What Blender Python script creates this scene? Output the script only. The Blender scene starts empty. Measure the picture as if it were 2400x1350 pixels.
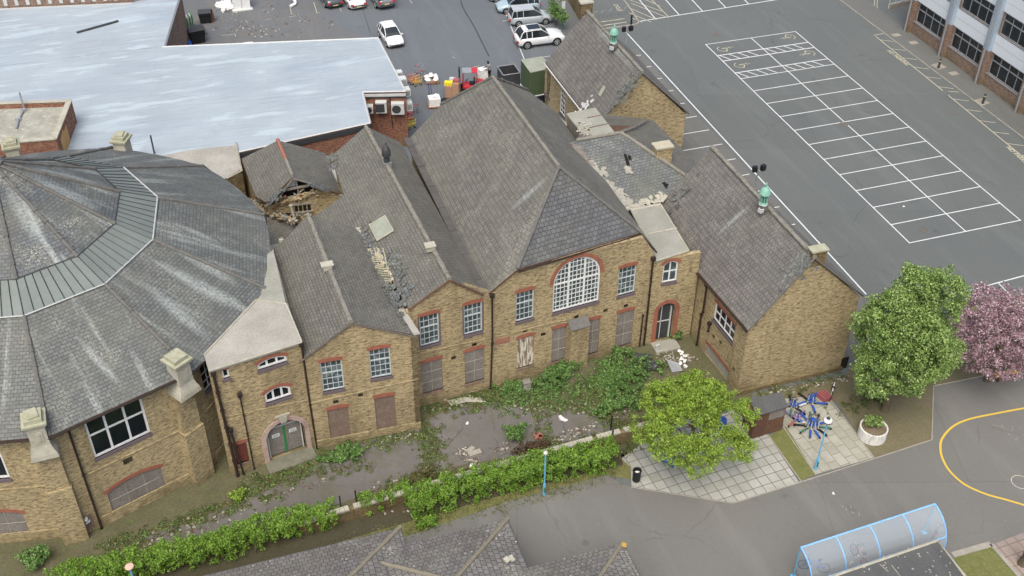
import bpy, bmesh, math, random
import numpy as np
from mathutils import Vector, Matrix
from mathutils.geometry import tessellate_polygon
random.seed(7); RNG = np.random.default_rng(7)
S = bpy.context.scene
COL = S.collection

# ------------------------------------------------------------------ camera
CP = np.array([-48.118, -86.909, 47.298]); YAW, PIT, ROL, FPX = 0.32206, 0.66724, 0.010515, 2617.9
cf = np.array([math.sin(YAW)*math.cos(PIT), math.cos(YAW)*math.cos(PIT), -math.sin(PIT)])
cr0 = np.array([math.cos(YAW), -math.sin(YAW), 0.0]); cu0 = np.cross(cr0, cf)
cr = cr0*math.cos(ROL)+cu0*math.sin(ROL); cu = -cr0*math.sin(ROL)+cu0*math.cos(ROL)
cam = bpy.data.cameras.new('camera'); cam.sensor_width = 36; cam.lens = 36*FPX/2400
cam.clip_start = 0.5; cam.clip_end = 600
co = bpy.data.objects.new('camera', cam); COL.objects.link(co)
M = Matrix.Identity(4)
for i in range(3):
    M[i][0] = cr[i]; M[i][1] = cu[i]; M[i][2] = -cf[i]; M[i][3] = CP[i]
co.matrix_world = M; S.camera = co
# ------------------------------------------------------------------ sky, sun, exposure
SUN_EL, SUN_AZ = math.radians(60), math.radians(208)      # azimuth from +Y clockwise
w = bpy.data.worlds.new('World'); S.world = w; w.use_nodes = True
nt = w.node_tree; bg = nt.nodes['Background']
sky = nt.nodes.new('ShaderNodeTexSky'); sky.sky_type = 'NISHITA'; sky.sun_disc = False
sky.sun_elevation = SUN_EL; sky.sun_rotation = SUN_AZ; sky.dust_density = 7; sky.air_density = 1.0; sky.ozone_density = 1.0
nt.links.new(sky.outputs[0], bg.inputs[0]); bg.inputs[1].default_value = 0.15
sl = bpy.data.lights.new('sun', 'SUN'); sl.energy = 0.85; sl.angle = math.radians(38); sl.color = (0.985, 1.0, 0.93)
so = bpy.data.objects.new('sun', sl); COL.objects.link(so); so.location = (0, 0, 60)
sd = Vector((math.sin(SUN_AZ)*math.cos(SUN_EL), math.cos(SUN_AZ)*math.cos(SUN_EL), math.sin(SUN_EL)))
so.rotation_euler = sd.to_track_quat('Z', 'Y').to_euler()
S.view_settings.view_transform = 'Standard'; S.view_settings.look = 'None'
S.view_settings.gamma = 1.0; S.view_settings.exposure = 0.48

# ------------------------------------------------------------------ measuring: surveyed sight lines onto real planes
def ray(x, y): return cf + cr*(x-1200)/FPX - cu*(y-675)/FPX
def G(x, y, z=0.0):
    d = ray(x, y); t = (z-CP[2])/d[2]; return Vector(CP+t*d)
def PX(x, y, X):
    d = ray(x, y); t = (X-CP[0])/d[0]; return Vector(CP+t*d)
def PY(x, y, Y):
    d = ray(x, y); t = (Y-CP[1])/d[1]; return Vector(CP+t*d)
class Plane:
    def __init__(s, a, b, c):
        s.o = Vector(a); s.n = (Vector(b)-s.o).cross(Vector(c)-s.o).normalized()
    def at(s, x, y):
        d = Vector(ray(x, y)); c = Vector(CP); return c + d*((s.o-c).dot(s.n)/d.dot(s.n))
    def z(s, X, Y):
        return s.o.z - (s.n.x*(X-s.o.x)+s.n.y*(Y-s.o.y))/s.n.z

# ------------------------------------------------------------------ mesh builder
class MB:
    def __init__(s): s.v = []; s.f = []; s.m = []
    def face(s, pts, mi=0):
        b = len(s.v); s.v += [tuple(p) for p in pts]; s.f.append(tuple(range(b, b+len(pts)))); s.m.append(mi); return s
    def mesh(s, vs, fs, mi=0):
        b = len(s.v); s.v += [tuple(p) for p in vs]
        for f in fs: s.f.append(tuple(b+i for i in f)); s.m.append(mi)
        return s
    def prism(s, pts, off, mi=0, mside=None):
        """polygon extruded by vector off (off away from visible side)"""
        n = len(pts); off = Vector(off); P = [Vector(p) for p in pts]; Q = [p+off for p in P]
        s.mesh(P+Q, [tuple(range(n))], mi)
        b = len(s.v)-2*n; k = mi if mside is None else mside
        s.f.append(tuple(b+2*n-1-i for i in range(n))); s.m.append(k)
        for i in range(n):
            j = (i+1) % n; s.f.append((b+j, b+i, b+n+i, b+n+j)); s.m.append(k)
        return s
    def box(s, c, d, rz=0.0, mi=0, M=None):
        x, y, z = d[0]/2, d[1]/2, d[2]/2; R = Matrix.Rotation(rz, 3, 'Z') if M is None else M; c = Vector(c)
        vs = [c+R@Vector((a*x, b*y, e*z)) for e in (-1, 1) for b in (-1, 1) for a in (-1, 1)]
        return s.mesh(vs, [(0,2,3,1),(4,5,7,6),(0,1,5,4),(2,6,7,3),(0,4,6,2),(1,3,7,5)], mi)
    def tube(s, path, r, n=8, mi=0, cap=True):
        P = [Vector(p) for p in path]; rs = r if isinstance(r, (list, tuple)) else [r]*len(P)
        vs = []; fs = []
        for i, p in enumerate(P):
            t = (P[min(i+1, len(P)-1)]-P[max(i-1, 0)]).normalized()
            a = t.cross(Vector((0, 0, 1)));
            if a.length < .05: a = Vector((1, 0, 0))
            a.normalize(); b = t.cross(a)
            for k in range(n):
                th = 2*math.pi*k/n; vs.append(p+(a*math.cos(th)+b*math.sin(th))*rs[i])
        for i in range(len(P)-1):
            for k in range(n):
                l = (k+1) % n; fs.append((i*n+k, i*n+l, (i+1)*n+l, (i+1)*n+k))
        if cap: fs += [tuple(range(n)), tuple(reversed(range((len(P)-1)*n, len(P)*n)))]
        return s.mesh(vs, fs, mi)
    def lathe(s, c, prof, n=20, mi=0, ang0=0.0):
        c = Vector(c); vs = []; fs = []
        for r, z in prof:
            for k in range(n):
                th = ang0+2*math.pi*k/n; vs.append(c+Vector((r*math.cos(th), r*math.sin(th), z)))
        for i in range(len(prof)-1):
            for k in range(n):
                l = (k+1) % n; fs.append((i*n+k, i*n+l, (i+1)*n+l, (i+1)*n+k))
        fs += [tuple(reversed(range(n))), tuple(range((len(prof)-1)*n, len(prof)*n))]
        return s.mesh(vs, fs, mi)
    def blob(s, c, r, mi=0, seed=0, jit=.18, n=7):
        """irregular lump (rubble stone, bag)"""
        rr = random.Random(seed); vs = []; c = Vector(c); rx, ry, rz = r
        R = Matrix.Rotation(rr.random()*6.28, 3, 'Z'); rings = 4
        vs.append(c+Vector((0, 0, rz)));
        for i in range(1, rings):
            ph = math.pi*i/rings
            for k in range(n):
                th = 2*math.pi*k/n; q = 1+jit*(rr.random()*2-1)
                vs.append(c+R@Vector((rx*q*math.sin(ph)*math.cos(th), ry*q*math.sin(ph)*math.sin(th), rz*q*math.cos(ph))))
        vs.append(c+Vector((0, 0, -rz))); fs = []
        for k in range(n):
            fs.append((0, 1+k, 1+(k+1) % n))
            for i in range(rings-2): fs.append((1+i*n+k, 1+(i+1)*n+k, 1+(i+1)*n+(k+1) % n, 1+i*n+(k+1) % n))
            b = 1+(rings-2)*n; fs.append((b+k, len(vs)-1, b+(k+1) % n))
        return s.mesh(vs, fs, mi)
    def build(s, name, mats, parent=None, smooth=False, kind=None, recalc=False):
        if not isinstance(mats, (list, tuple)): mats = [mats]
        me = bpy.data.meshes.new(name); org = Vector((0, 0, 0))
        me.from_pydata(s.v, [], s.f); me.update()
        for m in mats: me.materials.append(m)
        if len(mats) > 1: me.polygons.foreach_set('material_index', s.m)
        if recalc:
            bm = bmesh.new(); bm.from_mesh(me); bmesh.ops.recalc_face_normals(bm, faces=bm.faces); bm.to_mesh(me); bm.free()
        auto_uv(me)
        if smooth: me.polygons.foreach_set('use_smooth', [True]*len(me.polygons))
        o = bpy.data.objects.new(name, me); COL.objects.link(o)
        if parent is not None:
            o.parent = parent
            if parent.type == 'EMPTY': o.matrix_parent_inverse = parent_inv(parent)
        if kind: o['kind'] = kind
        return o
def parent_inv(p): return (Matrix.Translation(p.location) @ p.rotation_euler.to_matrix().to_4x4()).inverted()
def auto_uv(me):
    uv = me.uv_layers.new(name='UVMap').data; Z = Vector((0, 0, 1)); vs = me.vertices
    arr = np.zeros(len(me.loops)*2, dtype=np.float32)
    for p in me.polygons:
        n = p.normal
        if abs(n.z) > .985: u = Vector((1, 0, 0)); v = Vector((0, 1, 0))
        else:
            u = Z.cross(n).normalized(); v = n.cross(u)
            if abs(u.x) >= abs(u.y):
                if u.x < 0: u = -u
            elif u.y < 0: u = -u
        for li in p.loop_indices:
            c = vs[me.loops[li].vertex_index].co; arr[2*li] = c.dot(u); arr[2*li+1] = c.dot(v)
    uv.foreach_set('uv', arr)
def thing(name, label, cat, loc=(0, 0, 0), rz=0.0, group=None):
    o = bpy.data.objects.new(name, None); COL.objects.link(o); o.location = loc; o.rotation_euler = (0, 0, rz)
    o.empty_display_size = .3
    return tag(o, label, cat, group)
def tag(o, label, cat, group=None):
    o['label'] = label; o['category'] = cat
    if group: o['group'] = group
    return o
def local(mb, name, mats, parent, **k):
    """parts modelled round the thing's own origin"""
    o = mb.build(name, mats, None, **k); o.parent = parent; return o
def copy_tree(o, parent=None):
    c = o.copy(); COL.objects.link(c)
    if parent is not None: c.parent = parent
    for ch in list(o.children): copy_tree(ch, c)
    return c

# ------------------------------------------------------------------ materials
def srgb(h):
    v = [int(h[i:i+2], 16)/255 for i in (0, 2, 4)]
    return tuple((c/12.92 if c <= .04045 else ((c+.055)/1.055)**2.4) for c in v)
class NT:
    def __init__(s, name, rough=.85, spec=.3):
        s.m = bpy.data.materials.new(name); s.m.use_nodes = True; s.t = s.m.node_tree; s.n = s.t.nodes; s.l = s.t.links
        s.b = s.n['Principled BSDF']; s.b.inputs['Roughness'].default_value = rough; s.b.inputs['Specular IOR Level'].default_value = spec
    def new(s, t, **k):
        nd = s.n.new(t)
        for a, b in k.items(): setattr(nd, a, b)
        return nd
    def uv(s):
        return s.new('ShaderNodeUVMap', uv_map='UVMap').outputs[0]
    def pos(s): return s.new('ShaderNodeNewGeometry').outputs['Position']
    def mapping(s, src, sc=(1, 1, 1), loc=(0, 0, 0), rot=(0, 0, 0)):
        m = s.new('ShaderNodeMapping'); m.inputs['Scale'].default_value = sc; m.inputs['Location'].default_value = loc; m.inputs['Rotation'].default_value = rot
        s.l.new(src, m.inputs[0]); return m.outputs[0]
    def noise(s, src, scale=1, detail=4, rough=.6, sc=None, loc=(0, 0, 0)):
        if sc or loc != (0, 0, 0): src = s.mapping(src, sc or (1, 1, 1), loc)
        n = s.new('ShaderNodeTexNoise'); n.inputs['Scale'].default_value = scale; n.inputs['Detail'].default_value = detail; n.inputs['Roughness'].default_value = rough
        s.l.new(src, n.inputs['Vector']); return n.outputs[0]
    def ramp(s, src, a, b, lo=0, hi=1):
        n = s.new('ShaderNodeMapRange'); n.inputs[1].default_value = a; n.inputs[2].default_value = b; n.inputs[3].default_value = lo; n.inputs[4].default_value = hi
        s.l.new(src, n.inputs[0]); return n.outputs[0]
    def math(s, op, a, b):
        n = s.new('ShaderNodeMath', operation=op)
        for i, x in enumerate((a, b)):
            if isinstance(x, (int, float)): n.inputs[i].default_value = x
            else: s.l.new(x, n.inputs[i])
        return n.outputs[0]
    def mix(s, fac, a, b, mode='MIX'):
        n = s.new('ShaderNodeMix', data_type='RGBA', blend_type=mode)
        for i, x in ((0, fac), (6, a), (7, b)):
            if isinstance(x, (int, float)): n.inputs[i].default_value = x
            elif isinstance(x, tuple): n.inputs[i].default_value = (*x[:3], 1)
            else: s.l.new(x, n.inputs[i])
        return n.outputs[2]
    def bump(s, h, d=.02, st=1.0):
        n = s.new('ShaderNodeBump'); n.inputs['Distance'].default_value = d; n.inputs['Strength'].default_value = st
        s.l.new(h, n.inputs['Height']); s.l.new(n.outputs[0], s.b.inputs['Normal'])
    def brick(s, src, c1, c2, cm, w, h, mort, bias=0.0, off=.5, squash=1):
        n = s.new('ShaderNodeTexBrick'); n.offset = off; n.inputs['Scale'].default_value = 1
        for i, c in (('Color1', c1), ('Color2', c2), ('Mortar', cm)): n.inputs[i].default_value = (*c, 1)
        n.inputs['Mortar Size'].default_value = mort; n.inputs['Mortar Smooth'].default_value = .1; n.inputs['Bias'].default_value = bias
        n.inputs['Brick Width'].default_value = w; n.inputs['Row Height'].default_value = h
        s.l.new(src, n.inputs['Vector']); return n
    def out(s, col, rough=None):
        s.l.new(col, s.b.inputs['Base Color']) if not isinstance(col, tuple) else setattr(s.b.inputs['Base Color'], 'default_value', (*col, 1))
        if rough is not None: s.l.new(rough, s.b.inputs['Roughness'])
        return s.m
def blotches(t, col, spots, c, amt=.8, grain=7):
    """stains with a shape of their own at measured places on a roof: (x0, y0, x1, y1, half-width)"""
    p = t.pos(); g = t.ramp(t.noise(p, grain, 4, .8), .36, .58)
    for x0, y0, x1, y1, w_ in spots:
        q = t.mapping(p, loc=(-(x0+x1)/2, -(y0+y1)/2, 0)); q = t.mapping(q, rot=(0, 0, -math.atan2(y1-y0, x1-x0))); q = t.mapping(q, sc=(2/math.hypot(x1-x0, y1-y0), 1/w_, 0))
        v = t.new('ShaderNodeVectorMath', operation='LENGTH'); t.l.new(q, v.inputs[0]); m_ = t.math('MULTIPLY', t.ramp(v.outputs['Value'], 1.0, .35, 0, amt), g); col = t.mix(m_, col, c)
    return col
def mul(c, k): return tuple(min(1, x*k) for x in c)
def brickwall(name, c1='ae9d78', c2='87775a', cm='a09a84', soot=.45, seed=0.0):
    t = NT(name, .9, .2); u = t.uv(); C1, C2, CM = srgb(c1), srgb(c2), srgb(cm)
    b = t.brick(u, C1, C2, CM, .235, .085, .012)
    big = t.noise(t.pos(), .35, 5, .6, loc=(seed, 3, 1)); mid = t.noise(u, 1.0, 6, .75, sc=(2.2, 7.5, 1), loc=(seed, 0, 0))
    col = t.mix(t.ramp(mid, .36, .66), b.outputs[0], t.mix(1.0, b.outputs[0], (1.22, 1.18, 1.08), 'MULTIPLY'))
    col = t.mix(t.ramp(mid, .50, .34), col, t.mix(1.0, col, (.52, .50, .50), 'MULTIPLY'))
    sp = t.noise(u, 1, 3, .65, sc=(4.5, 9, 1), loc=(seed+3, 0, 0))
    col = t.mix(t.ramp(sp, .55, .64, 0, .85), col, mul(C2, .5))
    col = t.mix(t.ramp(sp, .43, .30, 0, .7), col, mul(C1, 1.3))
    col = t.mix(t.ramp(big, .46, .70, 0, soot), col, t.mix(1.0, col, (.42, .40, .38), 'MULTIPLY'))
    run = t.noise(u, 1, 4, .6, sc=(1.3, .13, 1), loc=(seed, 5, 0)); col = t.mix(t.ramp(run, .52, .68, 0, .5), col, t.mix(1.0, col, (.6, .58, .55), 'MULTIPLY'))
    pal = t.noise(t.pos(), .7, 4, .6, loc=(seed+2, 1, 8)); col = t.mix(t.ramp(pal, .55, .7, 0, .3), col, t.mix(1.0, col, (1.22, 1.2, 1.2), 'MULTIPLY'))
    xyz = t.new('ShaderNodeSeparateXYZ'); t.l.new(t.pos(), xyz.inputs[0])
    low = t.math('MULTIPLY', t.ramp(xyz.outputs[2], 1.1, 0, 0, 1), t.ramp(t.noise(t.pos(), 1.2, 4), .35, .65))
    col = t.mix(low, col, srgb('6b6247'))
    t.bump(b.outputs[1], -.006, .6)
    return t.out(col)
SLK = .80
def slate(name, c1='7b7b78', c2='686a6b', cm='55544f', moss=.3, lichen=.3, mosscol='7c7d55', row=.2, wid=.28, seed=0.0, streak=0.0, mort=.016, dot=0.0, spots=(), spots2=()):
    t = NT(name, .62, .35); u = t.uv(); C1, C2, CM = (mul(srgb(c_), SLK) for c_ in (c1, c2, cm))
    wob = t.new('ShaderNodeVectorMath', operation='ADD'); nz = t.new('ShaderNodeTexNoise'); nz.inputs['Scale'].default_value = 1.3; t.l.new(u, nz.inputs['Vector'])
    sc = t.new('ShaderNodeVectorMath', operation='SCALE'); sc.inputs[3].default_value = .10; t.l.new(nz.outputs[1], sc.inputs[0]); t.l.new(u, wob.inputs[0]); t.l.new(sc.outputs[0], wob.inputs[1])
    b = t.brick(wob.outputs[0], C1, C2, CM, wid, row, mort)
    n1 = t.noise(t.pos(), .45, 6, .65, loc=(seed, 0, 0)); n2 = t.noise(u, 1.0, 5, .75, sc=(5, 3, 1), loc=(seed, 2, 0)); n3 = t.noise(t.pos(), 1.6, 5, .7, loc=(0, seed, 5))
    col = t.mix(t.ramp(n2, .35, .65, 0, .5), b.outputs[0], t.mix(1.0, b.outputs[0], (1.30, 1.30, 1.28), 'MULTIPLY'))
    col = t.mix(t.ramp(n3, .60, .40, 0, .35), col, t.mix(1.0, col, (.62, .62, .65), 'MULTIPLY'))
    col = t.mix(t.ramp(n1, .42, .68, 0, moss), col, mul(srgb(mosscol), SLK))
    fine = t.noise(u, 9, 3, .8); patch = t.noise(t.pos(), .55, 3, .6, loc=(7, seed, 2))
    lf = t.math('MULTIPLY', t.ramp(fine, .50, .62), t.ramp(patch, .5, .68))
    col = t.mix(t.math('MULTIPLY', lf, lichen), col, srgb('b3b5a6'))
    if streak:
        st = t.noise(u, 1, 4, .6, sc=(1.1, .10, 1), loc=(seed, 0, 0)); sf = t.math('MULTIPLY', t.ramp(st, .54, .66), t.ramp(t.noise(u, 7, 3, .8), .38, .55))
        col = t.mix(t.math('MULTIPLY', sf, streak), col, srgb('bcc6c0'))
    if dot:
        vo = t.new('ShaderNodeTexVoronoi'); vo.inputs['Scale'].default_value = 3.2; t.l.new(u, vo.inputs['Vector'])
        d = t.math('MULTIPLY', t.ramp(vo.outputs['Distance'], .17, .10), t.ramp(t.noise(u, 1.5, 3), .45, .55))
        col = t.mix(t.math('MULTIPLY', d, dot), col, srgb('c9c6bb'))
    col = blotches(t, col, spots, srgb('a6afac'), .62); col = blotches(t, col, spots2, srgb('7c7f52'), .6, 3)
    t.bump(t.math('ADD', b.outputs[1], t.math('MULTIPLY', n2, -.6)), -.012, .8)
    return t.out(col)
def surf(name, c, c2=None, s1=.6, s2=8, amt=.5, rough=.9, spec=.25, blot=0.0, blotc='5b574c', sc=None, fine=.25, bump=.004):
    """worn plain surface: broad blotches, fine grain, optional stains"""
    t = NT(name, rough, spec); p = t.pos(); C = srgb(c); D = srgb(c2) if c2 else mul(C, .72)
    n = t.noise(p, s1, 6, .62, sc=sc); f = t.noise(p, s2, 4, .75)
    col = t.mix(t.ramp(n, .35, .68, 0, amt), C, D)
    col = t.mix(t.ramp(f, .35, .65, 0, 1), t.mix(fine, col, mul(D, .75)), t.mix(fine, col, mul(C, 1.22)))
    if blot: col = t.mix(t.ramp(t.noise(p, s1*2.3, 5, .7, loc=(4, 9, 1)), .52, .68, 0, blot), col, srgb(blotc))
    if bump: t.bump(f, bump, .6)
    return t.out(col)
def flat(name, c, rough=.6, spec=.4, metal=0.0, var=.12):
    t = NT(name, rough, spec); C = srgb(c); t.b.inputs['Metallic'].default_value = metal
    return t.out(t.mix(t.ramp(t.noise(t.pos(), 3, 4, .7), .3, .7), mul(C, 1-var), mul(C, 1+var)))
def leafmat(name, cols, rough=.65):
    t = NT(name, rough, .25); g = t.new('ShaderNodeNewGeometry')
    r = t.new('ShaderNodeValToRGB'); t.l.new(g.outputs['Random Per Island'], r.inputs[0]); e = r.color_ramp.elements
    while len(e) < len(cols): e.new(.5)
    for i, c in enumerate(cols): e[i].position = i/(len(cols)-1); e[i].color = (*srgb(c), 1)
    cl = t.mix(t.ramp(t.noise(t.pos(), 1.6, 3, .6), .38, .64), mul((1, 1, 1), .74), (1, 1, 1)); lc = t.mix(1.0, r.outputs[0], cl, 'MULTIPLY')
    t.out(lc); b = t.b
    tr = t.new('ShaderNodeBsdfTranslucent'); t.l.new(lc, tr.inputs[0]); mx = t.new('ShaderNodeMixShader'); mx.inputs[0].default_value = .28
    t.l.new(b.outputs[0], mx.inputs[1]); t.l.new(tr.outputs[0], mx.inputs[2]); t.l.new(mx.outputs[0], t.n['Material Output'].inputs[0])
    return t.m
def glassy(name, c, rough=.12, spec=.6, pat=0.0):
    t = NT(name, rough, spec); C = srgb(c)
    if pat:
        vo = t.new('ShaderNodeTexVoronoi'); vo.inputs['Scale'].default_value = 2.6; t.l.new(t.uv(), vo.inputs['Vector']); sx = t.new('ShaderNodeSeparateColor'); t.l.new(vo.outputs['Color'], sx.inputs[0])
        C0 = C; C = mul(C, .8)
        a_ = t.mix(t.ramp(t.noise(t.uv(), 1, 5, .7, sc=(3, 7, 1)), .4, .62), C, mul(C, 1+pat)); return t.out(t.mix(t.ramp(sx.outputs[0], .55, .9, 0, .6), a_, srgb('7f8a8c')))
        return t.out(t.mix(t.ramp(t.noise(t.uv(), 1, 5, .7, sc=(3, 7, 1)), .4, .62), C, mul(C, 1+pat)))
    return t.out(t.mix(t.ramp(t.noise(t.pos(), 1.2, 3), .35, .65), mul(C, .8), mul(C, 1.3)))
MT = dict(
 brick=brickwall('stock_brick'), brick2=brickwall('stock_brick_golden', 'b0a07b', '897a5c', soot=.25, seed=5.0),
 brickd=brickwall('stock_brick_dark', '8a7c5c', '665a42', '7d715c', soot=.8, seed=9.0),
 brickr=brickwall('red_brick', '8f6353', '77493c', '8c7a6c', soot=.3, seed=2.0), brickbr=brickwall('brown_brick', '705448', '5c4238', '6f6055', soot=.4, seed=3.0),
 brickm=brickwall('pinkish_brick', '917c70', '7c685d', '8d8076', soot=.2, seed=4.0),
 red=surf('red_rubbed_brick', '9c6552', '7c5143', 2, 12, .8), blue=surf('blue_brick', '6f6468', '575057', 2, 12, .5),
 slate_g=slate('slate_green_grey', '7f7e77', '6e6d67', '494742', moss=.5, seed=1.0, mosscol='757668', mort=.016), slate_b=slate('slate_blue_grey', '6d7073', '5c5e62', '3e4042', moss=.10, lichen=.15, seed=2.0, row=.26, wid=.3),
 slate_m=slate('slate_hall', '83827b', '71706a', '4a4843', moss=.45, mosscol='77786b', seed=3.0, row=.3, wid=.26, lichen=.5, mort=.016, spots=((-28.6, -35.2, -31.2, -34.9, .28),)),
 slate_w=slate('slate_wing', '82807c', '706e6b', '484542', moss=.35, mosscol='7d7e72', seed=4.0, row=.3, wid=.26, lichen=.5, mort=.017, spots=((-15.9, -43.6, -17.5, -43.5, .35), (-15.6, -44, -15.8, -34, .35), (-16, -19.3, -17.6, -19.3, .3), (-15.9, -19.6, -15.9, -9, .3), (-16.2, -37.6, -18.4, -37.4, .22))),
 slate_r=slate('slate_rotunda', '777b79', '656a69', '4b4d4b', moss=.5, mosscol='70726a', seed=5.0, row=.2, wid=.3, streak=.4, lichen=.5, spots=((-50.2, -33.4, -46.9, -35.6, .45), (-51.3, -34.4, -47.4, -37.2, .5), (-52.0, -36.0, -49.0, -39.5, .5), (-50, -31, -47.5, -32.2, .3), (-55.6, -39, -53.6, -42.0, .25))),
 slate_l=slate('slate_light', '7a7f7f', '686c6d', '444746', moss=.45, mosscol='767a62', seed=6.0, row=.22, wid=.3, lichen=.5),
 slate_i=slate('slate_rotunda_cap', '70767a', '5f6466', '4d504f', moss=.5, mosscol='76786a', seed=8.0, row=.2, wid=.3, streak=.6, lichen=.9, spots=((-57.8, -31.2, -56.4, -34.6, .6), (-57.2, -30.2, -53.4, -31.5, .7), (-56.8, -29.2, -53.0, -28.6, .5))),
 tile=slate('concrete_tile', '858381', '72706e', '4a4847', moss=.15, lichen=.7, seed=7.0, row=.3, wid=.28, dot=.9),
 tileridge=surf('lichened_ridge', '85806f', '706c62', 3, 16, .7, fine=.4), ridge=surf('weathered_ridge_tile', '8c8a80', '6a6862', 3, 14, .8, fine=.4),
 hip=surf('hip_tile', '6c6c69', '565654', 2, 10, .7), redridge=surf('red_ridge_tile', '9c6455', '7f6a60', 2, 9, .7),
 lead=surf('lead_sheet', '7d7f80', '666564', 1.2, 10, .7, .55, .4), leadband=surf('green_lead_band', '747d79', '666e6b', .7, 6, .7, .5, .4, fine=.12),
 felt=surf('mineral_felt', '9b9c94', '7f8076', .7, 9, .8, blot=.35, blotc='8a8c68'), feltw=surf('pale_render_roof', 'a9a8a0', '85837a', .45, 8, .8, blot=.25, blotc='7d7b6c'),
 feltd=surf('dark_felt', '5a5c5c', '484a4a', 1.5, 8, .7, sc=(1, .3, 1)), seam=flat('white_seam', 'aeb5b5'),
 stone=surf('weathered_stone', 'b3b1a4', '8f8e7e', 1.5, 10, .8), stonel=surf('lichened_stone', 'aaab98', '8d8e74', 3, 10, .9), conc=surf('concrete', 'a09d94', '837f74', 1.4, 12, .8),
 white=flat('white_paint', 'd9dcdc', .5), woff=surf('off_white_paint', 'c3c7c7', 'a4a6a3', 3, 12, .5), frameg=flat('grey_white_frame', 'b6bfc2', .5, var=.15),
 pier=None, glass=glassy('window_glass', '30383b', .15), glassd=glassy('dark_glass', '1b2024', .12), glassm=glassy('mottled_glass', '3d4a4c', .4, .4, pat=.7),
 board=surf('grey_ply_board', '86827d', '67625c', 1.6, 10, .8, blot=.5, blotc='574f4a', sc=(1, 1, .5), fine=.4), boardb=surf('brown_ply_board', '7d6d62', '65564b', 1.6, 10, .8, blot=.5, blotc='8d8580', fine=.4), dark=flat('dark_void', '17150f', .9),
 boardp=None, pipe=surf('black_rusty_iron', '3a302b', '251f1d', 4, 14, .7, .6), reddoor=surf('maroon_door', '6e4038', '5a332d', 3, 10, .5),
 timber=surf('brown_timber', '6a5140', '4e3b30', 3, 12, .7), yellowtim=surf('new_ply', 'c09a68', 'a9834f', 2, 8, .5),
 grey=flat('grey_metal', '8b9094', .45, .5), dgrey=flat('dark_grey_metal', '3c3f42', .5), black=flat('black_plastic', '1e2022', .5), rubber=flat('rubber', '1c1c1d', .8),
 verd=surf('verdigris_copper', '83b3a3', '628f7f', 3, 12, .6, .6), verdd=flat('dark_verdigris', '3f6f60'),
 blue_p=surf('pale_blue_paint', '6fb3d6', '4e93bd', 3, 14, .4, .5), skyb=flat('bright_blue_rail', '7fb6e8', .4), bluebike=flat('blue_enamel', '2a55a8', .35),
 bench_y=flat('yellow_bench_board', 'd1ac3a'), orange=flat('orange_mesh', 'd9772b'), yellow=flat('yellow_plastic', 'e0cf2c'), redp=flat('red_paint', 'b8333a', .4),
 card=surf('cardboard', 'a98a74', '8f715c', 3, 9, .5), pallet=surf('pallet_wood', '96705a', '7d5644', 3, 9, .6), bagw=flat('white_wrap', 'dfe0de', .5),
 olive=surf('olive_tarpaulin', '4f5f45', '3f4d38', 1.2, 8, .6), olivet=surf('pale_tarp_top', '9aa093', '7f8578', 1.2, 8, .7), pink=flat('pinkish_bag', '9b5a5f'),
 bark=surf('bark', '6b6150', '4c4439', 3, 14, .8), trail=None,
 soil=surf('bare_soil', '7a6f5e', '655b4b', 1.1, 9, .8), lead2=flat('purple_plastic', '7d6a9c'), tan=flat('tan_plastic', 'c9b37b'),
)
MT['mossroof2'] = surf('mossy_step', '77776a', '5e6050', 2, 9, .9)
t = NT('peeling_board', .85); t.out(t.mix(t.ramp(t.noise(t.uv(), 1, 5, .7, sc=(6, .9, 1)), .46, .54), srgb('7b6a58'), srgb('c9c5b6'))); MT['boardp'] = t.m
# big flat roofs painted with patchy solar-reflective paint
t = NT('aluminium_roof_paint', .55, .35); p = t.pos()
col = t.mix(t.ramp(t.noise(p, .25, 5, .6), .35, .65), srgb('919ba3'), srgb('9ca8b0'))
pt = t.noise(p, 1, 5, .6, sc=(.16, .75, 1)); col = t.mix(t.ramp(pt, .56, .60, 0, .55), col, srgb('b2c2c8'))
pt = t.noise(p, 1, 6, .7, sc=(.07, .12, 1), loc=(5, 1, 0)); col = t.mix(t.ramp(pt, .50, .58, 0, .45), col, srgb('8a96a4'))
bk = t.brick(t.mapping(p, rot=(0, 0, .12)), (1, 1, 1), (.94, .95, .96), (.84, .84, .86), 9.0, 1.05, .022); col = t.mix(1.0, col, bk.outputs[0], 'MULTIPLY')
col = t.mix(t.ramp(t.noise(p, .6, 6, .7, loc=(9, 2, 0)), .60, .74, 0, .4), col, srgb('83878a')); col = t.mix(t.ramp(t.noise(p, 1, 4, .7, sc=(.3, 14, 1)), .4, .65, 0, .25), col, srgb('c5d2d6')); MT['roofpaint'] = t.out(col)
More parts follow.
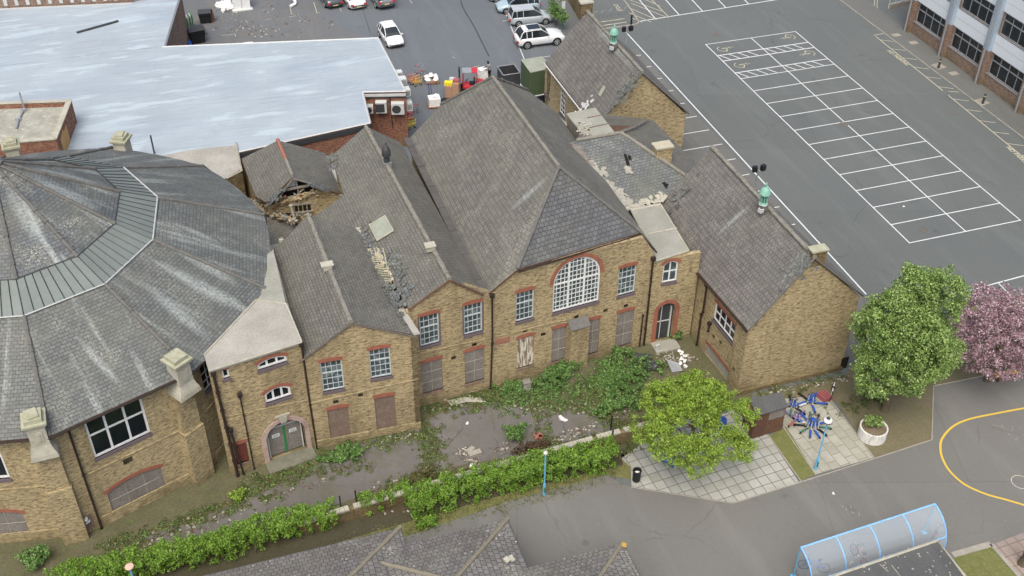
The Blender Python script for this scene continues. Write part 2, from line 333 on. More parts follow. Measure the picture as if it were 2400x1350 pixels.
def asphalt(name, c, c2, patch=.5, sc=.12, crack=0.0, stain=None):
    t = NT(name, .9, .2); p = t.pos(); C, D = srgb(c), srgb(c2)
    col = t.mix(t.ramp(t.noise(p, sc, 6, .6), .35, .65, 0, patch), C, D)
    col = t.mix(t.ramp(t.noise(p, 22, 3, .8), .3, .7), mul(C, .86), col); col = t.mix(t.ramp(t.noise(p, 4, 5, .8), .5, .8, 0, .3), col, mul(C, 1.35))
    sp = t.new('ShaderNodeTexVoronoi'); sp.inputs['Scale'].default_value = 2.2; t.l.new(p, sp.inputs['Vector'])
    col = t.mix(t.math('MULTIPLY', t.ramp(sp.outputs['Distance'], .05, .03), .5), col, srgb('b8b8b2'))
    pv = t.brick(t.mapping(p, rot=(0, 0, .3), loc=(2, 1, 0)), (1, 1, 1), (.9, .9, .9), (.86, .86, .86), 17.0, 9.0, .03, bias=-.3); col = t.mix(1.0, col, pv.outputs[0], 'MULTIPLY')
    ol = t.new('ShaderNodeTexVoronoi'); ol.inputs['Scale'].default_value = .33; t.l.new(p, ol.inputs['Vector']); col = t.mix(t.math('MULTIPLY', t.ramp(ol.outputs['Distance'], .16, .05), t.ramp(t.noise(p, 1.7, 4, .7), .45, .65, 0, .5)), col, mul(D, .55))
    col = t.mix(t.ramp(t.noise(p, 1, 5, .65, sc=(.5, .06, 1), loc=(7, 0, 0)), .52, .7, 0, .35), col, mul(C, 1.28))
    if crack:
        v = t.new('ShaderNodeTexVoronoi', feature='DISTANCE_TO_EDGE'); v.inputs['Scale'].default_value = .28 if crack >= .4 else .09
        nz = t.new('ShaderNodeTexNoise'); nz.inputs['Scale'].default_value = .9; nz.inputs['Detail'].default_value = 5; t.l.new(p, nz.inputs['Vector'])
        a = t.new('ShaderNodeVectorMath', operation='ADD'); t.l.new(p, a.inputs[0]); t.l.new(nz.outputs[1], a.inputs[1]); t.l.new(a.outputs[0], v.inputs['Vector'])
        cw = 1 if crack >= .4 else .35; col = t.mix(t.math('MULTIPLY', t.ramp(v.outputs['Distance'], .018*cw, .006*cw, 0, crack), t.ramp(t.noise(p, .4, 3), .45, .6)), col, mul(D, .5))
    if stain: col = t.mix(t.ramp(t.noise(p, .5, 6, .7, loc=(3, 3, 3)), .5, .66, 0, .6), col, srgb(stain))
    return t.out(col)
MT['asph_park'] = asphalt('car_park_asphalt', '666b6a', '5c6163', .7, crack=.35)
MT['asph_play'] = asphalt('playground_asphalt', '747470', '686866', .7, crack=.25)
MT['asph_yard'] = asphalt('yard_asphalt', '686e73', '5e6369', .5)
MT['asph_dirt'] = asphalt('dirty_yard_asphalt', '696d70', '6c6c69', .6, .3, stain='716f6a')
MT['asph_old'] = asphalt('old_cracked_asphalt', '6d6b69', '5d5b56', .8, .35, crack=.5, stain='55563e')
MT['asph_bay'] = asphalt('bay_asphalt', '6c6e6c', '64655f', .6)
MT['court'] = surf('overgrown_ground', '635f4c', '4a4d34', .8, 7, .9, blot=.6, blotc='5b6b38', fine=.5, bump=.02)
MT['verge'] = surf('dry_grass_verge', '71704a', '5d6138', .9, 9, .8, blot=.4, blotc='807552', fine=.5, bump=.02)
MT['lawn'] = surf('mown_grass', '55632f', '7d7852', 2.2, 14, .9, blot=.5, blotc='8a8262', fine=.6, bump=.02)
MT['dirtbed'] = surf('trodden_earth', '736a59', '5f6142', .7, 8, .9, blot=.4, blotc='4f5a33', fine=.45, bump=.02)
def slabs(name, c1, c2, cm, w, h, rot, mort=.02, off=0.0, st='80806a'):
    t = NT(name, .9, .2); u = t.mapping(t.pos(), rot=(0, 0, rot)); b = t.brick(u, srgb(c1), srgb(c2), srgb(cm), w, h, mort, off=off)
    col = t.mix(t.ramp(t.noise(t.pos(), .9, 6, .7), .42, .7, 0, .5), b.outputs[0], srgb(st)); col = t.mix(t.ramp(t.noise(t.pos(), 9, 4, .7), .3, .7, 0, .25), col, mul(srgb(c2), .7))
    return t.out(col)
t = NT('road_paint', .7, .3); t.out(t.mix(t.ramp(t.noise(t.pos(), 14, 4, .8), .62, .72, 0, .6), srgb('cdd1d2'), srgb('868a8d'))); MT['line'] = t.m
t = NT('old_road_paint', .8, .3); t.out(t.mix(t.ramp(t.noise(t.pos(), 9, 4, .8), .5, .6, 0, .7), srgb('b9b59f'), srgb('84837a'))); MT['lineold'] = t.m
t = NT('yellow_road_paint', .7, .3); t.out(t.mix(t.ramp(t.noise(t.pos(), 8, 4, .8), .6, .8, 0, .4), srgb('c9ad48'), srgb('a89a62'))); MT['yline'] = t.m
# ------------------------------------------------------------------ wall and roof kit
class WF:
    """a vertical wall plane through two ground points, left to right as seen from outside"""
    def __init__(s, A, B, flip=False):
        s.A = Vector((A[0], A[1], 0)); s.B = Vector((B[0], B[1], 0)); d = s.B-s.A; s.L = d.length; s.e = d.normalized()
        s.n = Vector((s.e.y, -s.e.x, 0))
    def sz(s, x, y):
        d = Vector(ray(x, y)); c = Vector(CP); p = c+d*((s.A-c).dot(s.n)/d.dot(s.n)); return ((p-s.A).dot(s.e), p.z)
    def pt(s, a, z, off=0.0): return s.A+s.e*a+Vector((0, 0, z))+s.n*off
    def rect(s, *q):
        P = [s.sz(*p) for p in q]; return ((P[0][0]+P[3][0])/2, (P[1][0]+P[2][0])/2, (P[2][1]+P[3][1])/2, (P[0][1]+P[1][1])/2)
def outl(r, rise=0.0, n=10):
    s0, s1, z0, z1 = r
    if not rise: return [(s0, z0), (s1, z0), (s1, z1), (s0, z1)]
    h = (s1-s0)/2; R = (h*h+rise*rise)/(2*rise); cz = z1-R; a = math.asin(min(1, h/R))
    return [(s0, z0), (s1, z0)]+[((s0+s1)/2+R*math.sin(a-2*a*i/n), cz+R*math.cos(a-2*a*i/n)) for i in range(n+1)]
def wall(mb, wf, outline, holes=(), th=.3, mi=0, reveal=.3):
    polys = [[Vector((a, z, 0)) for a, z in outline]]+[[Vector((a, z, 0)) for a, z in h] for h in holes]
    fl = [p for pl in polys for p in pl]; tris = tessellate_polygon(polys)
    for off, sgn in ((0, 1), (-th, -1)):
        vs = [wf.pt(p.x, p.y, off) for p in fl]; fs = []
        for t3 in tris:
            a, b, c = (fl[i] for i in t3); cross = (b.x-a.x)*(c.y-a.y)-(b.y-a.y)*(c.x-a.x)
            fs.append(tuple(t3) if cross*sgn > 0 else tuple(reversed(t3)))
        mb.mesh(vs, fs, mi)
    for pl in polys:
        n = len(pl)
        for i in range(n):
            a, b = pl[i], pl[(i+1) % n]
            mb.face([wf.pt(a.x, a.y), wf.pt(a.x, a.y, -th), wf.pt(b.x, b.y, -th), wf.pt(b.x, b.y)], mi)
def wpoly(mb, wf, pts, d0, d1, mi=0):
    """solid plate in the wall's frame from depth d1 (back) to d0 (front)"""
    mb.prism([wf.pt(a, z, d0) for a, z in pts], wf.n*(d1-d0), mi)
def bar(mb, wf, a, b, w, d0, d1, mi=0):
    dx, dz = b[0]-a[0], b[1]-a[1]; L = math.hypot(dx, dz) or 1e-6; nx, nz = -dz/L*w/2, dx/L*w/2
    wpoly(mb, wf, [(a[0]-nx, a[1]-nz), (b[0]-nx, b[1]-nz), (b[0]+nx, b[1]+nz), (a[0]+nx, a[1]+nz)], d0, d1, mi)
def window(par, wf, r, nx=4, nz=5, rise=0.0, fm='frameg', gm='glassm', bw=.035, ow=.07, sill=True, lint=True, deep=.1, mull=(), trans=(), sillm='blue', lm='red', lrise=.06, lh=.24, surround=False):
    s0, s1, z0, z1 = r; o = outl(r, rise)
    m = MB(); wpoly(m, wf, o, -deep-.03, -deep-.2); pane = m.build('window', MT[gm], par)
    m = MB(); n = len(o)
    for i in range(n):
        a, b = o[i], o[(i+1) % n]; c = ((s0+s1)/2, (z0+z1)/2)
        ia, ib = [(p[0]+math.copysign(min(ow, abs(c[0]-p[0])), c[0]-p[0]), p[1]+math.copysign(min(ow, abs(c[1]-p[1])), c[1]-p[1])) for p in (a, b)]
        wpoly(m, wf, [a, b, ib, ia], -deep+.02, -deep-.05)
    def top(x):
        if not rise: return z1
        h = (s1-s0)/2; R = (h*h+rise*rise)/(2*rise); return z1-R+math.sqrt(max(0, R*R-(x-(s0+s1)/2)**2))
    def xr(z):
        if not rise: return s0, s1
        h = (s1-s0)/2; R = (h*h+rise*rise)/(2*rise); cz = z1-R; q = h if z < z1-rise else math.sqrt(max(0, R*R-(z-cz)**2)); return (s0+s1)/2-q, (s0+s1)/2+q
    for i in range(1, nx):
        x = s0+(s1-s0)*i/nx; wd = ow*1.25 if i in mull else bw; bar(m, wf, (x, z0), (x, top(x)-.02), wd, -deep+(.015 if i in mull else -.004), -deep-.045)
    for j in range(1, nz):
        z = z0+(z1-z0)*j/nz; x0, x1 = xr(z); wd = ow*1.1 if j in trans else bw; bar(m, wf, (x0+.02, z), (x1-.02, z), wd, -deep+(.012 if j in trans else -.007), -deep-.04)
    m.build('frame', MT[fm], pane)
    if sill:
        m = MB(); wpoly(m, wf, [(s0-.06, z0-.2), (s1+.06, z0-.2), (s1+.04, z0), (s0-.04, z0)], .05, -.16); m.build('sill', MT[sillm], pane)
    if lint: lintel(wf, r, rise, pane, lm, lrise, lh)
    if surround:
        for a, b in ((s0-.1, s0), (s1, s1+.1)): m = MB(); wpoly(m, wf, [(a, z0), (b, z0), (b, z1-rise), (a, z1-rise)], .006, -.1); m.build('jamb', MT['blue'], pane)
    return pane
def lintel(wf, r, rise, pane, lm='red', lrise=.06, lh=.24):
    s0, s1, z0, z1 = r; m = MB(); rr = rise or lrise; zb = z1-rise if rise else z1-.0
    h = (s1-s0)/2; R = (h*h+rr*rr)/(2*rr); cz = zb+rr-R; a = math.asin(min(1, h/R)) ; a2 = a if rise > h*.8 else a*1.08; n = 14; cx = (s0+s1)/2
    if rise > h*.9: a2 = math.pi/2
    for i in range(n):
        t0, t1 = -a2+2*a2*i/n, -a2+2*a2*(i+1)/n; k = R+lh; R0 = R if rise else R*1.0
        wpoly(m, wf, [(cx+R0*math.sin(t0), cz+R0*math.cos(t0)), (cx+R0*math.sin(t1), cz+R0*math.cos(t1)), (cx+k*math.sin(t1), cz+k*math.cos(t1)), (cx+k*math.sin(t0), cz+k*math.cos(t0))], .012, -.04)
    if not rise: wpoly(m, wf, [(s0, z1), (s1, z1), (s1, z1+lrise*.7), (s0, z1+lrise*.7)], .008, -.05)
    return m.build('lintel', MT[lm], pane)
def board(par, wf, r, mat='board', rise=0.0, deep=.07, sill='brickm', grid=True, name='boarded_window', lm='red', lint=True, lab=None, parts=2, lh=.24):
    s0, s1, z0, z1 = r; m = MB(); o = outl(r, rise); wpoly(m, wf, o, -deep, -deep-.04)
    b = m.build(name, MT[mat], par)
    if lab: b['label'] = lab
    if grid:
        m = MB(); k = parts
        for i in range(1, k): bar(m, wf, (s0+(s1-s0)*i/k, z0), (s0+(s1-s0)*i/k, z1-rise*.3), .018, -deep+.012, -deep)
        for f in (.33, .66): bar(m, wf, (s0, z0+(z1-z0)*f), (s1, z0+(z1-z0)*f), .02, -deep+.016, -deep)
        m.build('batten', MT['stone' if mat == 'board' else 'board'], b)
    if sill: m = MB(); wpoly(m, wf, [(s0-.05, z0-.22), (s1+.05, z0-.22), (s1+.05, z0), (s0-.05, z0)], .035, -.2); m.build('sill', MT[sill], b)
    if lint: lintel(wf, r, rise, b, lm, lh=lh)
    return b
def vent(par, wf, x, y, w=.28, h=.2):
    a, z = wf.sz(x, y); m = MB()
    for i in range(4): bar(m, wf, (a-w/2, z-h/2+(i+.5)*h/4), (a+w/2, z-h/2+(i+.5)*h/4), .022, .012, -.01)
    bar(m, wf, (a-w/2-.02, z), (a-w/2, z), h, .014, -.01); m.box(wf.pt(a, z, .004), (w, .016, h), math.atan2(wf.e.y, wf.e.x), 1)
    return m.build('air_vent', [MT['brickd'], MT['dark']], par)
def drain(par, pts, r=.055, name='drainpipe', mat='pipe', hopper=True):
    m = MB(); P = [Vector(p) for p in pts]; m.tube(P, r, 8)
    L = (P[-1]-P[0]).length; n = int(L/1.5)+1
    for i in range(n+1):
        q = P[0].lerp(P[-1], i/n) if len(P) == 2 else P[min(i, len(P)-1)]; m.lathe(q+Vector((0, 0, -.06)), [(r*1.5, 0), (r*1.5, .1)], 8)
    if hopper: m.box(P[0]+Vector((0, 0, .05)), (.26, .2, .22))
    return m.build(name, MT[mat], par)
def ridge(par, pts, mat='ridge', r=.12, name='ridge_tiles', step=.42, lump=.25):
    m = MB(); rr = random.Random(int(abs(pts[0][0]*100)))
    for a, b in zip(pts, pts[1:]):
        a = Vector(a); b = Vector(b); n = max(1, int((b-a).length/step))
        for i in range(n):
            p, q = a.lerp(b, i/n), a.lerp(b, (i+1.04)/n); j = Vector((0, 0, rr.uniform(-.02, .02)))
            m.tube([p+j, q+j], [r*(1+rr.random()*lump), r*(.82+rr.random()*lump)], 7)
    return m.build(name, MT[mat], par)
def roofmesh(par, faces, mat, th=.14, name='roof', side='timber'):
    m = MB(); fl = []
    for f in faces:
        f = [Vector(p) for p in f]
        if len(f) == 4:
            q = (f[1]-f[0]).cross(f[2]-f[0]).normalized()
            if abs((f[3]-f[0]).dot(q)) > .02: fl += [[f[0], f[1], f[2]], [f[0], f[2], f[3]]]; continue
        fl.append(f)
    for f in fl:
        n = (f[1]-f[0]).cross(f[2]-f[0])
        if n.z < 0: f.reverse()
        m.prism(f, (0, 0, -th), 0, 1)
    return m.build(name, [MT[mat], MT[side]], par)
def slipped(par, plane, pts, mat='slate_l', n=30, seed=1, name='loose_slates', jit=.25):
    """cracked and slipped slates lying on a roof plane"""
    rr = random.Random(seed); m = MB(); nn = plane.n if plane.n.z > 0 else -plane.n
    for i in range(n):
        k = rr.random()*(len(pts)-1); a = Vector(pts[int(k)]).lerp(Vector(pts[int(k)+1]), k % 1); a = a+Vector((rr.gauss(0, jit), rr.gauss(0, jit), 0)); a.z = plane.z(a.x, a.y)+.05+rr.random()*.05
        q = nn.to_track_quat('Z', 'Y').to_matrix() @ Matrix.Rotation(rr.random()*6.28, 3, 'Z') @ Matrix.Rotation(rr.uniform(-.25, .25), 3, 'X')
        m.box(a, (rr.uniform(.15, .34), rr.uniform(.15, .3), .015), M=q)
    return m.build(name, MT[mat], par, kind='stuff')
def quadon(plane, q, lift=.03): 
    nn = plane.n if plane.n.z > 0 else -plane.n
    return [plane.at(*p)+nn*lift for p in q]
def hole(par, plane, q, name='roof_hole'):
    m = MB(); P = quadon(plane, q, .02); nn = plane.n if plane.n.z > 0 else -plane.n
    m.prism(P, -nn*.015, 0); o = m.build(name, MT['dark'], par)
    m = MB(); k = len(P)
    for i in range(0, k, 2):
        a, b = P[i], P[(i+1) % k]; m.tube([a+nn*.02, b+nn*.02], [.015, .03], 5)
    m.build('broken_batten', MT['slate_l'], o); return o

# ================================================================== GROUND
def sheet(name, pts, z, mat, kind='structure', lab=None):
    m = MB(); P = [Vector((p[0], p[1], z)) for p in pts]
    tri = tessellate_polygon([P]); fs = []
    for a, b, c in tri:
        cr_ = (P[b]-P[a]).cross(P[c]-P[a]).z; fs.append((a, b, c) if cr_ > 0 else (c, b, a))
    m.mesh(P, fs); return m.build(name, MT[mat] if isinstance(mat, str) else mat, kind=kind)
def gp(*q): return [G(*p) for p in q]
sheet('ground', [(-260, -160), (260, -160), (260, 300), (-260, 300)], 0, 'asph_park')
XW = -7.6                                   # garden/yard boundary wall line behind the north wing
sheet('market_yard', [(-120, 90), (-120, -30), (-19, -30), (-19, -8), G(1305, 120).to_tuple()[:2], G(1290, 0).to_tuple()[:2], (-8, 90)], .004, 'asph_yard')
sheet('dirty_yard', gp((380, 130), (900, 110), (790, 60), (690, -60), (300, -60)), .008, 'asph_dirt')
# playground in front
pg = gp((940, 1262), (1190, 1175), (1420, 1113), (1475, 1142), (1718, 1178), (2048, 1073), (2182, 1030), (2186, 905), (2400, 860))+[Vector((60, -62, 0)), Vector((60, -120, 0)), Vector((-60, -120, 0)), Vector((-60, -58, 0))]
sheet('playground', pg, .004, 'asph_play')
court = gp((-60, 1240), (200, 1240), (480, 1060), (740, 1000), (985, 950), (1000, 880), (1500, 780), (1600, 750), (1720, 860), (1770, 905), (1740, 1010), (1470, 1075), (1240, 1140), (800, 1240), (300, 1370), (-60, 1420))
sheet('courtyard_ground', court, .008, 'court')
sheet('courtyard_paving', gp((330, 1262), (560, 1180), (700, 1112), (850, 1040), (1000, 985), (1130, 925), (1240, 905), (1330, 940), (1480, 950), (1440, 1010), (1230, 1065), (1080, 1090), (960, 1115), (800, 1180), (560, 1235), (400, 1280)), .012, 'asph_old')
sheet('grass_verge', gp((640, 1330), (830, 1240), (1000, 1190), (1250, 1128), (1455, 1060), (1478, 1060), (1500, 1128), (1420, 1113), (1190, 1175), (940, 1262), (700, 1400)), .008, 'verge')
MT['darksoil'] = surf('shade_painted_soil', '4d483a', '3c3d2b', 1.4, 9, .8, fine=.5, bump=.02)  # soil colour darkened to hold the shade beside the hedge
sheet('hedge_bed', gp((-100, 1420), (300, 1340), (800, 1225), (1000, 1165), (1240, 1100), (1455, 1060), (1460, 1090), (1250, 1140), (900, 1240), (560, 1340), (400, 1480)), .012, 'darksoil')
# right hand garden: beds and slab paths
sheet('earth_bed', gp((1765, 925), (1980, 880), (2040, 800), (2200, 800), (2260, 700), (2420, 690), (2400, 862), (2186, 905), (2182, 1030), (2048, 1073), (1960, 940), (1850, 960)), .008, 'dirtbed')
ang = math.atan2(G(1870, 1128).y-G(1480, 1150).y, G(1870, 1128).x-G(1480, 1150).x)
a1 = math.atan2((G(1872, 1130)-G(1800, 1040)).y, (G(1872, 1130)-G(1800, 1040)).x)
MT['slab_a'] = slabs('paving_slabs', 'aeb0aa', '9a9c96', '63625c', .62, .62, -a1, .025)
MT['slab_b'] = slabs('paving_slabs_large', 'a9a9a0', '9a9a90', '76735f', .9, .62, -a1, .02, .5)
MT['brickpave'] = slabs('pink_pavers', 'a18d86', '8f8580', '6f665c', .62, .62, -a1+.02, .03)
sheet('slab_path', gp((1478, 1095), (1480, 1140), (1718, 1178), (1872, 1130), (1800, 1020), (1700, 950), (1560, 1000), (1455, 1075)), .012, 'slab_a')
sheet('slab_path_north', gp((1912, 1112), (2048, 1073), (1935, 925), (1840, 935), (1835, 1000)), .012, 'slab_b')
sheet('grass_strip', gp((1803, 1022), (1875, 1128), (1912, 1112), (1842, 1000)), .014, 'lawn')
sheet('lawn_corner', gp((2232, 1300), (2322, 1278), (2402, 1368), (2290, 1420)), .012, 'lawn')
sheet('pink_paving', gp((2322, 1278), (2420, 1240), (2560, 1330), (2402, 1368)), .012, 'brickpave')
sheet('modern_pavement', [(17.7, 10), (17.7, -60), (20.2, -60), (20.2, 10)], .05, 'asph_bay')
sheet('bay_asphalt', [(G(1612, 200).x, 1.2), (-6.6, 1.2), (-6.7, -46), (-11, -46), (-11, 1.2)], .004, 'asph_bay')
m = MB()
def kerb(m, pts, w=.13, h=.1, z=0.0):
    for a, b in zip(pts, pts[1:]):
        a = Vector((a[0], a[1], z)); b = Vector((b[0], b[1], z)); d = b-a; L = d.length
        n = max(1, int(L/.9))
        for i in range(n):
            c = a.lerp(b, (i+.5)/n); m.box(c+Vector((0, 0, h/2)), (L/n-.012, w, h), math.atan2(d.y, d.x))
kerb(m, gp((1478, 1142), (1718, 1180), (1874, 1131), (2050, 1075), (2184, 1031), (2188, 905), (2420, 858)), .06, .03)
kerb(m, gp((2048, 1073), (1935, 922)), .06, .05); kerb(m, gp((1912, 1114), (1836, 1002)), .06, .05); kerb(m, gp((1878, 1130), (1800, 1020)), .06, .05)
kerb(m, gp((2232, 1302), (2322, 1276)), .35, .06); kerb(m, gp((2322, 1276), (2402, 1368)), .2, .06); kerb(m, gp((1500, 1128), (1478, 1095)), .05, .05)
kerb(m, [(17.65, 10), (17.65, -60)], .1, .06); m.build('kerb', MT['conc'], kind='structure')

# markings
def stripe(m, a, b, w=.1, z=.012):
    a = Vector((a[0], a[1], z)); b = Vector((b[0], b[1], z)); d = (b-a).normalized(); n = Vector((-d.y, d.x, 0))*w/2
    m.face([a-n, b-n, b+n, a+n])
m = MB(); W = 9.6; ys = [-7.2-2.4*i for i in range(12)]
for x in (0, 4.8, W): stripe(m, (x, 0.05), (x, ys[-1]-.05), .09)
m2 = MB()
for y in [0]+ys: stripe(m2, (0, y), (W, y), .09, .016)
for y0 in (-2.45, -6.05):
    stripe(m2, (0, y0), (W, y0), .12, .016)
    if y0 > -3: stripe(m2, (0, y0-1.15), (W, y0-1.15), .12, .016)
    for x0 in (0, 4.8):
        for k in range(4): stripe(m2, (x0+.25+k*.95, y0-.08), (x0+.85+k*.95, y0-1.07), .10, .020)
stripe(m, G(1462, 70), G(2030, 690), .11)
for i in range(13):
    yy = -.2-2.4*i; xx = -6.75; stripe(m2, (xx-(.9 if i not in (0,) else 1.0) if yy > -8 else xx-3.5, yy), (xx, yy), .09, .016)
a, b = G(1500, 50), G(1930, -18); stripe(m, a, b, .12)
for x in range(8): stripe(m2, Vector(a).lerp(b, .08+x*.125), Vector(a).lerp(b, .08+x*.125)+Vector((.3, 5.2, 0)), .11, .016)
stripe(m, G(2245, 688), G(2480, 625), .1); stripe(m2, G(2262, 684), G(2310, 740), .08, .016); stripe(m2, G(2338, 662), G(2390, 715), .08, .016)
a = G(1040, 0); stripe(m, G(1160, -30), G(1230, 142), .07); 
for q in (((1215, 70), (1262, 60)), ((1230, 140), (1300, 130)), ((1178, 50), (1200, 46))): stripe(m2, G(*q[0]), G(*q[1]), .06, .016)
m.build('parking_lines', MT['line'], kind='structure'); m2.build('bay_lines', MT['line'], kind='structure')
m = MB()
for q in (((735, 5), (743, 30)), ((740, 31), (750, 30)), ((790, 5), (800, 26)), ((850, 20), (866, 18)), ((960, 0), (966, 8)), ((680, 20), (684, 35)), ((677, 40), (694, 37)), ((620, 47), (634, 45)), ((576, 48), (580, 53)), ((518, 83), (550, 81)), ((550, 78), (552, 86)), ((1108, 158), (1124, 154)), ((1060, 133), (1066, 136))): stripe(m, G(*q[0]), G(*q[1]), .06)
# hatch beside cycle parking
for q in (((1478, 20), (1540, 47)), ((1474, 30), (1526, 52)), ((1480, 42), (1506, 53)), ((1480, 8), (1566, 42)), ((1476, 0), (1555, 28)), ((1500, -6), (1548, 15)), ((1520, -8), (1568, 41))): stripe(m, G(*q[0]), G(*q[1]), .09)
m.build('faded_lines', MT['lineold'], kind='structure')
# yellowed no-parking hatch in front of the modern block
m = MB(); c0, c1 = G(2053, 86), G(2210, 213); c2, c3 = G(2222, 223), G(2480, 436)
stripe(m, c0, c1, .09); stripe(m, c2, c3, .09); stripe(m, G(2048, 83), G(2086, 76), .09)
for a in (c0, c2):
    b = c1 if a is c0 else c3; L = (b-a).length; k = 0
    while .75+k*1.95 < L: q = a+(b-a).normalized()*(.75+k*1.95); stripe(m, q, q+Vector((1.11, -.72, 0)), .08, .016); k += 1
stripe(m, G(2222, 214), G(2247, 216), .09, .016); m.build('hatch_lines', MT['lineold'], kind='structure')
def ground_text(txt, p, q, size, mat, squeeze=1.0):
    c = bpy.data.curves.new('lettering', 'FONT'); c.body = txt; c.size = size; c.extrude = .002; c.align_x = 'LEFT'; c.offset = .012
    o = bpy.data.objects.new('road_lettering', c); COL.objects.link(o); c.materials.append(MT[mat]); d = q-p
    o.location = (p.x, p.y, .018); o.rotation_euler = (0, 0, math.atan2(d.y, d.x)); o.scale = (squeeze, 1, 1); o['kind'] = 'structure'; return o
# lettering reads from the lane, running along the hatch line
ground_text('NO PARKING', G(2078, 119), G(2126, 155), .55, 'lineold', .95)
ground_text('NO PARKING', G(2357, 345), G(2418, 397), .55, 'lineold', .95)
ground_text('CYCLES', G(1437, 11), G(1456, 33), .6, 'lineold', .8)
# wheelchair symbols
def wheelchair(m, x, y, s, flip):
    f = -1 if flip else 1; P = lambda a, b: Vector((x+f*a*s, y+f*b*s, 0)); z = .016
    prev = None
    for i in range(15):
        th = math.radians(100+i*18); q = P(.38*math.cos(th), .38*math.sin(th))
        if prev is not None: stripe(m, prev, q, .07, z)
        prev = q
    for pa, pb in (((.05, .1), (.62, .05)), ((.3, .1), (.3, -.25)), ((-.1, .0), (.35, .0)), ((.3, -.25), (.1, -.5)), ((.62, -.1), (.62, .2)), ((.75, .05), (.9, .05))): stripe(m, P(*pa), P(*pb), .07, z+.003)
m = MB()
for q, fl in (((1693, 115), 0), ((1733, 153), 0), ((1852, 87), 1), ((1898, 125), 1)):
    p = G(*q); wheelchair(m, p.x, p.y, 1.25, fl)
m.build('wheelchair_symbols', MT['lineold'], kind='structure')
# double yellow kerb line by the ramp and the yellow court line in the playground
def curve_strip(m, pts, w, z):
    P = [Vector((p[0], p[1], z)) for p in pts]; L = []
    for i, p in enumerate(P):
        d = (P[min(i+1, len(P)-1)]-P[max(i-1, 0)]).normalized(); n = Vector((-d.y, d.x, 0))*w/2; L.append((p-n, p+n))
    for a, b in zip(L, L[1:]): m.face([a[0], b[0], b[1], a[1]])
def spline(pts, n=10):
    P = [Vector(p) for p in pts]; P = [P[0]*2-P[1]]+P+[P[-1]*2-P[-2]]; out = []
    for i in range(1, len(P)-2):
        for k in range(n):
            t_ = k/n; a, b, c, d = P[i-1:i+3]; out.append(.5*((2*b)+(c-a)*t_+(2*a-5*b+4*c-d)*t_**2+(-a+3*b-3*c+d)*t_**3))
    return out+[P[-2]]
m = MB(); curve_strip(m, spline(gp((2480, 943), (2400, 957), (2330, 970), (2270, 983), (2233, 1000), (2210, 1025), (2204, 1045), (2208, 1072), (2225, 1103), (2260, 1135), (2310, 1158), (2360, 1172), (2420, 1190))), .13, .012)
m.build('court_line', MT['yline'], kind='structure')
m = MB()
for o_ in (0, 1.6): curve_strip(m, spline(gp((2062-o_*4, -30), (2056-o_*4, 5), (2058-o_*4, 22+o_), (2075-o_*3, 42+o_*2), (2118-o_*2, 66+o_*3))), .07, .012)
m.build('kerb_line', MT['lineold'], kind='structure')
m = MB(); cc = G(2392, 1130); curve_strip(m, [(cc.x+.5*math.cos(a*.3), cc.y+.5*math.sin(a*.3)) for a in range(22)], .05, .011); m.build('court_circle', MT['lineold'], kind='structure')
# drain covers and ironwork
m = MB()
for q, s_ in (((1978, 291), .38), ((2162, 538), .36), ((1677, 81), .4), ((2132, 320), .25), ((2235, 265), .3), ((1372, 1272), .2)): m.lathe(G(*q, .004), [(s_, 0), (s_, .013), (s_*.8, .013), (s_*.8, .010), (0.01, .010)], 16)
m.build('manhole_covers', MT['asph_old'], kind='structure')
m = MB()
for q in ((2100, 82), (2141, 100), (2235, 172)): m.box(G(*q, .06), (.8, .6, .03))
for q in ((2200, 155), (2300, 239)): m.box(G(*q, .06), (1.0, 1.0, .03), .2)
m.build('inspection_covers', MT['conc'], kind='structure')
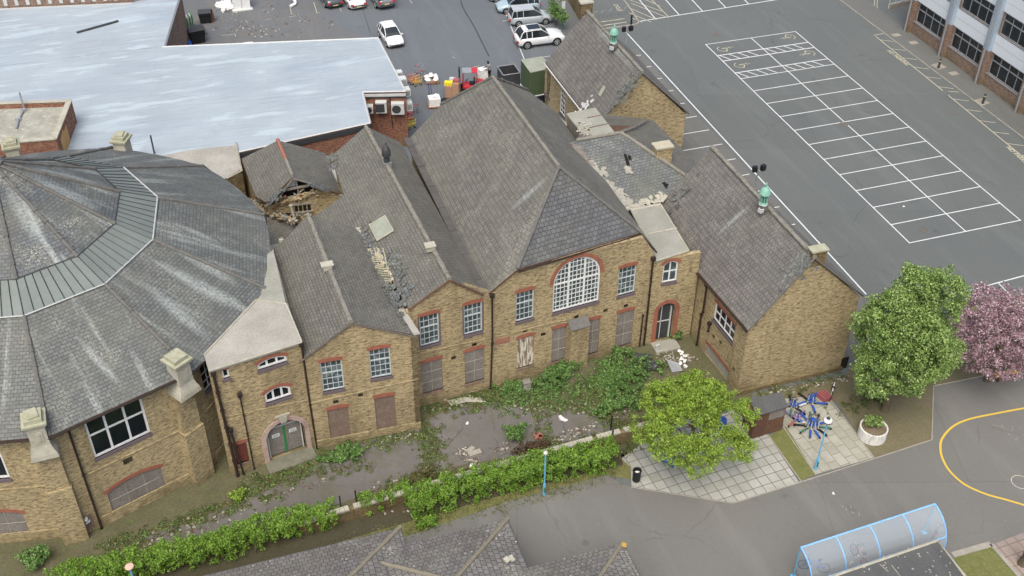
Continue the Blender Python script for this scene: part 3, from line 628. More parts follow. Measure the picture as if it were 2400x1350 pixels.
# ================================================================== MAIN HALL
A0, B0 = G(1152, 908), G(1510, 806)
HW = WF(A0, B0); n0 = HW.n; L0 = HW.L
def alongs(s_, back, z): return HW.pt(s_, z, -back)
def hall():
    t = thing('school_hall', 'tallest brick hall with steep half-hipped slate roof and big arched window, in the centre', 'school building', tuple(A0))
    wf = HW; sL, zL = wf.sz(1160, 678); zl = 7.45; e1 = L0+.12
    shL = wf.sz(1218, 617); shR = wf.sz(1497, 555); zs = (shL[1]+shR[1])/2
    Wn, En = wf.pt(-.15, zl), wf.pt(e1, zl)
    Wf = Vector((Wn.x-.0, Wn.y, zl)); yb = -20.7
    Wb = G(962, 322, zl); Eb = Vector((Wb.x+(En-Wn).length, Wb.y+.2, zl))
    rf = PX(1310, 392, (Wn.x+En.x)/2+.0); rb = G(1155, 181, rf.z)
    pw = Plane(Wn, Wb, rf); pe = Plane(En, Eb, rf)
    s1 = pw.at(1213, 620); s2 = pe.at(1500, 556); s2.z = s1.z = (s1.z+s2.z)/2
    b1 = pw.at(1033, 246); bx = Eb+(b1-Wb); b2 = Vector((Eb.x-(b1.x-Wb.x), Eb.y, b1.z))
    o = .12
    roofmesh(t, [[Wn, Wb, rb, rf], [Wn, rf, s1], [Wb, b1, rb], [En, rf, rb, Eb], [En, s2, rf], [Eb, rb, b2], [s1, rf, s2], [b1, b2, rb]], 'slate_m')
    # front half-hip in a darker, bluer slate colour: own part
    k = Vector((0, 0, .045)); nn = Plane(s1, rf, s2).n; nn = nn if nn.z > 0 else -nn
    m = MB(); m.prism([s1+nn*.03-HW.e*0, s2+nn*.03, rf+nn*.03], -nn*.02); m.build('front_hip_slates', MT['slate_b'], t)
    # walls
    zsx = s1.z-.08; lo = [(0, 0), (L0, 0), (L0, zl-.1), (wf_s(wf, s2), zsx), (wf_s(wf, s1), zsx), (0, zl-.1)]
    m = MB(); W_ = []
    up = [wf.rect((1209, 687), (1251, 680), (1252, 746), (1210, 753)), wf.rect((1450, 630), (1491, 622), (1489, 685), (1448, 693))]
    arch = wf.rect((1297, 620), (1407, 598), (1407, 706), (1297, 731)); arch = (arch[0], arch[1], arch[2], wf.sz(1366, 601)[1])
    lows = [wf.rect((1212, 795), (1251, 787), (1252, 855), (1212, 863)), wf.rect((1293, 773), (1327, 765), (1327, 840), (1293, 848)), wf.rect((1375, 753), (1404, 748), (1404, 823), (1374, 833)), wf.rect((1445, 735), (1484, 727), (1482, 805), (1442, 813))]
    rise = (arch[1]-arch[0])/2-.02
    holes = [outl(r) for r in up]+[outl(arch, rise, 16)]+[outl(r) for r in lows]
    wall(m, wf, lo, holes)
    wb = WF(Wb, Wn); wall(m, wb, [(0, 0), (wb.L, 0), (wb.L, zl-.1), (0, zl-.1)])
    we = WF(En, Eb); we = WF(wf.pt(L0, 0), (Eb.x-.12, Eb.y)); wall(m, we, [(0, 0), (we.L, 0), (we.L, zl-.1), (0, zl-.1)])
    wk = WF(Eb, Wb); wall(m, wk, [(0, 0), (wk.L, 0), (wk.L, zl-.1), (wk.L-(b1.x-Wb.x), b1.z-.1), ((b1.x-Wb.x), b1.z-.1), (0, zl-.1)])
    m.build('wall', MT['brick'], t)
    for r in up: window(t, wf, r, 4, 5, trans=(3,))
    r = arch; s0, s1_, z0, z1 = r
    window(t, wf, r, 12, 11, rise, 'white', 'glassm', .04, .1, mull=(4, 8), trans=(6,), lh=.25)
    board(t, wf, lows[0], 'boardp', lab='boarded window with peeling white and brown paint', grid=False)
    for r in lows[1:]: board(t, wf, r, 'board')
    # string course, vents, red brick patch
    m = MB()
    for a, b in (((1162, 789), (1330, 748)),): bar(m, wf, wf.sz(*a), wf.sz(*b), .06, .04, -.01)
    m.build('string_course', MT['brick2'], t)
    for q in ((1231, 775), (1273, 783), (1351, 742), (1419, 727), (1467, 716)): vent(t, wf, *q)
    r = wf.rect((1157, 797), (1195, 788), (1195, 802), (1157, 810)); m = MB()
    for i in range(4): z = r[2]+(r[3]-r[2])*(i+.5)/4; bar(m, wf, (r[0]+.1, z), (r[1], z), .07, .02, -.01)
    m.build('red_brick_band', MT['redridge'], t)
    # shallow projecting flue with lead cap
    p0 = wf.sz(1330, 775)[0]+.0; p1 = wf.sz(1373, 770)[0]; ztop = wf.sz(1351, 752)[1]-.2
    m = MB(); wall(m, WF(wf.pt(p0, 0, .5), wf.pt(p1, 0, .5)), [(0, 0), (p1-p0, 0), (p1-p0, ztop), (0, ztop)], th=.49); m.build('projecting_pier', MT['brick'], t)
    m = MB(); m.prism([wf.pt(p0-.04, ztop+.42, 0.02), wf.pt(p0-.04, ztop+.03, .56), wf.pt(p1+.04, ztop+.03, .56), wf.pt(p1+.04, ztop+.42, 0.02)], (0, 0, -.05)); m.build('pier_cap', MT['hip'], t)
    # ridges and hips
    u = Vector((0, 0, .05))
    ridge(t, [rf+u, rb+u]); ridge(t, [rf+u, s1+u*1.5], 'hip', .11, 'hip_tiles'); ridge(t, [rf+u, s2+u*1.5], 'hip', .11, 'hip_tiles'); ridge(t, [rb+u, b1+u], 'hip', .1, 'hip_tiles'); ridge(t, [rb+u, b2+u], 'hip', .1, 'hip_tiles')
    # gutter between the hall and the gable block, verge boards
    m = MB(); 
    q0, q1 = Wn+Vector((-.22, .1, .02)), Wb+Vector((-.22, 0, .02)); m.prism([q0-Vector((.27, 0, 0)), q0+Vector((.22, 0, 0)), q1+Vector((.22, 0, 0)), q1-Vector((.27, 0, 0))], (0, 0, -.08))
    for i in range(7): c = q0.lerp(q1, (i+.5)/7); m.box(c+Vector((0, 0, .02)), (.5, .07, .05))
    m.build('valley_gutter', surf('dark_gutter_lead', '5c5b59', '474643', 1.2, 8, .8), t)
    m = MB(); m.tube([s1-u*2-HW.n*-.12, s2-u*2-HW.n*-.12], .06, 6); m.tube([s2+HW.n*.1-u*2, En+HW.n*.1-u*2], .05, 6); m.build('gutter', MT['pipe'], t)
    drain(t, [wf.pt(.02, 7.25, .12), wf.pt(.02, 3.7, .12), wf.pt(.0, 3.6, .14), wf.pt(-.12, 0, .12)])
    drain(t, [wf.pt(L0-.08, 6.9, .12), wf.pt(L0-.1, 0, .12)])
    drain(t, [wf.pt(L0-.38, 2.6, .1), wf.pt(L0-.4, 0, .1)], .045, hopper=False)
    m = MB(); q = quadon(pw, ((1098, 330), (1108, 322), (1111, 325), (1101, 334)), .06); m.prism(q, (0, 0, -.05)); m.build('roof_vent', MT['stone'], t)
    return t, pw, pe, Wn, Wb, En, Eb
def wf_s(wf, p): return (Vector(p)-wf.A).dot(wf.e)
hall_t, PW, PE, HWn, HWb, HEn, HEb = hall()

# ================================================================== GABLE BLOCK NEXT TO THE HALL
def gable2():
    wf = WF(HW.pt(-4.65, 0, -.02), HW.pt(0, 0, -.02)); L = wf.L
    t = thing('gabled_block', 'gabled brick block immediately left of the arched-window hall, slates slipping in its valley', 'school building', tuple(wf.A))
    sa, za = wf.sz(1052, 652); zr = 7.55; sl, zl = wf.sz(960, 722); s_r = L
    ap = wf.pt(sa, za, .1); rb = G(857, 296, za); 
    El = wf.pt(L-.5, zr, .1); Elb = Vector((HWb.x-.85, HWb.y-.6, zr))
    Lf = wf.pt(sl-.1, zl, .1); Wv = G(805, 455, 7.1); Wvb = G(778, 362, 7.1)
    pw = Plane(ap, rb, Lf)
    # west slope: front edge to valley to back
    v1 = pw.at(958, 724); v2 = pw.at(880, 590); v3 = pw.at(800, 570); v4 = pw.at(728, 514); v5 = pw.at(806, 456); v6 = pw.at(776, 366)
    roofmesh(t, [[ap, rb, v6, v5, v4, v3, v2, v1], [ap, El, Elb, rb]], 'slate_g')
    m = MB()
    up = [wf.rect((983, 743), (1028, 734), (1031, 805), (985, 810)), wf.rect((1087, 717), (1129, 708), (1132, 777), (1088, 784))]
    lw = [wf.rect((989, 851), (1036, 842), (1038, 912), (989, 922)), wf.rect((1089, 825), (1135, 817), (1136, 890), (1090, 898))]
    wall(m, wf, [(sl-.2, 0), (L, 0), (L, zr-.15), (sa, za-.12), (sl, zl-.12), (sl-.2, zl-.3)], [outl(r) for r in up+lw])
    wk = WF(Elb-Vector((.1, .15, 0)), v6-Vector((-.2, .15, 0))); wall(m, wk, [(0, 0), (wk.L, 0), (wk.L, v6.z-.2), (wf_s(wk, rb), rb.z-.2), (0, zr-.2)]); 
    for q_, r_ in ((v6, v5), (v5, v4)): wk = WF(q_+Vector((.35, 0, 0)), r_+Vector((.35, .0, 0))); wall(m, wk, [(0, 0), (wk.L, 0), (wk.L, r_.z-.35), (0, q_.z-.35)])
    m.build('wall', MT['brick'], t)
    for r in up: window(t, wf, r, 4, 5, trans=(3,), surround=True)
    for r in lw: board(t, wf, r, 'board')
    m = MB(); bar(m, wf, wf.sz(983, 828), (L-.05, wf.sz(1153, 790)[1]), .06, .04, -.01); m.build('string_course', MT['brick2'], t)
    for q in ((1112, 807), (1063, 838)): vent(t, wf, *q)
    u = Vector((0, 0, .04)); ridge(t, [ap+u, rb+u], lump=.45)
    m = MB(); m.tube([ap-u*2, v1-u*2], .05, 6); m.tube([ap-u*2, El-u*2], .05, 6); m.build('verge_board', MT['timber'], t)
    # capped ridge outlet and the domed ventilator on the ridge
    q = G(1008, 580, za+.15); m = MB(); m.box(q, (.5, .45, .3), .0); m.box(q+Vector((0, 0, .18)), (.62, .55, .06)); m.build('ridge_box', MT['stone'], t)
    q = G(907, 385, za+.05); m = MB(); m.box(q+Vector((0, 0, -.05)), (.55, .55, .5)); b = m.build('turret_base', MT['lead'], t)
    m = MB(); m.lathe(q, [(.19, .2), (.19, .62), (.27, .64), (.29, .7), (.29, .95), (.25, 1.15), (.13, 1.36), (.05, 1.42), (.07, 1.5), (.02, 1.62)], 12); m.build('roof_ventilator', MT['dgrey'], t)
    # lean-to lead covering, valley slips, hole with exposed lath
    m = MB(); m.prism(quadon(pw, ((868, 530), (905, 508), (925, 543), (886, 567)), .10), (0, 0, -.05)); sk = m.build('skylight', MT['olivet'], t)
    m = MB(); q = quadon(pw, ((868, 530), (905, 508), (925, 543), (886, 567)), .13)
    for i in range(4): m.tube([q[i], q[(i+1) % 4]], .035, 5)
    m.build('skylight_kerb', MT['stone'], sk)
    m = MB(); m.prism(quadon(pw, ((858, 585), (884, 580), (906, 612), (924, 655), (898, 668), (874, 630)), .03), (0, 0, -.02)); m.build('exposed_deck', surf('pale_exposed_deck', 'bdb9a4', '8a8470', 2.5, 9, .9, blot=.6, blotc='5c5546'), t)
    hole(t, pw, ((890, 606), (899, 612), (903, 626), (894, 628)), 'roof_hole'); hole(t, pw, ((900, 632), (912, 632), (914, 646), (903, 648)), 'roof_hole')
    m = MB(); 
    for i in range(11):
        x0, y0 = 862+i*3.2, 602+i*5.6; p, q = pw.at(x0, y0)+Vector((0, 0, .06)), pw.at(x0+24, y0+6)+Vector((0, 0, .12+.03*(i % 3))); m.tube([p, q], .03, 5)
    for i in range(4): p = pw.at(868+i*10, 585); q = pw.at(890+i*9, 665); m.tube([p+Vector((0, 0, .1)), q+Vector((0, 0, .02))], .035, 5)
    m.build('exposed_battens', surf('weathered_lath', 'b5ae94', '8f8a76', 3, 9, .6), t)
    slipped(t, pw, [pw.at(845, 545), pw.at(862, 590), pw.at(885, 640), pw.at(905, 670), pw.at(935, 720)], n=150, seed=3, jit=.18)
    slipped(t, pw, [pw.at(905, 600), pw.at(935, 640), pw.at(950, 700)], n=60, seed=4, jit=.22)
    slipped(t, pw, [v6, pw.at(785, 395)], n=30, seed=6, jit=.14)
    for q in (((918, 606), (938, 602), (940, 608), (920, 612)), ((868, 520), (873, 521), (875, 528), (870, 530)), ((842, 572), (846, 574), (852, 585), (848, 586))): hole(t, pw, q)
    return t, pw, wf, v1, v2, v3, v4
g2_t, P2, WF2, V1, V2, V3, V4 = gable2()

# ================================================================== SMALLER FRONT GABLE
def gable1():
    wf = WF(G(738, 1050), G(987, 1003)); L = wf.L
    t = thing('front_gabled_block', 'lowest gabled brick block with two lattice windows over two brown boards, left of centre', 'school building', tuple(wf.A))
    sa, za = wf.sz(822, 754); zl = wf.sz(712, 840)[1]; zr = wf.sz(972, 785)[1]
    ap = wf.pt(sa, za, .1); rb = G(722, 503, za); Lf = wf.pt(-.05, zl, .1); Rf = wf.pt(L+.05, zr, .1)
    pe = Plane(ap, rb, Rf); pw = Plane(ap, rb, Lf)
    vE = [pe.at(972, 785), pe.at(940, 735), pe.at(900, 665), pe.at(866, 592), pe.at(845, 545), pe.at(833, 534)]
    vW = [pw.at(712, 840), pw.at(672, 705), pw.at(642, 583), pw.at(655, 572)]
    roofmesh(t, [[ap, rb]+vE[::-1], [ap, rb]+vW[::-1]], 'slate_g')
    m = MB(); up = [wf.rect((750, 852), (803, 842), (806, 910), (757, 919)), wf.rect((865, 823), (914, 813), (918, 880), (868, 888))]
    lw = [wf.rect((768, 962), (817, 953), (822, 1025), (775, 1037)), wf.rect((878, 935), (925, 925), (930, 997), (883, 1010))]
    wall(m, wf, [(0, 0), (L, 0), (L, zr-.12), (sa, za-.12), (0, zl-.12)], [outl(r) for r in up+lw])
    w2 = WF(wf.pt(L, 0), wf.pt(L, 0, -3.2)); wall(m, w2, [(0, 0), (w2.L, 0), (w2.L, zr-.2), (0, zr-.2)])
    a_, b_ = vE[-1]-Vector((0, .2, 0)), vW[-1]-Vector((-.1, .2, 0)); wk = WF(a_, b_); wall(m, wk, [(0, 0), (wk.L, 0), (wk.L, b_.z-.2), (wf_s(wk, rb), rb.z-.3), (0, a_.z-.2)]); wk = WF(vW[-1]+Vector((.1, 0, 0)), wf.pt(0.02, 0)); wall(m, wk, [(0, 0), (wk.L, 0), (wk.L, zl-.2), (0, zl-.2)])
    m.build('wall', MT['brick'], t)
    for r in up: window(t, wf, r, 4, 5, trans=(3,))
    for r in lw: board(t, wf, r, 'boardb', grid=False)
    m = MB(); bar(m, wf, (0, wf.sz(738, 943)[1]), (L, wf.sz(980, 888)[1]), .06, .04, -.01); bar(m, wf, (0, .28), (L, .28), .55, .06, -.01); m.build('string_course', MT['brick2'], t)
    for q in ((845, 925), (787, 941), (908, 1019)): vent(t, wf, *q)
    u = Vector((0, 0, .04)); ridge(t, [ap+u, rb+u], lump=.4)
    m = MB(); m.tube([ap-u*2, Lf-u*2], .035, 6); m.tube([ap-u*2, Rf-u*2], .035, 6); m.build('verge_board', MT['hip'], t)
    q = G(767, 625, za+.1); m = MB(); m.box(q, (.5, .45, .3)); m.box(q+Vector((0, 0, .18)), (.7, .5, .06)); m.build('ridge_box', MT['stone'], t)
    # pale broken valley between the two gables
    m = MB(); vv = vE; w_ = .22
    for a, b in zip(vv, vv[1:]):
        m.prism([a+Vector((-.05, 0, .02)), a+Vector((w_+.1, 0, .02)), b+Vector((w_+.1, 0, .02)), b+Vector((-.05, 0, .02))], (0, 0, -.05))
    m.build('valley_lead', MT['feltw'], t)
    slipped(t, pe, [pe.at(855, 560), pe.at(880, 625), pe.at(905, 680), pe.at(950, 760)], n=60, seed=8, jit=.12)
    m = MB(); m.tube([pw.at(640, 590)+Vector((0, 0, .02)), pw.at(708, 835)], .05, 6); m.build('gutter', MT['stone'], t)
    m = MB(); m.lathe(G(660, 568, zl+.3), [(.16, 0), (.16, .25), (.1, .3), (.1, .2)], 10); m.build('flue', MT['stone'], t)
    return t, wf
g1_t, WF1 = gable1()

# ================================================================== ENTRANCE BLOCK
def entrance():
    wf = WF(G(538, 1118), G(741, 1047)); L = wf.L; h = 7.75
    t = thing('entrance_block', 'narrow yellow brick entrance block with pale flat roof and arched green double doors', 'school building', tuple(wf.A))
    hl = wf.sz(488, 858)[1]; hr = wf.sz(700, 808)[1]; h = (hl+hr)/2
    sL = wf.sz(488, 858)[0]
    roof = [wf.pt(sL-.05, h, .12), wf.pt(L+.0, h, .12), G(671, 713, h), G(600, 704, h), G(478, 832, h)]
    m = MB(); m.prism([p for p in roof], (0, 0, -.16)); m.build('flat_roof', [MT['feltw']], t)
    m = MB(); m.prism(gp2(h-.05, (600, 704), (671, 713), (640, 585), (622, 600), (612, 690)), (0, 0, -.1)); m.build('side_gutter_roof', MT['felt'], t)
    m = MB(); m.tube([roof[1]+Vector((0, 0, .02)), roof[2]+Vector((0, 0, .02)), roof[3]+Vector((0, 0, .02)), roof[4]+Vector((0, 0, .02))], .06, 5); m.tube([roof[0], roof[1]], .06, 5); m.build('roof_kerb', MT['stone'], t)
    win1 = wf.rect((603, 849), (672, 832), (673, 849), (603, 867)); win1 = (win1[0], win1[1], win1[2], win1[3]+.08); win2 = wf.rect((619, 916), (680, 903), (683, 928), (622, 945)); win2 = (win2[0], win2[1], win2[2], win2[3]+.05); sq = wf.rect((520, 867), (537, 865), (538, 885), (522, 888))
    dr = wf.rect((547, 1045), (578, 1037), (585, 1080), (555, 1088)); arch = wf.rect((625, 1000), (715, 990), (718, 1060), (629, 1093))
    arch = (arch[0], arch[1], 0.02, wf.sz(668, 985)[1]); ra = (arch[1]-arch[0])/2*.85
    m = MB(); wall(m, wf, [(sL, 0), (L, 0), (L, h-.14), (sL, h-.14)], [outl(win1, .2), outl(win2, .25), outl(sq), outl(dr), outl(arch, ra, 14)], th=.35)
    w2 = WF(G(600, 704, 0), wf.pt(sL, 0)); m.build('wall', MT['brick'], t)
    for r, rs in ((win1, .2), (win2, .25)): window(t, wf, r, 3, 1, rs, 'white', 'glassd', .12, .12, lh=.22)
    window(t, wf, sq, 1, 1, 0, 'white', 'glassd', .1, .08)
    board(t, wf, dr, 'reddoor', grid=False, name='side_hatch')
    # arched doorway: surround, keystone, recessed doors
    s0, s1, z0, z1 = arch
    m = MB(); o = outl(arch, ra, 16); h_ = (s1-s0)/2; cx = (s0+s1)/2; R = (h_*h_+ra*ra)/(2*ra); cz = z1-R; aa = math.asin(min(1, h_/R))
    for i in range(18):
        t0, t1 = -aa+2*aa*i/18, -aa+2*aa*(i+1)/18; k = R+.28
        wpoly(m, wf, [(cx+R*math.sin(t0), cz+R*math.cos(t0)), (cx+R*math.sin(t1), cz+R*math.cos(t1)), (cx+k*math.sin(t1), cz+k*math.cos(t1)), (cx+k*math.sin(t0), cz+k*math.cos(t0))], .05, -.3)
    for a, b in ((s0-.28, s0), (s1, s1+.28)): wpoly(m, wf, [(a, 0), (b, 0), (b, z1-ra), (a, z1-ra)], .05, -.3)
    dw = m.build('door_surround', surf('pinkish_white_surround', 'b3a39a', '8f7167', 1.5, 9, .9), t)
    m = MB(); wpoly(m, wf, [(cx-.16, z1-.05), (cx+.16, z1-.05), (cx+.26, z1+.42), (cx-.26, z1+.42)], .12, -.1); wpoly(m, wf, [(cx-.42, z1+.42), (cx+.42, z1+.42), (cx+.42, z1+.52), (cx-.42, z1+.52)], .1, -.05); m.build('keystone', MT['stone'], t)
    m = MB(); wpoly(m, wf, o, -.5, -.55); m.build('door_recess', MT['brickbr'], t)
    d0, d1, dz = s0+.2, s1-.16, z1-ra+.28
    for a, b, nm in ((d0, (d0+d1)/2-.07, 'a'), ((d0+d1)/2+.07, d1, 'b')):
        m = MB(); wpoly(m, wf, [(a, .1), (b, .1), (b, dz), (a, dz)], -.38, -.44)
        for z in (.4, 1.0, 1.6): bar(m, wf, (a+.05, z), (b-.05, z), .05, -.36, -.38)
        d_ = m.build('door', MT['board'], t); c = (a+b)/2
        m = MB(); wpoly(m, wf, [(c-.22, 1.45), (c+.22, 1.45), (c+.22, 1.7), (c-.22, 1.7)], -.345, -.355); pl = m.build('notice', MT['white'], d_)
        m = MB()
        for j, (u0, u1) in enumerate(((-.15, .15), (-.17, .17))): bar(m, wf, (c+u0, 1.62-.09*j), (c+u1, 1.62-.09*j), .03, -.34, -.345)
        # the two notices carry small illegible lines of print
        pl2 = m.build('notice_print', MT['dgrey'], d_)
    m = MB(); wpoly(m, wf, [((d0+d1)/2-.07, .08), ((d0+d1)/2+.07, .08), ((d0+d1)/2+.07, dz), ((d0+d1)/2-.07, dz)], -.36, -.42); m.build('door_post', flat_green, t)
    m = MB(); bar(m, wf, (d0-.05, 0), (d0-.05, dz+.05), .07, -.33, -.4); bar(m, wf, (d1+.05, 0), (d1+.05, dz+.05), .07, -.33, -.4); bar(m, wf, (d0-.08, dz+.05), (d1+.08, dz+.05), .07, -.33, -.4); m.build('door_frame', MT['woff'], t)
    m = MB(); m.prism([wf.pt(s0-.3, .1, .9), wf.pt(s1+.3, .1, .9), wf.pt(s1+.3, .1, -.1), wf.pt(s0-.3, .1, -.1)], (0, 0, -.1)); m.build('doorstep', MT['mossroof2'], t)
    m = MB(); za = wf.sz(500, 985)[1]; zb = wf.sz(700, 945)[1]; bar(m, wf, (sL+.2, za), (L, zb), .06, .04, -.01); m.build('string_course', MT['brick2'], t); m = MB(); bar(m, wf, (sL+.3, za-.35), (cx-1.4, za-.35), .05, .03, -.01); m.build('string_course', MT['brick2'], t)
    drain(t, [wf.pt(*wf.sz(561, 925), .1), wf.pt(wf.sz(561, 925)[0], 0, .1)], .04)
    drain(t, [wf.pt(L-.03, h-.2, .12), wf.pt(L-.03, 3.5, .12), wf.pt(L-.0, 0, .12)])
    drain(t, [wf.pt(sL+.15, h-.3, .15), wf.pt(sL+.3, 0, .15)], .08); drain(t, [wf.pt(sL+.42, 3.6, .2), wf.pt(sL+.62, 0, .2)], .06)
    for q in ((545, 893), (562, 917)): vent(t, wf, *q, w=.2, h=.1)
    return t, wf, sL, h
def gp2(z, *q): return [G(x, y, z) for x, y in q]
flat_green = flat('green_paint', '2f7a45', .5)
en_t, WFE, ESL, EH = entrance()

# ================================================================== ROTUNDA
RC = Vector((-58.5, -30.0, 0)); RO, RW = 13.95, 13.35; ZE = 8.0; A_OFF = -85.0
def rv(R, a, z): return RC+Vector((R*math.cos(math.radians(a)), R*math.sin(math.radians(a)), z))
def rotunda():
    t = thing('round_hall', 'huge many-sided hall whose slate roof is ringed by a green lead band', 'school building', tuple(RC))
    angs = [A_OFF+31*i if i >= 0 else A_OFF+31*i for i in range(0, 5)]
    angs = [A_OFF-31*2, A_OFF-31]+angs; k = len(angs)       # seven measured corners, the rest fill the back
    rest = (360-31*(k-1)); nb = 6; angs += [angs[-1]+rest*i/nb for i in range(1, nb)]
    N = len(angs); O = [rv(RO, a, ZE) for a in angs]; Rg = [rv(8.0, a, 10.95) for a in angs]; In = [rv(6.05, a, 11.9) for a in angs]; ap = RC+Vector((0, 0, 15.6))
    lower = []; band = []; cap = []
    for i in range(N):
        j = (i+1) % N; aj = angs[j]+(360 if j == 0 else 0); arc = [rv(RO, angs[i]+(aj-angs[i])*f/4, ZE) for f in (1, 2, 3)] if i >= 3 else []; arc = [p.lerp(O[i].lerp(O[j], (q+1)/4), .35) for q, p in enumerate(arc)]; lower.append([O[i]]+arc+[O[j], Rg[j], Rg[i]]); cap.append([In[i], In[j], ap])
        band.append([Rg[i]+Vector((0, 0, .05)), Rg[j]+Vector((0, 0, .05)), In[j]+Vector((0, 0, .05)), In[i]+Vector((0, 0, .05))])
    roofmesh(t, lower, 'slate_r'); roofmesh(t, cap, 'slate_i', name='upper_roof'); b = roofmesh(t, band, 'leadband', name='lead_band')
    m = MB()
    for i in range(N):
        j = (i+1) % N; u = Vector((0, 0, .07))
        for q in range(0, 8): f = q/8; m.tube([Rg[i].lerp(Rg[j], f)+u, In[i].lerp(In[j], f)+u], .028, 4)
    m.build('standing_seam', MT['dgrey'], b)
    m = MB()
    for i in range(5): m.tube([Rg[i]+Vector((0, 0, .08)), Rg[(i+1) % N]+Vector((0, 0, .08))], .045, 5)
    m.tube([Rg[5]+Vector((0, 0, .08)), Rg[6]+Vector((0, 0, .08))], .05, 5)
    m.build('band_trim', MT['seam'], t)
    m = MB()
    for i in range(N): m.tube([In[i]+Vector((0, 0, .08)), In[(i+1) % N]+Vector((0, 0, .08))], .03, 5)
    m.build('inner_trim', MT['dgrey'], t)
    for i in range(N):
        if angs[i] > 130 and angs[i] < 250: continue
        u = Vector((0, 0, .04)); ridge(t, [O[i]+u, Rg[i]+u], 'hip', .1, 'hip_tiles', .4, .4); ridge(t, [In[i]+u, ap+u], 'hip', .1, 'hip_tiles', .4, .4)
    m = MB(); m.lathe(ap-Vector((0, 0, .1)), [(.6, 0), (.35, .25), (.1, .35)], 12); m.build('apex_cap', MT['lead'], t)
    # walls
    P = [rv(RW, a, 0) for a in angs]; m = MB(); faces = {}
    for i in range(N):
        j = (i+1) % N; wf = WF(P[i], P[j]); faces[i] = wf
    f3 = faces[2]      # -85..-54 : the big window face
    f4 = faces[3]; f2 = faces[1]
    wn = f3.rect((202, 1007), (337, 948), (353, 1015), (222, 1075)); wn = (wn[0], wn[1], wn[2], ZE-.22)
    bd = f3.rect((248, 1148), (377, 1093), (398, 1173), (275, 1233)); bd = (bd[0], bd[1], bd[2], bd[3]+.1)
    wn2 = f2.rect((-90, 1068), (0, 1060), (28, 1127), (-60, 1135)); wn2 = (wn2[1]-2.9, wn2[1], wn[2], ZE-.22)
    bd2 = (wn2[0]-.0, wn2[1]-.1, bd[2], bd[3])
    wn4 = (1.15, 2.2, wn[2]+.4, wn[3]-.35); bd4 = (2.4, 3.5, .3, 3.3)
    H = {2: [outl(wn), outl(bd, .28)], 1: [outl(wn2), outl(bd2, .28)], 3: [outl(wn4), outl(bd4)]}
    for i in range(N): wall(m, faces[i], [(0, 0), (faces[i].L, 0), (faces[i].L, ZE-.1), (0, ZE-.1)], H.get(i, []))
    m.build('wall', MT['brick2'], t)
    for wf, r in ((f3, wn), (f2, wn2)): window(t, wf, r, 3, 2, 0, 'white', 'glassd', .12, .12, lint=False, sillm='blue')
    window(t, f4, wn4, 2, 4, 0, 'woff', 'glassd', .07, .09, lint=False)
    board(t, f3, bd, 'board', .28, sill='brickm', parts=3); board(t, f2, bd2, 'board', .28, sill='brickm', parts=3); board(t, f4, bd4, 'boardb', grid=False)
    m = MB()
    for wf in (f2, f3, f4):
        bar(m, wf, (.9, 4.0), (wf.L-.9, 4.0), .07, .05, -.01); bar(m, wf, (.9, .35), (wf.L-.9, .35), .7, .07, -.01)
    m.build('string_course', MT['brick2'], t)
    m = MB()
    for i in range(N):
        if 130 < angs[i] < 250: continue
        wf = faces[i]
        L = wf.L; n = 26
        for q in range(n): m.box(wf.pt(L*(q+.5)/n, ZE-.17, .2), (.11, .3, .09), math.atan2(wf.e.y, wf.e.x))
    m.build('rafter_ends', MT['woff'], t)
    m = MB()
    for i in range(N): a, b_ = rv(RO+.08, angs[i], ZE-.06), rv(RO+.08, angs[(i+1) % N], ZE-.06); m.tube([a, b_], .07, 6)
    m.build('gutter', MT['pipe'], t)
    vent(t, f3, 300, 1079, .5, .35)
    r = f3.rect((188, 1212), (216, 1203), (222, 1235), (196, 1243)); m = MB(); wpoly(m, f3, outl(r), .02, -.02); hb = m.build('wall_hatch', MT['boardb'], t); m = MB(); m.blob(f3.pt(r[0]+.25, r[3]-.15, .1), (.2, .1, .09), seed=3); m.blob(f3.pt(r[0]+.3, r[3]-.42, .1), (.18, .08, .06), seed=5); m.build('plaster_patch', MT['woff'], hb)
    s_, _ = f3.sz(200, 1130); drain(t, [f3.pt(s_, ZE-.3, .14), f3.pt(s_, 4.2, .14), f3.pt(s_+.02, 0, .14)], .06)
    # corner buttresses with stone tops
    for i, a in [(2, angs[2]-2.0), (3, angs[3]-2.0), (20, 64.0), (21, 94.0)]:
        if True:
            m = MB(); ms = MB(); mc = MB(); R_ = Matrix.Rotation(math.radians(a), 3, 'Z'); h1 = ZE-1.0
            for (r0, w_, z0, z1) in ((RW-.1, 1.25, 0, 4.0), (RW-.15, 1.1, 4.0, h1-.2)):
                d = .95 if z0 == 0 else .8; m.box(rv(r0+.0, a, (z0+z1)/2), (d, w_, z1-z0), math.radians(a))
            q = [R_@Vector((x, y, 0)) for x, y in ((-.1, -.75), (.65, -.75), (.65, .75), (-.1, .75))]
            # curved stone shoulder narrowing to shaft
            bs = rv(RW+.25, a, h1-.2); vs = []
            for (hx, hy, z) in ((.62, .66, 0), (.60, .62, .25), (.52, .50, .55), (.46, .43, .8), (.44, .40, 2.0), (.46, .43, 2.05)):
                vs += [bs+R_@Vector((x*hx, y*hy, 0))+Vector((0, 0, z)) for x, y in ((-1, -1), (1, -1), (1, 1), (-1, 1))]
            fs = [(k_*4+p, k_*4+(p+1) % 4, k_*4+4+(p+1) % 4, k_*4+4+p) for k_ in range(5) for p in range(4)]+[(20, 21, 22, 23)]
            ms.mesh(vs, fs)
            ms.box(bs+R_@Vector((.45, 0, 0))+Vector((0, 0, 1.35)), (.06, .45, .7), math.radians(a)); ms.box(bs+R_@Vector((.47, 0, 0))+Vector((0, 0, 1.35)), (.08, .2, .5), math.radians(a))
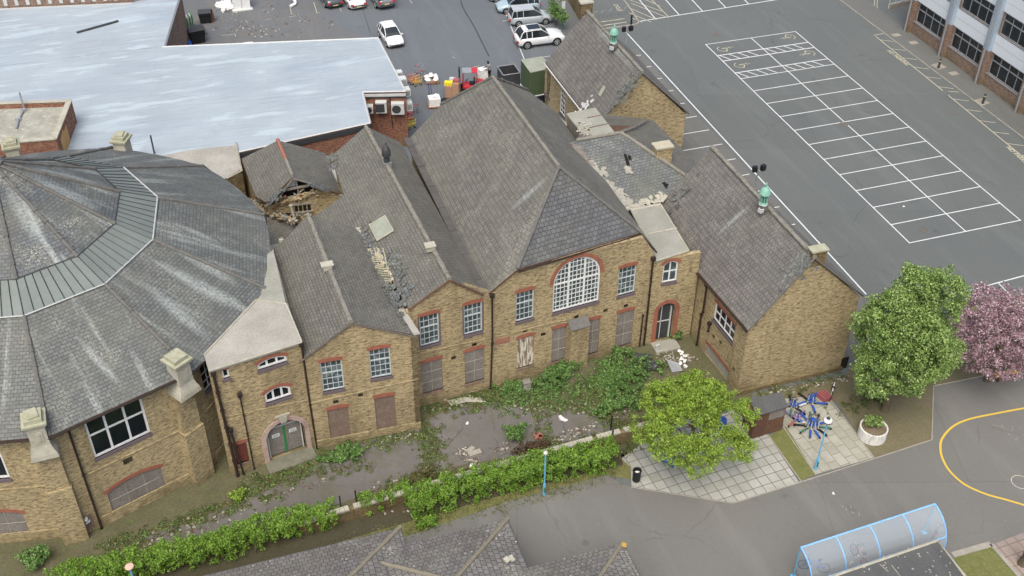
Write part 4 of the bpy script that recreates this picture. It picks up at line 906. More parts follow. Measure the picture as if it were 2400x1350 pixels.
            mc.box(bs+Vector((0, 0, 2.1)), (1.05, 1.0, .12), math.radians(a)); mc.box(bs+Vector((0, 0, 2.22)), (1.18, 1.14, .12), math.radians(a)); mc.box(bs+Vector((0, 0, 2.38)), (.86, .82, .26), math.radians(a))
            if i != 3: mc.box(bs+Vector((0, 0, 2.56)), (.7, .5, .12), math.radians(a)+.2)
            bt = m.build('buttress', MT['brick2'], t); s1 = ms.build('buttress_top', MT['stone'], bt); mc.build('capstone', MT['stonel'], bt)
    return t, faces, angs
ro_t, RF, RA = rotunda()
# ================================================================== small-thing kits
def ringpts(c, r, n, ax):
    a = Vector(ax).normalized(); u = a.orthogonal().normalized(); v = a.cross(u); return [Vector(c)+(u*math.cos(2*math.pi*k/n)+v*math.sin(2*math.pi*k/n))*r for k in range(n+1)]
def bike(p, rz, mat, lab, cat='bicycle', group=None, lean=.12, s=1.0):
    t = thing('bicycle', lab, cat, tuple(p), rz, group); t.rotation_euler = (lean, 0, rz)
    for x in (-.5*s, .5*s):
        m = MB(); m.tube(ringpts((x, 0, .33*s), .31*s, 14, (0, 1, 0)), .025, 4, cap=False)
        for k in range(4): a = k*math.pi/4; m.tube([(x-.3*s*math.cos(a), 0, .33*s-.3*s*math.sin(a)), (x+.3*s*math.cos(a), 0, .33*s+.3*s*math.sin(a))], .006, 3)
        local(m, 'wheel', MT['rubber'], t)
    m = MB()
    for a, b in (((-.5, .33), (-.12, .33)), ((-.5, .33), (-.2, .75)), ((-.12, .33), (-.2, .78)), ((-.12, .33), (.35, .72)), ((-.19, .7), (.35, .75)), ((.5, .33), (.36, .82))): m.tube([(a[0]*s, 0, a[1]*s), (b[0]*s, 0, b[1]*s)], .024, 5)
    local(m, 'frame', mat, t)
    m = MB(); m.tube([(.3*s, -.28*s, .92*s), (.36*s, -.1*s, .9*s), (.36*s, .1*s, .9*s), (.3*s, .28*s, .92*s)], .018, 5); m.tube([(.36*s, 0, .8*s), (.36*s, 0, .9*s)], .018, 5); local(m, 'handlebar', MT['dgrey'], t)
    m = MB(); m.blob((-.22*s, 0, .84*s), (.14*s, .07*s, .04*s), seed=1); local(m, 'saddle', MT['black'], t)
    return t
def kscooter(p, rz, mat, lab, group):
    t = thing('kick_scooter', lab, 'scooter', tuple(p), 0, group); t.rotation_euler = (0, -.1, rz)
    m = MB(); m.box((.25, 0, .12), (.6, .13, .03)); m.box((.25, 0, .138), (.5, .11, .01)); local(m, 'deck', mat, t)
    m = MB(); m.tube([(-.1, 0, .1), (-.16, 0, .72)], .022, 6); local(m, 'stem', MT['woff'], t)
    m = MB(); m.tube([(-.16, -.2, .72), (-.16, .2, .72)], .02, 6); local(m, 'handlebar', MT['dgrey'], t)
    for x in (-.12, .55): m = MB(); m.tube([(x, -.03, .07), (x, .03, .07)], .07, 10); local(m, 'wheel', MT['rubber'], t)
    return t
def loft(m, rings, mi=0, cap=True, closed=True):
    n = len(rings[0]); vs = [p for r in rings for p in r]; fs = []
    for i in range(len(rings)-1):
        for k in range(n if closed else n-1):
            l = (k+1) % n; fs.append((i*n+k, i*n+l, (i+1)*n+l, (i+1)*n+k))
    if cap: fs += [tuple(reversed(range(n))), tuple(range((len(rings)-1)*n, len(rings)*n))]
    m.mesh(vs, fs, mi)
def car(kind, p, rz, paint, lab, rails=None, sunroof=False):
    D = dict(suv=(4.7, .95, 1.74, .42, [(0, .78), (.03, 1.02), (.1, 1.08), (.55, 1.06), (.66, 1.08), (.8, 1.04), (.93, .92), (.985, .74), (1, .5)], (.04, .13, .50, .68), .37),
             mpv=(4.35, .87, 1.62, .35, [(0, .7), (.02, .95), (.1, 1.0), (.55, .97), (.7, .99), (.82, .90), (.93, .76), (.985, .6), (1, .45)], (.03, .08, .56, .76), .31),
             hatch=(3.75, .83, 1.46, .32, [(0, .6), (.03, .86), (.12, .92), (.55, .90), (.72, .92), (.84, .84), (.94, .7), (.985, .55), (1, .42)], (.03, .12, .54, .76), .29),
             coupe=(4.5, .9, 1.4, .32, [(0, .55), (.02, .84), (.1, .95), (.3, .93), (.62, .9), (.8, .82), (.93, .68), (.985, .55), (1, .4)], (.12, .32, .52, .7), .32),
             van=(5.0, .95, 1.95, .4, [(0, .75), (.01, 1.08), (.1, 1.1), (.6, 1.08), (.76, 1.1), (.86, 1.02), (.95, .85), (.99, .65), (1, .45)], (.01, .04, .62, .8), .33))[kind]
    L, hw, H, z0, bt, cab, wr = D
    t = thing('parked_car', lab, 'car', tuple(p), rz, 'parked cars')
    X = lambda f: (f-.5)*L; rings = []
    for f, zb in bt:
        e = min(f, 1-f); w_ = hw*(1-.16*max(0, (.10-e)/.10)**2*1.6); zz = z0-.12+(.12*max(0, (.05-e)/.05))
        half = [(w_*.0, zb+.035), (w_*.6, zb+.025), (w_*.9, zb-.02), (w_*.985, zb-.12), (w_, (zb+zz)/2+.05), (w_*.98, zz+.1), (w_*.9, zz)]
        rings.append([Vector((X(f), y, z)) for y, z in half]+[Vector((X(f), -y, z)) for y, z in reversed(half[1:])])
    m = MB(); loft(m, rings); body = local(m, 'body', paint, t, smooth=True)
    zb = lambda f: np.interp(f, [a for a, b in bt], [b for a, b in bt])
    a0, a1, a2, a3 = cab; st = [(a0, 0), (a0*.4+a1*.6, .72), (a1, .93), ((a1+a2)/2, 1.0), (a2, .97), (a2*.35+a3*.65, .42), (a3, 0)]
    rings = []; top = []
    for f, q in st:
        zB = zb(f)-.02; zT = zB+max(.01, (H-.02-zB)*q); w0, w1 = hw*.93, hw*(.93-.19*q); half = [(0, zT+.03*q), (w1*.7, zT+.015*q), (w1*.96, zT-.03*q), (w0, zB)]
        rings.append([Vector((X(f), y, z)) for y, z in half]+[Vector((X(f), -y, z)) for y, z in reversed(half[1:])])
    m = MB(); loft(m, rings); local(m, 'glasshouse', MT['carglass'], t, smooth=False)
    m = MB(); rr = []
    for i in (2, 3, 4):
        r = rings[i]; rr.append([p+Vector((0, 0, .012)) for p in (r[2], r[1], r[0], r[6], r[5])])
    # roof skin with rolled edges
    n5 = len(rr[0]); vs = [p for r in rr for p in r]+[p-Vector((0, 0, .03)) for r in rr for p in r]; fs = []
    for i in range(2):
        for k in range(n5-1): fs.append((i*n5+k, i*n5+k+1, (i+1)*n5+k+1, (i+1)*n5+k)); fs.append((15+i*n5+k, 15+(i+1)*n5+k, 15+(i+1)*n5+k+1, 15+i*n5+k+1))
    m.mesh(vs, fs)
    for y in (2, 5):
        m.tube([rings[2][y]+Vector((0, 0, .01)), rings[3][y]+Vector((0, 0, .01)), rings[4][y]+Vector((0, 0, .01))], .035, 5)
        m.tube([rings[4][y], rings[5][y], rings[6][3 if y == 2 else 4]], .035, 5); m.tube([rings[0][3 if y == 2 else 4], rings[1][y], rings[2][y]], .045, 5)
        s_ = 1 if y == 2 else -1
        for f in ((a1+a2)/2-.02, (a0+a1)/2+.10 if kind != 'coupe' else (a1+a2)/2-.03): zB = zb(f); m.tube([(X(f), s_*hw*.93, zB), (X(f), s_*hw*.75, H-.07)], .035, 5)
    local(m, 'roof_panel', paint, t)
    if sunroof: m = MB(); m.box((X(.36), 0, H+.02), (L*.26, hw*1.05, .02)); local(m, 'sunroof', MT['carglass'], t)
    if rails:
        m = MB()
        for s_ in (1, -1): m.tube([(X(a1), s_*hw*.72, H+.03), (X(a2), s_*hw*.72, H+.03)], .022, 5)
        local(m, 'roof_rail', MT['grey'], t)
    for f in (.19, .81):
        for s_ in (1, -1):
            m = MB(); m.tube([(X(f), s_*(hw-.02), wr*1.03), (X(f), s_*(hw+.004), wr*1.03)], wr*1.2, 20); local(m, 'wheel_arch', MT['black'], t)
            m = MB(); m.tube([(X(f), s_*(hw-.2), wr), (X(f), s_*(hw+.02), wr)], wr, 18); wh = local(m, 'wheel', MT['rubber'], t)
            m = MB(); m.tube([(X(f), s_*(hw+.015), wr), (X(f), s_*(hw+.03), wr)], wr*.22, 10)
            for k in range(5): a = k*2*math.pi/5; m.tube([(X(f), s_*(hw+.025), wr), (X(f)+wr*.62*math.cos(a), s_*(hw+.025), wr+wr*.62*math.sin(a))], wr*.09, 4)
            m.tube([p for p in ringpts((X(f), s_*(hw+.02), wr), wr*.64, 14, (0, 1, 0))], wr*.06, 4, cap=False); local(m, 'rim', MT['grey'], wh)
    for s_ in (1, -1):
        m = MB(); m.blob((X(.965), s_*hw*.68, zb(.955)-.12), (.12, .2, .08), seed=1, jit=0.0, n=10); local(m, 'headlight', MT['woff'], t)
        m = MB(); m.box((X(.005), s_*hw*.74, zb(.02)-.22), (.08, .28, .2)); local(m, 'tail_light', MT['redp'], t)
        m = MB(); m.blob((X(a3-.05), s_*(hw+.08), zb(a3)+.04), (.07, .11, .07), seed=2, jit=0.05); local(m, 'wing_mirror', paint, t)
    m = MB(); m.box((X(.0)-.0, 0, z0+.16), (.05, hw*1.5, .16)); local(m, 'bumper', MT['dgrey'], t); m = MB(); m.box((X(1.0), 0, z0+.06), (.04, hw*1.3, .16)); local(m, 'bumper', MT['dgrey'], t)
    m = MB(); m.box((X(.0)-.02, 0, zb(.02)-.42), (.03, .5, .11)); local(m, 'number_plate', MT['tan'], t)
    return t
MT['carglass'] = glassy('car_glass', '20272b', .08, .7); 
def paint(n, c): t = NT(n, .25, .6); t.b.inputs['Coat Weight'].default_value = .6; return t.out(t.mix(t.ramp(t.noise(t.pos(), 1, 3), .3, .7), mul(srgb(c), .94), mul(srgb(c), 1.05)))
MT.update(cw=paint('white_car_paint', 'dfe2e3'), cs=paint('silver_car_paint', 'a8b0b5'), cb=paint('pale_blue_car_paint', '9fb3be'), cd=paint('dark_car_paint', '3e474c'), cg=paint('grey_van_paint', '6d7376'))

# ---- foliage
def leafcloud(name, mat, blobs, size, parent=None, up=.4, seed=0, asp=.7, kind=None):
    """blobs: (centre, (rx,ry,rz), n). every leaf is a small folded face of its own"""
    rg = np.random.default_rng(seed); V = []
    for c, r, n in blobs:
        d = rg.normal(size=(n, 3)); d /= np.linalg.norm(d, axis=1)[:, None]+1e-9; rad = rg.random(n)**.38
        pos = np.array(c)+d*rad[:, None]*np.array(r)
        nrm = d*1.0+rg.normal(size=(n, 3))*.75+np.array([0, 0, up]); nrm /= np.linalg.norm(nrm, axis=1)[:, None]
        u = np.cross(nrm, rg.normal(size=(n, 3))); u /= np.linalg.norm(u, axis=1)[:, None]+1e-9; v = np.cross(nrm, u)
        s = size*(0.6+.8*rg.random(n))[:, None]
        V.append(np.stack([pos-u*s, pos-v*s*asp+nrm*s*.2, pos+u*s, pos+v*s*asp+nrm*s*.2], 1).reshape(-1, 3))
    V = np.concatenate(V).astype(np.float32); n = len(V)//4
    me = bpy.data.meshes.new(name); me.vertices.add(n*4); me.vertices.foreach_set('co', V.ravel()); me.loops.add(n*4); me.loops.foreach_set('vertex_index', np.arange(n*4, dtype=np.int32))
    me.polygons.add(n); me.polygons.foreach_set('loop_start', np.arange(0, n*4, 4, dtype=np.int32)); me.polygons.foreach_set('loop_total', np.full(n, 4, dtype=np.int32)); me.update(); me.validate()
    me.materials.append(mat); o = bpy.data.objects.new(name, me); COL.objects.link(o)
    if parent is not None: o.parent = parent; o.matrix_parent_inverse = parent_inv(parent) if parent.type == 'EMPTY' else Matrix.Identity(4)
    if kind: o['kind'] = kind
    return o
def crownblobs(c, r, n, cr_, per, seed=0, flat=.8, low=-.65, inner=.25, lumps=6, depth=.26):
    """clumps over an uneven ellipsoid with bays and bulges"""
    rg = random.Random(seed); out = []; c = Vector(c)
    dirs = [Vector((rg.gauss(0, 1), rg.gauss(0, 1), rg.gauss(.2, .8))).normalized() for _ in range(lumps)]
    for i in range(n):
        for _ in range(40):
            d = Vector((rg.gauss(0, 1), rg.gauss(0, 1), rg.gauss(0, 1))).normalized()
            if d.z > low: break
        k = 1-depth+depth*1.35*max(0, max((d.dot(q))**5 if d.dot(q) > 0 else 0 for q in dirs))
        f = k*(rg.uniform(.84, 1.04) if rg.random() > inner else rg.uniform(.4, .8))
        p = c+Vector((d.x*r[0]*f, d.y*r[1]*f, d.z*r[2]*f)); q = cr_*rg.uniform(.6, 1.35)
        out.append((tuple(p), (q, q, q*flat), int(per*(q/cr_)**2)))
    return out
def trunk(m, base, top, r0, r1, seed=0, limbs=6, spread=2.0):
    rg = random.Random(seed); b = Vector(base); t_ = Vector(top); mid = b.lerp(t_, .5)+Vector((rg.uniform(-.12, .12), rg.uniform(-.12, .12), 0))
    m.tube([b, b+Vector((0, 0, .25)), mid, t_], [r0*1.35, r0, (r0+r1)/2, r1], 9)
    for i in range(limbs):
        s = b.lerp(t_, rg.uniform(.45, .95)); a = 2*math.pi*i/limbs+rg.random(); e = s+Vector((math.cos(a)*spread*rg.uniform(.6, 1), math.sin(a)*spread*rg.uniform(.6, 1), rg.uniform(.8, 1.8))); k = s.lerp(e, .5)+Vector((0, 0, -.1)); m.tube([s, k, e], [r1*.7, r1*.45, r1*.15], 6)
# ================================================================== SIDE WINGS (same steep gabled roofs)
def turret(name, lab, q):
    t = thing(name, lab, 'roof lantern', tuple(q), group='copper roof lanterns')
    m = MB(); m.box((0, 0, .1), (.55, .55, .5)); local(m, 'base', MT['hip'], t)
    m = MB(); m.lathe((0, 0, .3), [(.34, 0), (.34, .08), (.28, .1), (.28, .14)], 8); m.box((-.22, -.2, -.05), (.26, .34, .3), .3); local(m, 'flashing', MT['woff'], t)
    m = MB(); m.lathe((0, 0, .42), [(.2, 0), (.2, .72)], 8); local(m, 'louvre', MT['verdd'], t)
    m = MB()
    for i in range(8): a = math.pi/4*i+.39; m.tube([(.23*math.cos(a), .23*math.sin(a), .4), (.23*math.cos(a), .23*math.sin(a), 1.16)], .045, 6)
    local(m, 'posts', MT['verd'], t)
    m = MB(); m.lathe((0, 0, 1.12), [(.40, 0), (.44, .05), (.40, .12), (.36, .26), (.28, .42), (.16, .52), (.07, .56), (.05, .66), (.10, .72), (.06, .80), (.02, .95)], 16); local(m, 'dome', MT['verd'], t, smooth=True)
    m = MB(); m.lathe((0, 0, .38), [(.30, 0), (.32, .07), (.26, .1)], 12); local(m, 'collar', MT['verd'], t)
    t.scale = (.86, .86, .88); return t
def wing(name, lab, fl, fr, zE, ridgeF, ridgeB, eaveFL, eaveBL, eaveFR, mat='slate_w'):
    t = thing(name, lab, 'school building', (fl[0], fl[1], 0))
    nn = Vector((0, 0, .05)); a, b = ridgeF, ridgeB
    eaveBR = eaveFR+(eaveBL-eaveFL)
    roofmesh(t, [[a, b, eaveBL, eaveFL], [a, eaveFR, eaveBR, b]], mat)
    wf = WF(fl, fr); sa = wf_s(wf, a); m = MB()
    return t, wf, eaveBR
# --- right wing
def right_wing():
    fl, fr = Vector((-19.28, -44.12, 0)), Vector((-11.95, -44.02, 0)); w0 = WF(fl, fr); o = .1
    eFL = w0.pt(*w0.sz(1751, 771), o); eFR = w0.pt(*w0.sz(2022, 690), o); rf = w0.pt(*w0.sz(1908, 602), o); zE = eFL.z
    rb = G(1668, 345, rf.z); d = (G(1605, 600, zE)-G(1751, 771, zE)).normalized(); eBL = eFL+d*((rb-rf).length)
    t, wf, eBR = wing('right_wing', 'low steep-roofed wing with blank brick gable and chimney stub, behind the tall oval tree', fl, fr, zE, rf, rb, eFL, eBL, eFR)
    pw = Plane(eFL, eBL, rf)
    sa = wf_s(wf, rf); m = MB(); wall(m, wf, [(0, 0), (wf.L, 0), (wf.L, eFR.z-.12), (sa, rf.z-.12), (0, zE-.12)])
    vt = wf.rect((1968, 838), (1990, 832), (1990, 855), (1967, 868))
    ww = WF(Vector((eBL.x+.25, eBL.y, 0)), Vector((fl.x, fl.y, 0)))
    wn = ww.rect((1674, 706), (1722, 760), (1720, 803), (1672, 752)); wn = (wn[0], wn[1], wn[2]+.0, min(wn[3], zE-.35))
    dr = ww.rect((1655, 805), (1712, 868), (1700, 900), (1645, 868)); dr = (dr[0], dr[1], 0.05, ww.sz(1655, 803)[1])
    wall(m, ww, [(0, 0), (ww.L, 0), (ww.L, zE-.1), (0, zE-.1)], [outl(wn), outl(dr)])
    we = WF(Vector((fr.x, fr.y, 0)), Vector((eBR.x-.25, eBR.y, 0))); wall(m, we, [(0, 0), (we.L, 0), (we.L, eFR.z-.15), (0, eFR.z-.15)])
    wk = WF(Vector((eBR.x-.25, eBR.y-.1, 0)), Vector((eBL.x+.25, eBL.y-.1, 0))); wall(m, wk, [(0, 0), (wk.L, 0), (wk.L, zE-.1), (wf_s(wk, rb), rf.z-.15), (0, zE-.1)])
    m.build('wall', MT['brick2'], t)
    window(t, ww, wn, 4, 2, 0, 'white', 'glassd', .09, .1, lrise=.03, trans=())
    board(t, ww, dr, 'felt', grid=False, sill=None, name='boarded_doorway', lh=.2)
    for q in ((1673, 788), (1689, 802), (1720, 865)): vent(t, ww, *q, w=.22, h=.18)
    vent(t, wf, 1979, 850, .5, .9)
    m = MB(); bar(m, wf, (0, .15), (wf.L, .15), .3, .1, 0); m.build('plinth', MT['brickd'], t)
    u = Vector((0, 0, .04)); ridge(t, [rf+u, rb+u], lump=.5)
    m = MB(); m.tube([rf-u, eFL-u], .05, 5); m.tube([rf-u, eFR-u], .05, 5); m.build('verge_board', MT['hip'], t)
    m = MB(); m.tube([eFL-u*3+Vector((-.08, 0, 0)), eBL-u*3+Vector((-.08, 0, 0))], .06, 6); m.build('gutter', MT['pipe'], t)
    # chimney stub on the gable
    q = G(1920, 602, 9.1); m = MB(); m.box(Vector((rf.x+.35, rf.y+.33, rf.z-.2)), (.95, .5, 1.0), .0); c = m.build('chimney', MT['brickd'], t)
    m = MB(); m.box(Vector((rf.x+.35, rf.y+.33, rf.z+.34)), (1.08, .62, .1)); m.build('chimney_cap', MT['stonel'], c)
    # iron pipe, wall lamp box with bird
    s_, _ = ww.sz(1650, 760); z0 = ww.sz(1660, 672)[1]; drain(t, [ww.pt(s_-.15, zE-.3, .12), ww.pt(s_-.15, 2.9, .12), ww.pt(s_-.3, 2.6, .12), ww.pt(s_-.3, 0, .12)], .06)
    drain(t, [ww.pt(s_+.75, 2.6, .1), ww.pt(s_+.7, 2.0, .1)], .05)
    s_, z_ = ww.sz(1602, 714); m = MB(); c = ww.pt(s_+.2, z_, .45)
    m.lathe(c-Vector((0, 0, .3)), [(.02, 0), (.42, .12), (.46, .5), (.4, .52), (.36, .3), (.02, .28)], 6); m.box(ww.pt(s_+.2, z_, .2), (.1, .45, .1), 0); b = m.build('rainwater_hopper', MT['pipe'], t)
    m = MB(); m.blob(c+Vector((0, 0, .2)), (.2, .12, .1), seed=3); m.blob(c+Vector((.12, .05, .26)), (.08, .06, .06), seed=4); m.build('droppings', MT['white'], b)
    slipped(t, pw, [pw.at(1580, 480), pw.at(1600, 440)], n=14, seed=11, jit=.6, mat='slate_l')
    slipped(t, pw, [pw.at(1840, 640), pw.at(1880, 620), pw.at(1900, 610)], n=40, seed=12, jit=.3, mat='slate_l')
    turret('roof_lantern', 'green copper lantern on the ridge of the wing with the stub chimney, nearer the tree', G(1787, 487, rf.z+.08))
    return t, ww, wf, eFL, eBL
rw_t, RWW, RWF, REF, REB = right_wing()
def north_wing():
    Y = -19.6; rf = PY(1506, 170, Y); vp = PY(1421, 268, Y); eFR = PY(1615, 265, Y); zE = 5.2
    f = (rf.z-zE)/(rf.z-vp.z); eFL = rf+(vp-rf)*f; rb = G(1376, 27, rf.z); eBL = G(1258, 152, zE); eBL = eFL+(rb-rf).normalized()*((rb-rf).length)
    fl, fr = Vector((eFL.x+.2, Y+.12, 0)), Vector((eFR.x-.2, Y+.12, 0))
    t, wf, eBR = wing('north_wing', 'far steep-roofed wing with plain yellow brick gable facing us, beside the car park', fl, fr, zE, rf, rb, eFL, eBL, eFR)
    pw = Plane(eFL, eBL, rf); sa = wf_s(wf, rf); m = MB(); wall(m, wf, [(0, 0), (wf.L, 0), (wf.L, eFR.z-.12), (sa, rf.z-.12), (0, zE-.12)])
    ww = WF(Vector((eBL.x+.2, eBL.y, 0)), fl); w1 = ww.rect((1276, 193), (1287, 205), (1287, 248), (1276, 243)); w2 = ww.rect((1311, 242), (1324, 258), (1322, 300), (1310, 290))
    w1 = (w1[0], w1[0]+1.3, 2.2, 4.4); w2 = (w2[0], w2[0]+1.3, 2.2, 4.4)
    wall(m, ww, [(0, 0), (ww.L, 0), (ww.L, zE-.1), (0, zE-.1)], [outl(w1), outl(w2)])
    we = WF(fr, Vector((eBR.x-.2, eBR.y, 0))); wall(m, we, [(0, 0), (we.L, 0), (we.L, zE-.1), (0, zE-.1)])
    wk = WF(Vector((eBR.x-.25, eBR.y-.15, 0)), Vector((eBL.x+.25, eBL.y-.15, 0))); wall(m, wk, [(0, 0), (wk.L, 0), (wk.L, zE-.3), (wf_s(wk, rb), rf.z-.2), (0, zE-.3)])
    m.build('wall', MT['brick2'], t)
    for r in (w1, w2): window(t, ww, r, 3, 5, 0, 'white', 'glassd', .05, .07, lint=False)
    u = Vector((0, 0, .04)); ridge(t, [rf+u, rb+u], lump=.5)
    m = MB(); m.tube([rf-u, eFL-u], .05, 5); m.tube([rf-u, eFR-u], .06, 5); m.build('verge_board', MT['hip'], t)
    m = MB(); m.tube([eFL-u*3+Vector((-.08, 0, 0)), eBL-u*3+Vector((-.08, 0, 0))], .06, 6); m.build('gutter', MT['woff'], t)
    m = MB(); m.box(rb+Vector((0, .3, .1)), (1.0, .5, 1.1)); c = m.build('chimney', MT['brickd'], t)
    m = MB(); m.box(rb+Vector((0, .3, .7)), (1.12, .62, .12)); m.build('chimney_cap', MT['stone'], c)
    m = MB(); q = quadon(pw, ((1404, 222), (1416, 200), (1422, 205), (1409, 228)), .1); m.prism(q, (0, 0, -.1)); sk = m.build('skylight', MT['olivet'], t)
    slipped(t, pw, [pw.at(1385, 235), pw.at(1360, 260), pw.at(1370, 250)], n=16, seed=21, jit=.15, mat='woff')
    slipped(t, pw, [pw.at(1490, 170), pw.at(1480, 200), pw.at(1450, 235)], n=70, seed=22, jit=.3)
    turret('roof_lantern', 'green copper lantern on the far wing ridge, by the top of the car park', G(1437, 108, rf.z+.05))
    return t, pw, wf, eFL, eFR
nw_t, NPW, NWF, NEF, NER = north_wing()

# ================================================================== CONNECTING BLOCKS between the hall and the right wing
def connector():
    y = G(1540, 805).y; wf = WF(Vector((B0.x, G(1540, 803).y, 0)), Vector((-19.7, G(1585, 795).y+.0, 0))); h = 6.15
    P = PY(1612, 590, wf.A.y); h = P.z-.1
    t = thing('linking_block', 'small flat-roofed brick link with arched doorway, squeezed between the tall hall and the right wing', 'school building', tuple(wf.A))
    L = wf.L; r1 = wf.rect((1553, 618), (1590, 612), (1590, 660), (1550, 668)); r1 = (r1[0]+.05, r1[1]-.05, r1[2]+.1, wf.sz(1570, 613)[1])
    ar = wf.rect((1540, 745), (1580, 735), (1580, 788), (1536, 800)); ar = (ar[0], ar[1]-.05, .02, wf.sz(1560, 712)[1]); ra = (ar[1]-ar[0])/2*.8
    m = MB(); wall(m, wf, [(0, 0), (L, 0), (L, h-.12), (0, h-.12)], [outl(r1, .22), outl(ar, ra, 14)]); m.build('wall', MT['brick2'], t)
    window(t, wf, r1, 2, 2, .22, 'white', 'glassm', .09, .09)
    m = MB(); o = outl(ar, ra, 14); wpoly(m, wf, o, -.35, -.4); d = m.build('door', MT['dgrey'], t)
    m = MB(); c = (ar[0]+ar[1])/2; bar(m, wf, (c-.2, .1), (c-.2, ar[3]-.3), .05, -.3, -.35); bar(m, wf, (ar[0]+.1, 1.5), (ar[1]-.2, 1.5), .05, -.3, -.35); bar(m, wf, (ar[1]-.15, .1), (ar[1]-.15, ar[3]-.5), .08, -.25, -.35); m.build('door_bar', MT['woff'], d)
    lintel(wf, ar, ra, t, 'red', lh=.28)
    m = MB(); 
    for a, b in ((ar[0]-.28, ar[0]), (ar[1], ar[1]+.28)): wpoly(m, wf, [(a, 0), (b, 0), (b, ar[3]-ra), (a, ar[3]-ra)], .012, -.1)
    m.build('door_jamb', MT['red'], t)
    A, B, C, D = wf.pt(.05, h, .15), G(1614, 587, h), G(1548, 478, h), G(1478, 492, h)
    m = MB(); m.prism([A, B, C, D], (0, 0, -.15)); m.build('flat_roof', [MT['felt']], t)
    m = MB(); m.tube([A, B], .06, 5); m.tube([B, C], .06, 5); p, q = G(1518, 549, h+.03), G(1586, 534, h+.03); m.tube([p, q], .05, 5); m.tube([D, C], .08, 5); m.build('roof_kerb', MT['stone'], t)
    m = MB(); m.prism([wf.pt(ar[0]-.3, .12, 1.0), wf.pt(ar[1]+.2, .12, 1.0), wf.pt(ar[1]+.2, .12, 0), wf.pt(ar[0]-.3, .12, 0)], (0, 0, -.12)); m.build('doorstep', MT['felt'], t)
    return t
cn_t = connector()
def middle():
    """hipped slate block behind the link, with slipped slates and a chimney"""
    zE = 6.6; zr = 8.7
    t = thing('middle_block', 'hipped slate roof with holes and small brick chimney, between the central hall and the wings', 'school building', tuple(G(1480, 400)))
    a = G(1455, 312, zr); a2 = G(1350, 335, zr); z0 = 6.5
    c1 = G(1490, 482, z0); c2 = G(1556, 466, z0+.02); c3 = G(1622, 408, z0+.4)
    pf = Plane(a, a2, c1); 
    L = [pf.at(1322, 338), pf.at(1350, 330), pf.at(1456, 312), pf.at(1605, 412), pf.at(1560, 462), pf.at(1486, 483), pf.at(1468, 500), pf.at(1400, 425)]
    ps_ = Plane(pf.at(1456, 312), pf.at(1605, 412), PX(1625, 375, -14.4))
    E_ = [pf.at(1456, 312), pf.at(1605, 412), G(1640, 425, 6.2), G(1627, 378, 6.2), G(1530, 281, 6.4)]
    Bk = [pf.at(1456, 312), G(1530, 281, 6.4), G(1420, 268, 6.3), G(1380, 275, 6.4), pf.at(1350, 330)]
    roofmesh(t, [L], 'slate_l'); roofmesh(t, [E_, Bk], 'slate_g', name='rear_roof')
    u = Vector((0, 0, .05)); ridge(t, [L[1]+u, L[2]+u], 'ridge'); ridge(t, [L[2]+u, L[3]+u], 'ridge'); 
    m = MB(); q = spline([G(1460, 312, 8.6), G(1490, 300, 7.9), G(1520, 283, 6.8)], 6); m.tube([p+u*3 for p in q], .07, 5); m.build('creeper_line', MT['board'], t)
    # side wall down to the ground on the car park side
    m = MB(); ws = WF(G(1620, 378, 6.2)*1, Vector((-13.9, -20.5, 0))); 
    for a_, b_ in (((-22.6, -33.2), (-18.5, -33.0)), ((-15.9, -31.5), (-15.9, -22.5)), ((-15.9, -22.3), (-22.6, -22.3))):
        w_ = WF(a_, b_); wall(m, w_, [(0, 0), (w_.L, 0), (w_.L, 5.7), (0, 5.7)])
    m.build('wall', MT['brick'], t)
    # chimney
    b = G(1554, 385, 7.0); m = MB(); top = G(1554, 330, 8.45); c = Vector(((b.x+top.x)/2, (b.y+top.y)/2+.2, 0)); 
    c = G(1553, 345, 8.3); m.box((c.x, c.y, 7.3), (1.15, .75, 2.2)); ch = m.build('chimney', MT['brick2'], t)
    m = MB(); m.box((c.x, c.y, 8.45), (1.3, .9, .12)); m.build('chimney_cap', MT['yellowcap'], ch)
    m = MB(); m.prism([(c.x-.75, c.y-.7, 7.05), (c.x+.75, c.y-.7, 6.75), (c.x+.75, c.y-.35, 7.05), (c.x-.75, c.y-.35, 7.35)], (0, 0, -.05)); m.build('flashing', MT['lead'], ch)
    for q in (((1461, 360), (1468, 362), (1477, 388), (1470, 391)), ((1471, 364), (1478, 364), (1481, 376), (1474, 377)), ((1551, 428), (1558, 426), (1565, 440), (1560, 442)), ((1560, 430), (1564, 430), (1568, 436), (1564, 437)), ((1339, 340), (1348, 340), (1350, 345), (1341, 346)), ((1346, 348), (1352, 350), (1360, 362), (1354, 364))): hole(t, pf, q)
    slipped(t, pf, [pf.at(1388, 390), pf.at(1420, 430), pf.at(1455, 462), pf.at(1480, 488)], n=130, seed=31, jit=.26, mat='feltw')
    slipped(t, pf, [pf.at(1345, 345), pf.at(1360, 365), pf.at(1385, 388)], n=50, seed=32, jit=.16, mat='board')
    slipped(t, pf, [pf.at(1470, 394), pf.at(1474, 404)], n=14, seed=33, jit=.1, mat='feltw')
    slipped(t, pf, [pf.at(1480, 488), pf.at(1520, 478), pf.at(1548, 466), pf.at(1556, 458)], n=45, seed=34, jit=.14, mat='stone')
    # flat concrete tank room
    t2 = thing('tank_room', 'small square box with cracked grey flat roof, between hall ridge and far wing gable', 'roof structure', tuple(G(1380, 290, 0)))
    z = 8.2; q = [G(1375, 325, z), G(1440, 309, z), G(1395, 252, z), G(1327, 266, z)]
    m = MB(); m.prism(q, (0, 0, -.15)); m.build('flat_roof', [MT['felt']], t2)
